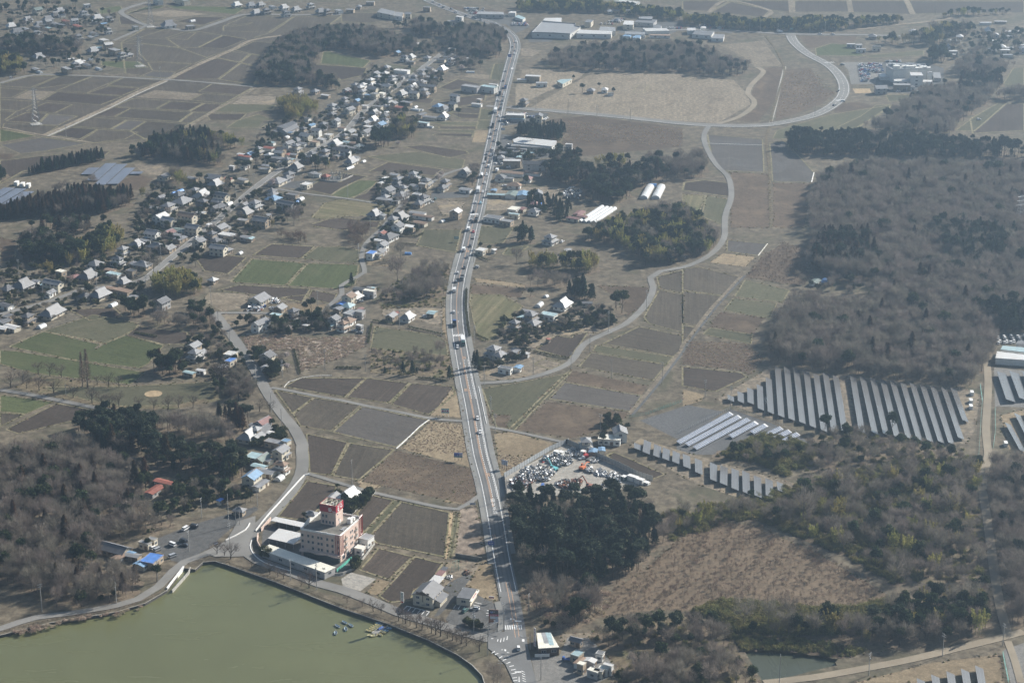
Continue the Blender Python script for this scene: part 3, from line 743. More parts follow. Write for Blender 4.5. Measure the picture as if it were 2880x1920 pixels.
# raised pavement with kerb on the far side of the highway
hl = plen(HWY)
def hsub(a, b, step=10):
    return [along(HWY, a + (b - a) * k / max(1, int((b - a) / step)))[0] for k in range(int((b - a) / step) + 1)]
mb = MB(); strip_mb(mb, hsub(250, 640), 3.0, 0.40, 6.3, 0.0); tag(mb.build('pavement', M_walk), kind='structure')
mb = MB(); strip_mb(mb, hsub(160, 250), 2.2, 0.40, 6.0, 0.0); tag(mb.build('pavement', M_walk), kind='structure')
mb = MB(); strip_mb(mb, hsub(640, 1500), 1.6, 0.40, 5.6, 0.0); tag(mb.build('pavement', M_walk), kind='structure')
mb = MB(); strip_mb(mb, hsub(150, 640), 2.4, 0.255, -5.8, 0.0); tag(mb.build('pavement', M_walk), kind='structure')
# wear on the highway: darker wheel tracks and repair patches
M_wear = asphalt('wheel_worn_asphalt', (0.118, 0.118, 0.117)); mb = MB()
for o_ in (-2.7, -1.1, 1.1, 2.7): strip_mb(mb, hsub(120, hl - 60), .75, 0.2785, o_)
tag(mb.build('wheel_track', M_wear), kind='structure'); mb = MB()
for k in range(46):
    d_ = RN.uniform(130, hl * .7); strip_mb(mb, hsub(d_, d_ + RN.uniform(4, 22), 4), RN.choice((1.4, 2.6, 3.3)), 0.2815 + (k % 5) * .002, RN.choice((-2, 2)) * RN.uniform(.7, 1.1))
tag(mb.build('road_patch', asphalt('patched_asphalt', (0.132, 0.13, 0.127))), kind='structure')
# painted markings
def marks(name, mat, z, *strips):
    mb = MB()
    for P, wd, off in strips: strip_mb(mb, P, wd, z, off)
    tag(mb.build(name, mat), kind='structure')
H2 = hsub(120, hl - 30)
marks('road_marking', M_white, 0.300, (H2, 0.3, -3.6), (H2, 0.3, 3.6))
marks('road_marking', M_orange, 0.305, (hsub(215, 420), 0.2, -0.26), (hsub(215, 420), 0.2, 0.26), (hsub(420, hl - 40), 0.2, 0.0), (hsub(75, 130), 0.2, -0.3), (hsub(75, 130), 0.2, 1.4))
marks('road_marking', M_white, 0.307, *[(d, 0.4, 0.75) for d in dashes(hsub(225, 330), 1.3, 1.3)], *[(d, 0.4, 3.0) for d in dashes(hsub(225, 330), 1.3, 1.3)],
      *[(d, 0.4, 0.75) for d in dashes(hsub(365, 430), 1.3, 1.3)], *[(d, 0.4, 2.9) for d in dashes(hsub(365, 430), 1.3, 1.3)])
def zebra(a, b, n, ln, wd):
    mb = MB(); a = Vector(a); b = Vector(b); d = (b - a).normalized(); q = Vector((-d.y, d.x))
    for k in range(n):
        p = a + (b - a) * (k / (n - 1)); P = [p - d * wd / 2 - q * ln / 2, p + d * wd / 2 - q * ln / 2, p + d * wd / 2 + q * ln / 2, p - d * wd / 2 + q * ln / 2]
        mb.face(*[(x.x, x.y, 0.312) for x in P])
    tag(mb.build('crossing_stripes', M_white), kind='structure')
zebra(P1('8 1132,1188'), P1('8 1240,1185'), 8, 4.2, 0.5)
zebra(P1('5 772,746'), P1('5 835,742'), 7, 3.6, 0.55)
zebra(P1('2 892,1480'), P1('2 940,1478'), 7, 3.6, 0.6)
zebra(P1('2 1172,475'), P1('2 1186,475'), 3, 7, 0.7)
zebra(P1('3 1060,695'), P1('3 1105,690'), 6, 4, 0.7); zebra(P1('3 985,435'), P1('3 1040,432'), 6, 4, 0.7)
mb = MB()
CUR = smooth(gp('q 60,720 150,770 260,860 370,930 480,1010 570,1100 620,1200 640,1300 660,1420 690,1560'), 2.2)
for p, q in zip(CUR[::1], CUR[1::1]):
    d = Vector((q[0] - p[0], q[1] - p[1])).normalized(); r = Vector((-d.y, d.x)); p = Vector(p); h = 1.5
    P = [p + (d * .35 - r) * 1.0 * h * .7, p + d * .5 + (d * .35 - r) * h * .7, p + d * .5 + (r - d * .1) * h * .7, p + (r - d * .1) * h * .7]
    mb.face(*[(x.x, x.y, 0.315) for x in P])
for s in ('q 20,350 70,345 70,362 20,365', 'q 190,375 215,372 200,435 180,440', 'q 280,350 300,352 280,460 255,455', 'q 365,325 385,330 368,435 345,430', 'q 455,285 475,290 460,395 430,390',
          'q 375,650 430,655 420,705 380,695', 'q 445,728 520,738 515,748 445,742', 'q 455,825 520,865 515,875 450,832', 'q 300,655 330,650 325,672 300,670',
          'q 775,1400 790,1400 802,1550 770,1550', 'q 660,1262 845,1258 845,1290 665,1292', 'q 735,540 745,540 755,630 800,635 800,642 745,638',
          'q 845,1235 935,1275 940,1288 850,1258', 'q 855,1300 945,1340 950,1355 860,1322', 'q 862,1365 955,1405 958,1420 865,1387', 'q 868,1430 965,1472 968,1487 872,1452', 'q 875,1495 972,1535 975,1552 880,1517',
          'q 862,370 928,370 934,440 866,440', 'b 1800,908 1895,912 1895,925 1800,922', 'b 1735,876 1762,878 1762,904 1740,902'):
    mb.face(*[(x, y, 0.318) for x, y in gp(s)])
tag(mb.build('road_marking', M_white), kind='structure')
mb = MB()
for s in ('b 265,750 320,700 324,706 272,757', 'b 325,770 375,715 380,720 332,775', 'b 388,785 432,738 437,742 395,790', 'b 455,805 500,755 505,759 462,810', 'b 515,820 558,770 562,774 522,825', 'b 575,835 628,775 632,780 582,840',
          'b 312,700 632,780 630,786 310,706', 'b 957,733 988,688 992,690 963,737', 'b 1018,743 1050,697 1055,699 1025,747', 'b 1085,750 1110,715 1115,718 1090,753', 'b 1252,652 1342,672 1341,678 1250,658', 'b 1232,686 1322,706 1321,712 1230,692',
          'b 1418,764 1504,760 1504,766 1418,770', 'b 1405,800 1462,798 1462,804 1405,806', 'b 1410,835 1462,832 1462,838 1410,841'):
    mb.face(*[(x, y, 0.13) for x, y in gp(s)])
tag(mb.build('parking_lines', M_white), kind='structure')
for P, off in ((smooth(gp('3 620,858 850,812 980,762 1080,690 1112,620 1090,540 1010,455 860,372 775,300 745,250')), 0),):
    marks('road_marking', M_white, 0.290, (P, 0.28, -4.2), (P, 0.28, 4.2), *[(d, 0.25, 0.0) for d in dashes(P, 5, 5)])
marks('road_marking', M_white, 0.287, (smooth(gp('2 1280,752 1500,768 1800,795 2100,825 2352,852 3 150,862 400,868 620,858')), 0.35, 4.2))
marks('road_marking', M_white, 0.291, (VILL, 0.16, -2.6), (VILL, 0.16, 2.6))
def text_mesh(txt, size, mat, name='lettering', extrude=0.0):
    cu = bpy.data.curves.new(name, 'FONT'); cu.body = txt; cu.size = size; cu.align_x = 'CENTER'; cu.align_y = 'CENTER'; cu.extrude = extrude
    o = bpy.data.objects.new(name, cu); C.objects.link(o); dg = bpy.context.evaluated_depsgraph_get()
    me = bpy.data.meshes.new_from_object(o.evaluated_get(dg)); bpy.data.objects.remove(o); bpy.data.curves.remove(cu)
    me.name = name; me.materials.clear(); me.materials.append(mat); return me
def road_text(txt, size, mat, at, stretch=2.4, flip=False):
    p = P1(at); d = min(range(len(HWY)), key=lambda k: (HWY[k][0] - p[0]) ** 2 + (HWY[k][1] - p[1]) ** 2)
    a = HWY[max(d - 1, 0)]; b = HWY[min(d + 1, len(HWY) - 1)]; ang = math.atan2(b[1] - a[1], b[0] - a[0]) - math.pi / 2 + (math.pi if flip else 0)
    o = inst('road_lettering', text_mesh(txt, size, mat), None, (p[0], p[1], 0.322), ang, (1, stretch, 1)); tag(o, kind='structure')
for t_, s_ in (('園', '8 1043,312'), ('井', '8 1049,338'), ('文', '8 1055,365'), ('町', '8 1060,392')): road_text(t_, 2.3, M_white, s_, 2.0, True)
for s_, f_ in (('8 1012,135', True), ('5 857,1120', True), ('5 848,898', True), ('8 1051,562', False), ('5 872,165', True)): road_text('50', 1.9, M_orange, s_, 3.0, f_)
for s_ in ('5 805,586', '5 808,648', '5 820,938', '5 835,1010'): road_text('(', 2.6, M_white, s_, 1.5)
# white parapet walls and edging along the lakeside road
def lowwall(name, s, h, th, mat, label, cat='wall', z0=0.0):
    P = smooth(gp(s), 4); mb = MB(); strip_mb(mb, P, th, h, 0, z0); tag(mb.build(name, mat), label, cat)
lowwall('roadside_wall', 'a 190,955 340,760 520,560 700,360 860,190 930,172', 0.9, 0.45, M_whitewall, 'long white parapet wall beside the ploughed field north of the hotel')
lowwall('roadside_wall', 'a 135,1080 115,1150 150,1250 250,1350 400,1420 560,1470 680,1505', 0.5, 0.45, M_whitewall, 'low white curved kerb wall at the road bend below the long hotel roof')
lowwall('garden_wall', 'a 265,950 400,800', 2.0, 0.4, WM[5], 'pink wall beside the hotel car park entrance')
lowwall('garden_wall', 'a 225,1020 215,1120 260,1210 275,1240', 2.0, 0.4, WM[5], 'pink curved wall at the bend outside the hotel')
lowwall('field_wall', 'a 1520,715 1840,420', 1.5, 0.3, M_conc, 'plain concrete wall between hotel garden hedge and vegetable patch')
lowwall('field_wall', 'a 1280,1560 1540,1480 1830,1130', 1.2, 0.3, M_conc, 'plain concrete wall between hotel and fields')
lowwall('field_wall', 'b 985,20 1350,80', 1.8, 0.4, M_concd, 'dark retaining wall at the end of the orchard garden')
lowwall('spillway_wall', '7 1150,920 1265,770', 0.7, 0.7, M_whitewall, 'pale concrete spillway wall on the pond corner', z0=-1.3)
lowwall('spillway_wall', '7 1185,930 1300,800 1312,770', 0.2, 0.5, M_conc, 'grey spillway wall nearer the pond water', z0=-1.3)
lowwall('culvert_wall', '7 1555,590 1620,560 1690,520 1722,472', 0.8, 0.4, M_whitewall, 'white angled wall round the sluice beside the car park')
lowwall('garden_wall', 'm 160,700 560,645', 1.0, 0.3, M_conc, 'grey garden wall below the white gabled house')
lowwall('lane_wall', 'l 270,1490 530,1490', 1.4, 0.3, M_conc, 'grey wall below the blue roofed garage')
lowwall('field_edge', 'm 680,1420 750,1340 900,1295 1120,1258 1340,1256', 0.25, 0.3, M_whitewall, 'white plastic edging of the curved ploughed field')
lowwall('field_edge', '5 380,1522 470,1440 540,1372 605,1325', 0.3, 0.6, M_whitewall, 'white sheeting strip along a field edge near the billboard')
lowwall('field_edge', '5 945,1100 1000,1355', 0.7, 0.3, M_whitewall, 'pale concrete edge beside the highway pavement')
lowwall('field_edge', '3 905,1190 888,1258', 0.3, 0.8, M_whitewall, 'white edging at the corner of the wet field by the wood')
lowwall('field_edge', '3 165,990 550,1003', 0.3, 0.5, M_whitewall, 'white edging strip across the dark paddy')
lowwall('field_edge', '6 585,112 520,195', 0.3, 0.5, M_whitewall, 'white edging of the small dark field')
# ---------------------------------------------------------------- houses
OCC = []            # occupied circles, so garden trees keep clear
def roof_gable(mb, a, b, z, h, ov=0.6, th=0.18):
    A, B = a + ov, b + ov; zd = z - h * ov / b; T = th
    for dz in (0, -T):
        P = [(-A, -B, zd + dz), (A, -B, zd + dz), (A, 0, z + h + dz), (-A, 0, z + h + dz), (-A, B, zd + dz), (A, B, zd + dz)]
        if dz == 0: mb.face(P[0], P[1], P[2], P[3]); mb.face(P[3], P[2], P[5], P[4])
        else: mb.face(P[3], P[2], P[1], P[0]); mb.face(P[4], P[5], P[2], P[3])
    for s in (-1, 1):
        mb.face((-A, s * B, zd), (-A, s * B, zd - T), (A, s * B, zd - T), (A, s * B, zd))
        mb.face((s * A, -B, zd), (s * A, 0, z + h), (s * A, 0, z + h - T), (s * A, -B, zd - T)); mb.face((s * A, 0, z + h), (s * A, B, zd), (s * A, B, zd - T), (s * A, 0, z + h - T))
def roof_hip(mb, a, b, z, h, ov=0.7, th=0.18, c=None):
    A, B = a + ov, b + ov; zd = z - h * ov / b; c = max(0.0, a - b) if c is None else c; zr = z + h
    e = [(-A, -B, zd), (A, -B, zd), (A, B, zd), (-A, B, zd)]
    r0, r1 = (-c, 0, zr), (c, 0, zr)
    mb.face(e[0], e[1], r1, r0); mb.face(e[2], e[3], r0, r1); mb.face(e[1], e[2], r1); mb.face(e[3], e[0], r0)
    l = [(x, y, q - th) for x, y, q in e]; mb.face(l[3], l[2], l[1], l[0])
    for k in range(4): mb.face(e[k], l[k], l[(k + 1) % 4], e[(k + 1) % 4])
def roof_irimoya(mb, a, b, z, h, ov=0.9, th=0.2):
    A, B = a + ov, b + ov; zd = z - h * ov / b; zr = z + h; yb = b * 0.5; zm = z + h * 0.5; c = a - b * 0.42
    e = [(-A, -B, zd), (A, -B, zd), (A, B, zd), (-A, B, zd)]
    for s in (1, -1):
        mb.face((-s * A, -s * B, zd), (s * A, -s * B, zd), (s * c, -s * yb, zm), (-s * c, -s * yb, zm))
        mb.face((-s * c, -s * yb, zm), (s * c, -s * yb, zm), (s * (c + .5), 0, zr), (-s * (c + .5), 0, zr))
        mb.face((s * A, -s * B, zd), (s * A, s * B, zd), (s * c, s * yb, zm), (s * c, -s * yb, zm))
        mb.face((s * c, -s * yb, zm), (s * c, s * yb, zm), (s * c, 0, zr - .1))
    l = [(x, y, q - th) for x, y, q in e]; mb.face(l[3], l[2], l[1], l[0])
    for k in range(4): mb.face(e[k], l[k], l[(k + 1) % 4], e[(k + 1) % 4])
def win_mesh():
    mb = MB(); mb.mi = 1; mb.box(0, -.02, 0, .94, .05, .9); mb.mi = 0
    for x in (-.47, 0, .47): mb.box(x, -.03, 0, .06, .09, 1)
    for z in (-.47, .47): mb.box(0, -.03, z, 1, .1, .07)
    return mb.mesh('window', [M_frame, M_glass])
ME_WIN = win_mesh()
def door_mesh():
    mb = MB(); mb.box(0, -.03, .5, 1, .06, 1); mb.mi = 1; mb.box(.3, -.08, .48, .06, .06, .14); return mb.mesh('door', [M_wood, M_steel])
ME_DOOR = door_mesh()
def windows(root, a, b, z0, rows, n_long, n_short, step=2.8, door=True, wh=1.25, ww=1.7, sides=(0, 1, 2, 3)):
    for s in sides:
        L, off, rot = ((2 * a, b, 0), (2 * b, a, math.pi / 2), (2 * a, b, math.pi), (2 * b, a, -math.pi / 2))[s]
        n = n_long if s in (0, 2) else n_short
        q = Matrix.Rotation(rot, 3, 'Z')
        for r in range(rows):
            for k in range(n):
                if door and s == 0 and r == 0 and k == n // 2:
                    p = q @ Vector((-L / 2 + L * (k + .5) / n, -off, z0 - 1.45)); inst('door', ME_DOOR, root, p, rot, (1.7, 1, 2.1)); continue
                p = q @ Vector((-L / 2 + L * (k + .5) / n, -off, z0 + r * step)); inst('window', ME_WIN, root, p, rot, (min(ww, L / n * .7), 1, wh))
HOUSES = []
KIND = dict(h=('house', 'hipped house'), g=('house', 'gabled house'), G=('house', 'two-storey gabled house'), H=('house', 'two-storey hipped house'),
            k=('farmhouse', 'farmhouse'), f=('flat_roofed_building', 'flat-roofed building'), s=('shed', 'shed'), t=('greenhouse', 'film greenhouse'))
def house(x, y, typ, w, d, rc, wi=None, ang=None, label=None, place=None, cat=None):
    t = typ[0]; rot = 'r' in typ[1:]
    if ang is None: ang = rad(63 + RN.uniform(-6, 6) - (90 if rot else 0))
    a, b = w / 2, d / 2; far = math.hypot(x, y) > 1560
    nm, kd = KIND[t]; root = empty(nm, (x, y, 0.03), ang)
    rm, rn = RM[rc]; wi = RN.choice((0, 0, 1, 1, 2, 3, 3)) if wi is None else wi
    if t == 's': wi = RN.choice((2, 2, 3, 4, 1)) if wi is None else wi
    wm = WM[wi]; W = MB(); Rf = MB(); top = 0
    def gwall(a, b, z0, z1, h):
        W.prism([(-a, -b), (a, -b), (a, b), (-a, b)], z0, z1)
        if h:
            for s in (-1, 1): W.face((s * a, -s * b, z1), (s * a, s * b, z1), (s * a, 0, z1 + h - .05))
    if t == 't':
        F = MB(); n = 8; hgt = min(b * 1.05, 2.8)
        ar = [(-math.cos(math.pi * k / n) * b, math.sin(math.pi * k / n) ** .8 * hgt) for k in range(n + 1)]
        for p, q in zip(ar, ar[1:]): F.face((-a, p[0], p[1]), (a, p[0], p[1]), (a, q[0], q[1]), (-a, q[0], q[1]))
        film = M_bluefilm if rc == 'k' else M_film
        F.build('cover', film, root)
        for s in (-1, 1):
            E = MB(); E.face(*[(s * a, p[0], p[1]) for p in (ar if s > 0 else ar[::-1])]); E.build('end_wall', film, root)
        if not far and w < 20:
            Hp = MB()
            for p, q in zip(ar, ar[1:]): Hp.bar((0, p[0], p[1] + .02), (0, q[0], q[1] + .02), .05, n=3)
            hm_ = Hp.mesh('hoop', M_steel)
            for k in range(int(w / 2) + 1): inst('hoop', hm_, root, (-a + k * w / max(1, int(w / 2)), 0, 0))
    else:
        if t == 'h': gwall(a, b, 0, 3.2, 0); roof_hip(Rf, a, b, 3.2, b * .55); top = 3.2
        elif t == 'g': gwall(a, b, 0, 3.3, b * .5); roof_gable(Rf, a, b, 3.3, b * .5)
        elif t == 's': gwall(a, b, 0, 2.7, b * .22); roof_gable(Rf, a, b, 2.7, b * .22, .4)
        elif t == 'G': gwall(a, b, 0, 5.7, b * .5); roof_gable(Rf, a, b, 5.7, b * .5)
        elif t == 'k': gwall(a, b, 0, 3.4, 0); roof_irimoya(Rf, a, b, 3.4, b * .85)
        elif t == 'H':
            gwall(a, b, 0, 3.0, 0); roof_hip(Rf, a, b, 2.9, b * .4, .8); a2, b2 = a * .72, b * .74
            W.prism([(-a2, -b2), (a2, -b2), (a2, b2), (-a2, b2)], 2.9, 5.9); roof_hip(Rf, a2, b2, 5.9, b2 * .5, .8)
        elif t == 'f':
            hh = 3.4 if max(w, d) < 14 else 5.2
            if w * d < 50 and RN.random() < .4 and wi != 4: hh = 4.6
            gwall(a, b, 0, hh, 0); Rf.box(0, 0, hh + .12, w + .35, d + .35, .3); Rf.mi = 1
            for s in (-1, 1): Rf.box(0, s * (b + .12), hh + .33, w + .3, .12, .14); Rf.box(s * (a + .12), 0, hh + .33, .12, d, .14)
        W.build('wall', wm, root); ro = Rf.build('roof', [rm, wm], root)
        if t in 'ghGHk' and not far:
            rg = MB(); zr = {'h': 3.2 + b * .55, 'g': 3.3 + b * .5, 'G': 5.7 + b * .5, 'H': 5.9 + b * .74 * .5, 'k': 3.4 + b * .85}[t]
            ln = {'h': max(1.2, 2 * (a - b)), 'g': w + 1.2, 'G': w + 1.2, 'H': max(1.2, 2 * (a * .72 - b * .74)), 'k': 2 * (a - b * .42) + .6}[t]
            rg.box(0, 0, zr + .06, ln, .42, .26); rg.build('ridge', M_ridge, ro)
        nl = max(2, int(w / 2.8)); nsh = max(1, int(d / 3.6))
        if far: nl = min(nl, 2); nsh = 1
        sd = (0, 1, 2, 3) if not far else (0, 3)
        if t in 'hgkf': windows(root, a, b, 1.65, 1, nl, nsh, sides=sd)
        elif t == 'G': windows(root, a, b, 1.65, 2, nl, nsh, sides=sd)
        elif t == 'H':
            windows(root, a, b, 1.45, 1, nl, nsh, sides=sd); windows(root, a * .72, b * .74, 4.6, 1, max(2, nl - 1), 1, door=False, sides=sd)
        elif t == 's' and not far: windows(root, a, b, 1.5, 1, 2, 1, sides=(0, 2))
    OCC.append((x, y, math.hypot(a, b) * .92 + 1.0))
    HOUSES.append([root, rn, kd, place, label, cat or ('greenhouse' if t == 't' else 'shed' if t == 's' else 'building' if t == 'f' else 'house'), rc])
    return root
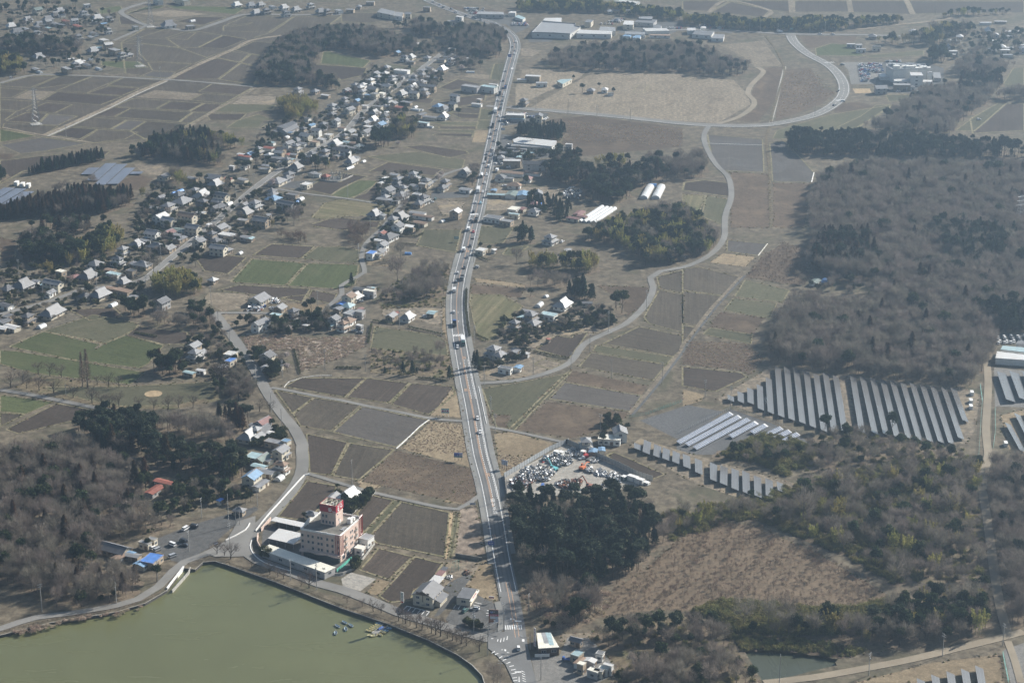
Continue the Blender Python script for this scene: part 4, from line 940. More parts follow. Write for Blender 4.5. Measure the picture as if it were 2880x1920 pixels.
HL = {
'g': '''1095,345,Gr,12,9,g 1110,415,k,10,8,l 400,320,g,9,7,g 780,350,sr,9,5,g 820,525,H,7,6,g 920,570,k,13,9,l 1190,585,Gr,11,6,d 650,660,h,15,11,g 600,565,h,9,7,d
615,520,t,7,4,k 530,540,t,4,3,k 360,610,g,6,5,g 450,745,H,12,9,g 930,685,Hr,8,7,d 1140,665,gr,8,6,g 1290,690,t,6,4,w 1140,745,g,11,6,d 250,760,sr,8,5,g 350,880,G,10,8,w 460,930,Gr,10,7,l
720,865,Gr,13,7,n 910,825,sr,7,4,w 1510,710,g,5,5,g 1650,705,H,10,8,g 1515,805,k,10,8,g 1480,930,fr,8,5,l 1740,930,Gr,11,8,g 1820,860,s,5,4,g 1905,625,h,10,9,b 1885,515,h,6,6,g 1900,560,h,7,6,g
1960,385,h,13,10,g 2090,340,h,8,7,g 2170,600,fr,9,5,d 2080,700,Gr,14,6,g 2280,625,t,6,4,w 2220,665,t,4,3,k 2120,280,h,7,6,g 2215,180,k,9,8,g 2090,105,H,7,6,g 1980,75,sr,12,6,g 1955,30,g,7,5,w 1845,20,h,6,5,w 1570,15,g,6,5,b
1470,25,sr,7,4,w 2180,25,sr,7,4,l 2110,25,s,5,4,r 1510,170,g,7,5,g 1820,180,sr,8,5,g 1790,225,sr,8,4,g 1335,190,fr,4,3,w 1480,370,sr,8,5,l 1270,360,sr,9,5,r 1520,50,sr,12,4,r 2020,135,f,5,6,g 2150,90,sr,5,4,c
240,1110,Gr,9,8,g 470,1090,g,7,6,v 610,1070,sr,10,8,e 800,1030,Gr,10,7,g 20,1245,k,8,7,g 300,1280,hr,12,8,g 465,1310,g,8,6,l 620,1180,s,9,6,g 880,1215,G,7,7,g 1060,1130,H,7,6,d 1115,1200,h,7,5,d
1270,1130,fr,12,7,w 1180,1030,G,9,7,g 1270,1030,f,4,4,l 1530,1165,sr,8,5,g 1590,1180,s,5,4,c 1150,1310,Gr,11,7,l 1275,1325,h,5,5,g 1445,1365,t,4,3,w 100,1530,hr,11,8,l 170,1165,s,6,4,b 130,1210,sr,8,4,l 560,1130,sr,8,4,l''',
'k': '''1310,295,h,9,8,g 1620,255,Hr,9,6,d 1690,115,H,8,7,l 1210,455,k,12,9,g 1010,485,s,8,5,v 840,410,fr,6,5,y 1570,445,fr,10,5,c 1520,390,sr,7,4,n 1810,425,fr,6,5,d 1700,535,k,7,6,g 1920,310,sr,12,6,g
320,580,k,12,9,g 110,635,h,9,7,d 730,570,Gr,13,6,g 690,605,sr,12,4,c 690,695,g,7,4,g 500,545,sr,5,4,g 1380,705,k,12,8,g 1165,740,h,8,7,d 1540,645,sr,9,4,n 1700,675,fr,12,6,n 80,875,sr,9,6,d 150,895,t,4,3,w 720,955,k,16,9,g
110,1025,f,7,5,d 380,1045,H,9,6,d 50,1095,s,8,7,g 160,1175,sr,10,6,w 570,1150,t,6,4,w 1555,855,t,6,4,w 2230,825,G,9,7,d 1835,765,s,5,4,g 30,1190,sr,7,5,w''',
'h': '''575,70,H,9,7,g 810,75,h,7,6,g 960,140,sr,8,4,w 1250,65,g,7,5,g 1275,95,s,5,4,r 1440,40,H,10,8,g 1460,100,H,8,6,l 1610,60,Hr,8,6,g 1545,140,fr,6,4,b 1640,140,f,6,6,l 1735,115,f,5,5,y 1815,20,Hr,8,6,g 2005,105,k,9,7,g
1825,205,H,8,6,l 2130,40,H,9,7,g 2180,110,Gr,8,6,g 2310,85,H,8,7,g 2070,235,sr,11,4,l 1970,305,sr,8,5,r 2195,290,t,5,3,w 2195,330,tr,9,3,w 1215,200,H,6,6,g 1390,215,G,5,5,b 1240,265,sr,8,5,d 1370,275,Gr,9,6,d 1505,285,sr,6,4,w
1285,335,G,9,7,g 1225,400,sr,6,4,g 1050,295,H,10,8,l 1040,395,h,7,6,d 700,460,sr,6,5,d 890,425,t,4,3,w 270,635,s,7,6,d 1100,490,G,6,6,g 925,550,H,9,7,g 835,625,Gr,7,6,g 760,550,s,7,5,b 650,615,Hr,6,6,d 690,695,Gr,9,7,l 560,750,h,8,7,g
450,800,G,9,6,g 215,790,sr,6,4,c 420,710,t,5,4,w 465,655,sr,5,4,b 1000,685,f,6,6,w 905,745,sr,6,5,w 810,785,fr,7,5,n 640,805,sr,7,5,g 550,850,H,8,7,g 350,885,Gr,6,5,g 320,930,Gr,7,5,l 180,865,sr,9,5,r 30,890,H,7,7,g
1090,795,k,10,8,l 1215,705,H,6,6,g 1185,590,sr,6,4,n 1300,635,g,8,6,l 1400,695,fr,9,6,l 1520,635,g,9,7,g 1555,575,fr,8,6,w 1715,540,G,8,7,b 1515,510,g,6,5,l 1615,465,k,9,7,w 1770,490,Hr,9,6,d 1635,375,k,9,7,g 1770,410,h,8,6,d 1800,375,s,4,3,w
1680,315,fr,8,5,d 1775,285,h,6,6,g 1250,785,sr,6,4,c 1350,800,sr,6,5,n 1420,830,h,6,5,y 1210,845,sr,8,4,l 1320,865,sr,7,4,g 1120,885,Gr,6,5,d 1235,910,Gr,8,5,d 950,925,H,8,7,g 950,980,sr,9,5,g 1120,975,s,7,6,g 770,960,H,9,7,d 740,1005,Hr,8,5,g
1310,1035,k,10,7,g 1370,995,sr,6,5,l 1480,1035,t,4,3,w 1290,1125,t,9,3,w 695,1365,f,8,6,w 850,1225,sr,5,4,l 780,1215,s,6,5,g 680,970,sr,4,3,l 1460,460,s,5,4,g 1900,250,G,5,5,g''',
'l': '''1020,180,H,8,7,l 1065,225,h,6,5,l 730,175,sr,7,5,l 820,220,fr,5,4,l 570,225,t,8,4,w 495,310,t,8,4,w 770,265,H,7,6,g 790,350,h,6,6,g 625,420,G,8,8,g 870,400,H,6,6,g 830,490,h,11,8,g 540,565,sr,9,5,l 575,515,h,6,5,l 720,580,sr,8,5,l
1080,490,fr,6,5,l 1050,355,sr,8,6,l 1170,350,fr,6,4,l 1220,290,H,9,8,g 1180,550,H,10,8,d 1110,620,h,8,6,d 1520,300,H,8,7,g 1490,370,h,9,5,d 1850,410,sr,9,6,l 1835,120,k,10,7,g 410,775,k,9,7,g 540,820,s,4,4,l 1090,780,sr,12,5,l 1180,830,sr,16,4,n
820,825,k,10,8,d 700,895,H,9,7,g 780,985,G,7,7,g 960,995,fr,9,6,w 1130,935,sr,10,5,n 530,1090,g,5,4,r 640,1145,h,13,8,d 480,1215,sr,7,4,w 540,1280,G,7,6,g 500,1375,g,7,6,g 365,1435,f,7,5,k 480,1430,f,4,4,l 1690,760,G,7,7,w 1475,890,t,4,3,w''',
'i': '''770,330,g,5,5,b 960,385,k,8,6,l 870,405,Hr,8,5,g 960,460,sr,8,4,l 1180,400,h,6,6,l 1030,210,h,6,6,w 1530,305,fr,8,5,l 1520,375,h,7,6,l 1480,400,sr,10,5,g 1570,415,H,7,7,g 1510,445,H,8,6,l 1380,435,sr,8,5,d 1700,410,sr,9,4,w 1770,425,sr,5,4,l
1390,550,k,9,7,w 1215,545,sr,7,4,g 1120,580,s,7,5,g 1280,595,h,6,5,l 620,530,h,7,6,l 620,585,sr,6,4,g 470,625,G,7,6,g 600,615,h,7,6,w 835,610,fr,14,7,w 880,640,sr,10,4,g 500,685,H,6,6,l 700,685,H,8,6,g 800,665,sr,10,4,l 705,725,sr,7,4,l 405,725,H,8,6,w
425,770,h,7,4,w 1000,680,Hr,7,5,g 990,715,sr,7,5,w 1110,655,H,6,6,g 1235,675,sr,16,5,l 1100,735,h,9,7,g 1135,795,Gr,8,6,g 1250,805,Gr,7,5,g 1000,795,k,8,7,w 930,825,h,8,7,g 1135,865,H,9,7,g 1165,905,h,7,5,g 1565,935,Gr,7,6,l 1790,830,fr,17,8,l
2035,835,fr,15,7,c 2100,775,sr,8,3,w 1335,1065,h,9,7,b 1410,1095,h,11,8,g 1540,1045,Gr,6,6,g 1105,1185,s,9,5,g 1225,1225,sr,13,5,l 1410,1200,k,8,7,w 1870,1045,sr,9,4,w 1905,985,f,4,4,w 1130,1305,fr,10,4,c 1210,1345,tr,8,3,w 1060,1110,tr,9,3,w 560,780,sr,8,4,l
630,800,Gr,8,6,l 430,835,Gr,9,6,g 260,830,H,8,7,w 300,790,H,7,6,w 185,770,h,5,5,l 70,845,g,6,5,l 350,710,sr,3,3,l''',
'j': '''650,125,H,9,7,d 460,290,f,6,6,d 540,340,fr,16,8,w 570,370,sr,12,3,c 860,325,G,8,6,d 490,975,fr,14,6,w 800,985,Gr,18,7,d 500,1110,sr,18,6,n 780,1110,sr,12,5,n 330,1165,h,9,7,d 450,1185,sr,7,4,l 710,1180,h,7,5,v 520,1270,hr,10,6,n 640,850,sr,7,4,e 590,895,s,5,4,c
340,890,h,7,5,l 730,835,sr,7,3,c 1160,755,fr,5,5,w 1280,740,fr,5,3,w 270,1410,sr,13,4,c 490,1400,s,12,8,e 640,1400,s,12,8,b 850,1390,G,7,6,g 240,1350,s,5,4,b 800,1525,h,6,5,v 855,1540,s,5,4,k 365,840,f,6,7,d 545,820,f,5,5,d 460,920,sr,8,3,l''',
'2': '''1190,1440,f,9,7,y 1190,1478,fr,8,3,c 1250,1440,sr,4,6,v 1330,1450,h,8,7,l 1360,1415,sr,5,3,g 1050,1500,fr,13,8,g 1140,1525,fr,9,6,l 1640,1470,s,10,6,v 1600,1505,sr,10,4,v 1660,1492,sr,7,4,v 1320,540,fr,14,7,w 1380,575,fr,10,6,l 1245,550,sr,8,5,w 1720,620,h,7,6,g
1815,615,h,7,5,w 1855,645,sr,5,3,d 60,70,fr,9,6,l 120,45,h,7,5,l 200,18,fr,9,6,l 400,98,fr,9,5,l 460,98,Gr,6,6,l 590,62,fr,8,5,l 760,150,fr,9,6,l 1850,75,h,7,5,w 1890,75,fr,8,7,l 1975,75,fr,9,7,l 860,420,sr,6,4,l 890,492,tr,8,3,w''',
'5': '''1440,75,H,9,8,g 965,155,f,7,6,w 1525,520,k,12,8,l 1305,610,H,9,8,g 1325,655,h,9,6,g 1195,665,H,6,6,g 1245,620,s,5,5,c 1430,600,fr,10,6,c 1290,580,sr,9,4,g 1050,845,H,9,8,g 1090,870,h,8,6,g 1195,850,s,7,5,g 1265,868,sr,5,3,w 1220,962,s,5,4,b 1130,970,fr,8,4,d 455,605,k,9,6,l
345,605,g,7,5,l 625,588,sr,5,6,c 380,590,s,3,3,r 2295,165,h,8,7,l 1555,158,s,6,4,l 1850,1450,fr,12,7,y 1920,1405,G,8,7,g 1685,1480,H,8,6,l 1735,1540,s,5,4,b 1795,1530,s,5,3,b 1835,1440,sr,5,3,l 1690,520,sr,7,4,d 1410,465,t,3,3,w 1365,525,t,7,4,w 1425,770,s,2,2,r 1050,155,s,3,3,w''',
'm': '''340,195,g,12,10,g 625,315,g,7,6,l 350,530,G,11,6,g 450,490,gr,7,4,g 570,445,fr,7,4,c 810,385,H,8,6,d 870,500,sr,5,3,l 980,570,fr,4,3,w 1575,165,G,7,7,n 1670,150,k,8,6,l 1560,285,h,7,6,c 1470,265,s,5,4,k 1430,335,s,5,5,g 1860,115,fr,8,4,y 1880,50,sr,5,3,g 1715,65,sr,7,5,d
1610,395,f,9,7,l 1730,400,f,5,5,l 1370,475,G,6,6,g 1560,490,h,8,7,n 1495,555,H,6,6,n 1720,570,fr,4,3,w 1910,55,f,3,3,c 450,980,G,7,7,d 520,985,sr,5,4,l 430,1135,s,5,4,l 600,1125,sr,5,4,d 1330,570,s,3,2,c 1730,340,s,4,3,v''',
'4': '''1335,815,G,8,6,l 1345,870,H,9,7,l 1390,860,g,5,5,l 1590,870,f,7,6,w 1590,915,f,7,4,k 1535,960,s,5,4,l 1465,355,h,5,5,w 1305,1000,sr,7,3,c 1385,985,sr,5,3,w 900,480,s,5,3,g''',
'd': '''790,440,g,9,6,v 950,465,s,4,3,l 590,560,sr,7,4,g 400,790,k,12,8,l 560,700,Hr,7,6,l 640,850,g,7,5,l 790,650,g,8,6,d 920,750,sr,6,4,w 1110,1015,fr,11,5,g 1420,1040,f,4,4,b 1270,1235,G,8,6,g 1380,1340,s,5,5,g 760,1440,g,9,5,e 530,1400,f,8,7,c 880,1500,sr,6,4,g''',
'a': '''140,190,G,9,7,b 340,130,sr,9,6,l 260,300,s,10,4,g 210,110,s,5,4,n 240,55,sr,8,4,c 540,50,Hr,8,5,n 520,200,t,5,4,w 1480,445,k,12,9,w 1265,475,g,7,5,l 960,700,hr,6,4,g 1720,1070,f,6,5,l 1630,1180,f,4,4,y''',
'8': '''1620,1270,gr,5,3,d 1625,1370,f,5,4,c 1645,1420,s,6,3,n 1713,1415,s,3,5,w 1785,1367,f,3,3,g 1740,1485,f,3,5,y 1775,1485,f,2.5,4,l 1810,1470,f,2.5,4,y 1840,1465,f,2,4,w 1655,1455,f,3,3,y''',
'7': '''790,640,gr,15,8,d 850,665,sr,12,4,b 820,700,s,7,4,n 1045,715,f,10,7,k 990,740,s,8,6,b 910,690,sr,8,4,l 1000,605,fr,6,3,l 1050,580,fr,4,3,l 1135,185,sr,11,4,r 1065,240,s,11,5,r 1650,372,hr,5,4,g 1515,310,s,3,2,k''',
'6': '''915,372,s,8,5,e 975,360,t,5,4,k''',
'3': '''1160,308,fr,8,4,w 1215,312,fr,6,4,w 1228,342,fr,9,5,l 1335,332,fr,8,5,d 1590,215,h,7,7,w 1310,248,h,9,7,g 1910,250,h,8,6,w 1820,278,sr,8,4,w 1875,280,sr,11,4,w 1780,318,sr,14,5,w 2085,158,sr,12,4,w 2190,150,sr,12,4,w 2110,205,k,9,7,w 2265,218,sr,16,5,w
2235,252,sr,10,4,w 2165,282,sr,9,5,w 2200,322,h,8,7,w 2250,330,sr,7,4,w 2135,342,h,9,7,l 2220,348,fr,10,6,w 2240,380,sr,9,5,l 1865,365,fr,8,5,w 1870,388,f,4,3,w 2340,340,H,8,7,g 2340,312,sr,6,4,w 1365,608,Gr,10,8,l 1510,600,fr,15,7,l 1565,600,fr,8,7,d 1835,322,k,8,6,l 2160,240,g,6,5,w''',
'1': '''258,68,G,9,8,e 410,72,k,10,7,l 380,98,k,9,7,g 330,128,k,10,7,g 190,132,k,9,7,l 270,165,k,9,7,g 265,188,sr,9,5,l 330,148,G,6,6,l 380,165,sr,12,5,g 455,148,sr,11,5,r 535,182,sr,14,5,r 512,142,G,7,6,l 575,92,H,9,7,g 605,108,sr,8,5,l 670,120,k,10,8,w 662,150,sr,9,5,w
750,130,H,9,6,g 712,165,s,7,5,b 78,175,k,9,7,w 115,212,k,11,7,g 175,202,sr,12,6,l 262,222,sr,8,5,l 335,195,sr,7,4,c 430,175,sr,9,4,g 645,232,sr,12,5,g 628,258,sr,10,4,l 540,255,H,8,6,g 715,278,fr,10,7,w 745,308,G,8,6,w 640,345,k,10,8,l 678,330,s,6,5,c 790,358,fr,14,7,l 842,378,H,8,6,l 890,375,h,7,5,l
265,388,k,10,8,l 488,408,s,6,4,w 535,432,k,10,7,w 565,425,s,6,4,w 625,405,t,5,4,w 520,448,H,8,6,g 600,450,sr,13,5,d 680,472,tr,9,4,w 460,487,fr,14,5,l 265,492,tr,11,4,w 245,478,sr,10,5,l 933,187,fr,8,5,l 1162,168,k,13,11,g 1312,182,f,9,7,l 1325,142,t,6,4,w 1090,12,fr,14,6,l 1250,10,fr,24,8,l 1630,30,k,9,7,w
1730,32,k,9,7,l 1795,28,k,8,6,l 1835,75,H,9,7,g 1765,82,k,10,7,l 1880,48,sr,9,5,l 1970,92,H,9,6,d 1955,48,k,9,7,l 2040,62,k,9,7,l 2140,38,H,8,6,l 2210,75,k,9,7,l 2255,80,H,9,6,d 2335,75,fr,9,6,l 600,35,f,7,5,w 420,105,s,9,5,g 150,205,sr,6,4,l 745,210,H,7,5,l 705,190,sr,7,4,l'''}
FAR_FLAT = {'f', 's'}
for fr_, lst in HL.items():
    for tok in lst.split():
        x, y, ty, w_, d_, rc_ = tok.split(',')
        hz = {'h': 3, 'g': 3, 'G': 5, 'H': 4, 'k': 3.5, 'f': 3, 's': 2.2, 't': 1.4}[ty[0]]
        X, Y = P1(f'{fr_} {x},{y}', hz)
        ag = None
        if fr_ in ('1', '3', 'j', '7') or (fr_ == '2' and int(y) < 700) or (fr_ == '5' and int(x) > 1600): ag = rad({'1': 40, '3': 88, 'j': 80, '7': 62}.get(fr_, 84) + RN.uniform(-9, 9) - (90 if 'r' in ty[1:] else 0))
        house(X, Y, ty, float(w_), float(d_), rc_, None, ag, place=fr_)
# big barn beside the village street, pagoda-roofed hall by the graves
X, Y = P1('h 450,590', 4); house(X, Y, 'g', 21, 8, 'd', 2, label='long dark grey barn with huge plain roof beside the village street', place='x')
X, Y = P1('h 960,1245', 3); house(X, Y, 'h', 5, 5, 'r', 4, label='small square hall with pointed red roof beside the gravestones', place='x', cat='temple hall')
# restaurant and its neighbours by the pond road
X, Y = P1('b 605,480', 6); rst = house(X, Y, 'G', 11.6, 10.0, 'd', 0, ang=rad(68), label='big grey gabled restaurant with timbered gable beside the pond road', place='x', cat='restaurant')
mb = MB(); mb.box(-5.86, 0, 6.6, .12, 6.5, 1.5); mb.box(-5.9, 0, 4.6, .1, .35, 4.2); mb.build('timber_gable', WM[4], rst)
mb = MB(); mb.face((-4, -5.0, 3.9), (5.2, -5.0, 3.9), (5.2, -8.4, 2.7), (-4, -8.4, 2.7)); mb.face((-4, -8.4, 2.6), (5.2, -8.4, 2.6), (5.2, -5.0, 3.8), (-4, -5.0, 3.8)); mb.build('porch_roof', RM['d'][0], rst)
mb = MB(); mb.prism([(-3.4, -7.6), (4.6, -7.6), (4.6, -5.05), (-3.4, -5.05)], 0, 2.7); mb.build('porch_wall', WM[0], rst)
mb = MB(); mb.box(-6.6, -1.0, 1.4, 1.6, 2.2, .25, tilt=Matrix.Rotation(rad(25), 3, 'Y')); mb.build('ramp', M_conc, rst)
# ---------------------------------------------------------------- large blocks: roof outline seen at height h
def block(s, h, rc, wi, label, cat='building', name='building', win=0, rows=1, parapet=0.0, wall_h=None):
    P = gp(s, h); n = len(P)
    if sum(P[i][0] * P[(i + 1) % n][1] - P[(i + 1) % n][0] * P[i][1] for i in range(n)) < 0: P = P[::-1]
    cx = sum(p[0] for p in P) / n; cyy = sum(p[1] for p in P) / n
    root = empty(name, (cx, cyy, 0.03)); Q = [(x - cx, y - cyy) for x, y in P]
    W = MB(); Wq = [(x * .985, y * .985) for x, y in Q]; W.prism(Wq, 0, h - .25); W.build('wall', WM[wi], root)
    Rf = MB(); Rf.prism(Q, h - .25, h, True)
    if parapet:
        for i in range(n):
            a, b = Wq[i], Wq[(i + 1) % n]; l = math.hypot(b[0] - a[0], b[1] - a[1]); Rf.box((a[0] + b[0]) / 2, (a[1] + b[1]) / 2, h + parapet / 2, l, .3, parapet, math.atan2(b[1] - a[1], b[0] - a[0]))
    Rf.build('roof', RM[rc][0], root)
    if win:
        for i in range(n):
            a, b = Wq[i], Wq[(i + 1) % n]; l = math.hypot(b[0] - a[0], b[1] - a[1]); an = math.atan2(b[1] - a[1], b[0] - a[0])
            if l < 4: continue
            k_ = max(1, int(l / win))
            for k in range(k_):
                for r in range(rows):
                    t = (k + .5) / k_; inst('window', ME_WIN, root, (a[0] + (b[0] - a[0]) * t, a[1] + (b[1] - a[1]) * t, h * (r + .55) / rows), an, (min(2.2, win * .6), 1, 1.3))
    tag(root, label, cat); OCC.append((cx, cyy, max(math.hypot(*q) for q in Q) * .9)); return root, Q, h
def opencover(s, h, rc, label, name='carport', cat='carport', back=None):
    "roof sheet on posts"
    P = gp(s, h); n = len(P); cx = sum(p[0] for p in P) / n; cyy = sum(p[1] for p in P) / n; root = empty(name, (cx, cyy, 0.03))
    Q = [(x - cx, y - cyy) for x, y in P]; mb = MB(); mb.prism(Q, h - .22, h, True); mb.build('roof', RM[rc][0], root)
    for i in range(n):
        a, b = Q[i], Q[(i + 1) % n]; l = math.hypot(b[0] - a[0], b[1] - a[1])
        for k in range(max(1, int(l / 4.5))):
            t = k / max(1, int(l / 4.5)); m2 = MB(); m2.bar((.95 * (a[0] + (b[0] - a[0]) * t), .95 * (a[1] + (b[1] - a[1]) * t), 0), (.95 * (a[0] + (b[0] - a[0]) * t), .95 * (a[1] + (b[1] - a[1]) * t), h - .2), .12); m2.build('post', M_steel, root)
    if back is not None:
        a, b = Q[back], Q[(back + 1) % n]; m2 = MB(); m2.box((a[0] + b[0]) * .48, (a[1] + b[1]) * .48, h / 2 - .15, math.hypot(b[0] - a[0], b[1] - a[1]) * .95, .15, h - .3, math.atan2(b[1] - a[1], b[0] - a[0])); m2.build('back_wall', M_conc, root)
    tag(root, label, cat); return root
opencover('a 398,798 465,745 880,832 830,892', 3.2, 'w', 'narrow white carport roof along the ploughed field behind the hotel', back=1)
opencover('a 358,1042 512,906 826,975 826,1035 712,1122', 3.3, 'w', 'broad white carport roof in the middle of the hotel yard')
block('a 270,1205 380,1126 1292,1442 1146,1516', 3.7, 'y', 2, 'long low cream roofed hotel garage beside the pond road', 'garage', win=7)
opencover('b 590,388 700,272 838,302 742,416', 3.0, 'w', 'white sheet-roofed workshop behind the gabled restaurant', 'workshop', 'workshop', 0)
block('b 703,266 768,202 858,217 792,286', 3.0, 'v', 0, 'pinkish roofed shed between white workshop and dark tarred shed', 'shed')
block('b 775,200 822,152 890,172 848,216', 2.8, 'd', 4, 'small dark shed at the far end of the restaurant row', 'shed')
brg, Qb, hb = block('b 998,582 1095,440 1282,467 1190,607', 3.9, 'g', 0, 'cream drive-in burger shop with sloping grey roof in the corner car park', 'restaurant', win=5)
mb = MB(); e_ = [Qb[i] for i in range(4)]
def edge(Q, i): a, b = Q[i], Q[(i + 1) % len(Q)]; return ((a[0] + b[0]) / 2, (a[1] + b[1]) / 2), math.hypot(b[0] - a[0], b[1] - a[1]), math.atan2(b[1] - a[1], b[0] - a[0])
for i in range(4):
    (ex, ey), el, ea = edge(Qb, i)
    if ex > 0: mb.box(ex * 1.08, ey * 1.08, 2.9, el + 1.2, 1.4, .3, ea); mb.mi = 1; mb.box(ex * 1.13, ey * 1.13, 3.1, el * .5, .15, .35, ea); mb.mi = 0
mb.build('canopy', [WM[1], CP['red']], brg)
# shop with three coloured roof strips at the bottom right of the junction
shop, Qs, hs_ = block('q 1262,182 1655,176 1888,575 1318,612', 4.0, 'y', 4, 'roadside diner with cream and pale blue roof strips at the junction', 'restaurant', win=4)
Pq = lambda s: [(x - shop.location.x, y - shop.location.y) for x, y in gp(s, 4.02)]
for rc_, s_ in (('c', 'q 1505,172 1655,176 1745,520 1625,520'), ('l', 'q 1395,182 1500,172 1600,470 1480,470')):
    mb = MB(); mb.prism(Pq(s_), 4.005, 4.06); mb.build('roof_strip', RM[rc_ if rc_ != 'c' else 'c'][0], shop)
mb = MB(); (ex, ey) = Pq('q 1400,780')[0]; mb.box(*Pq('q 1420,640')[0], 1.1, 6.5, .3, 1.4, 0.05); mb.build('white_front', WM[1], shop)
block('h 285,570 510,488 570,520 400,600', 5.2, 'd', 2, 'dull wide roofed store behind the long dark barn', 'barn')
def tunnel(s, wd, rc, label):
    A, B = gp(s); X, Y = (A[0] + B[0]) / 2, (A[1] + B[1]) / 2
    house(X, Y, 't', math.hypot(B[0] - A[0], B[1] - A[1]), wd, rc, None, math.atan2(B[1] - A[1], B[0] - A[0]), label, 'x')
tunnel('2 2082,1372 2128,1290', 6.5, 'w', 'long white film greenhouse, the nearer to the highway of the twin pair'); tunnel('2 2165,1372 2205,1290', 6.5, 'w', 'long white film greenhouse, the farther from the highway of the twin pair')
for k_, s_ in enumerate(('2 1640,1532 1798,1428', '2 1672,1534 1830,1434', '2 1706,1536 1858,1438', '2 1738,1538 1885,1440')): tunnel(s_, 3.6, 'w', ('first', 'second', 'third', 'fourth')[k_] + ' long low plastic tunnel counted from the red brown sheds')
tunnel('2 2118,1283 2172,1283', 4, 'k', 'bright blue sheeted tunnel at the end of the twin greenhouses'); tunnel('l 890,1428 990,1432', 3, 'k', 'blue sheeted stack beside the lane below the mown field')
# factories and shops by the highway and in the distance
block('j 500,652 580,615 1108,668 1098,712 1040,745 520,690', 5.3, 'w', 1, 'long white factory hall beside the square conifer block', 'factory', win=6, rows=1)
block('j 470,735 515,690 555,678 1045,716 1002,765 620,742', 4.3, 'l', 0, 'lower cream front hall of the white factory', 'factory', win=5)
block('j 410,765 560,735 720,745 690,790', 3.0, 'g', 2, 'grey roofed loading bay below the white factory halls', 'factory', win=5)
block('f 215,285 330,165 700,187 700,212 758,226 640,302 480,292', 5.4, 'l', 1, 'huge grey roofed supermarket hall in the distance', 'supermarket', win=12, parapet=.8)
block('f 340,150 362,122 548,120 545,168', 6.3, 'w', 1, 'white back hall behind the huge supermarket', 'supermarket')
block('f 708,292 740,250 1108,266 1095,302', 4.8, 'w', 1, 'long white factory hall next to the supermarket', 'factory', win=9)
block('f 958,258 975,215 1140,225 1142,265', 4.8, 'l', 1, 'grey roofed hall behind the long white factory', 'factory', win=9)
block('f 798,168 830,138 898,145 870,172', 5.4, 'g', 0, 'tan square hall between supermarket and factory yard', 'factory')
block('f 1222,194 1240,150 1345,155 1335,198', 5.4, 'w', 0, 'pale two-storey office with white roof at the factory yard', 'office', win=7, rows=2)
block('f 1345,165 1395,130 1600,140 1560,182', 4.2, 'g', 2, 'grey school-like hall beyond the factory yard', 'hall', win=8)
block('f 1400,108 1550,104 1548,136 1395,128', 5.4, 'l', 2, 'pale upper hall behind the grey roofed hall', 'hall')
block('f 1438,232 1700,236 1740,262 1480,268', 3.6, 'w', 1, 'bright white warehouse roof in the middle of the factory yard', 'warehouse')
block('f 1245,270 1470,278 1468,308 1240,298', 3.6, 'l', 1, 'white walled workshop above the two blue roofs', 'workshop', win=7)
block('f 1218,318 1262,288 1320,298 1310,330', 3.0, 'b', 1, 'pale blue roofed workshop nearer the supermarket', 'workshop')
block('f 1325,336 1370,305 1425,315 1410,348', 3.0, 'b', 1, 'second pale blue roofed workshop beside its twin', 'workshop')
block('f 1510,300 1745,302 1745,318 1520,312', 3.0, 'n', 1, 'long low brownish roofed workshop behind the bare wood', 'workshop', win=8)
block('f 1555,198 1650,200 1640,235 1560,228', 3.6, 'g', 1, 'small grey hall right of the white warehouse', 'hall')
block('f 1928,232 2025,230 2022,258 1935,262', 4.2, 'w', 1, 'white flat block at the far end of the factory yard', 'office')
block('f 1985,300 2020,258 2232,268 2195,318', 3.9, 'g', 1, 'wide grey workshop with white walls above the bare wood', 'workshop', win=9)
block('f 2195,345 2230,300 2345,305 2330,350', 3.6, 'g', 1, 'grey roofed workshop nearest the brown field', 'workshop', win=9)
block('f 2075,228 2095,214 2140,216 2140,238', 4.8, 'w', 1, 'tiny white block behind the wide grey workshop', 'office')
block('2 245,85 275,58 370,80 360,108 ', 5.2, 'l', 0, 'long pale factory far off beyond the bare wood', 'factory', win=9, rows=2)
block('2 355,108 372,82 425,88 420,118', 4.5, 'l', 1, 'second pale factory wing far off beside the field', 'factory', win=9)
block('2 930,98 945,80 1118,84 1120,102', 4.5, 'l', 2, 'long car dealer building near the distant junction', 'shop', win=6)
block('2 1150,90 1165,78 1205,80 1200,92', 3.9, 'w', 1, 'white filling station canopy near the distant junction', 'filling station')
block('2 1195,118 1220,104 1270,124 1250,136', 3.0, 'c', 1, 'pale lean-to roofs beside the filling station', 'shed')
block('2 785,115 800,108 842,114 830,122', 7.8, 'w', 1, 'tall white shop block beside the distant highway', 'shop', win=6, rows=3)
block('2 1870,8 1950,2 2060,14 2030,22', 3.2, 'w', 1, 'long white greenhouse roof far beyond the factories', 'greenhouse')
block('2 1485,560 1510,548 1590,545 1525,580', 3.9, 'c', 0, 'pale green roofed tan hall beside the dry grass', 'hall', win=6, rows=1)
block('3 2110,0 2130,0', 1, 'w', 1, '') if False else None
# right edge depot
block('6 2190,838 2205,812 2420,832 2410,862', 4.5, 'c', 1, 'long pale green roofed depot hall at the far side', 'depot', win=6)
block('6 2155,898 2165,852 2420,882 2420,915', 4.1, 'w', 1, 'long white walled depot hall in front', 'depot')
block('6 2295,800 2310,778 2400,782 2390,806', 4.1, 'g', 2, 'grey depot office behind the parked lorries', 'office')
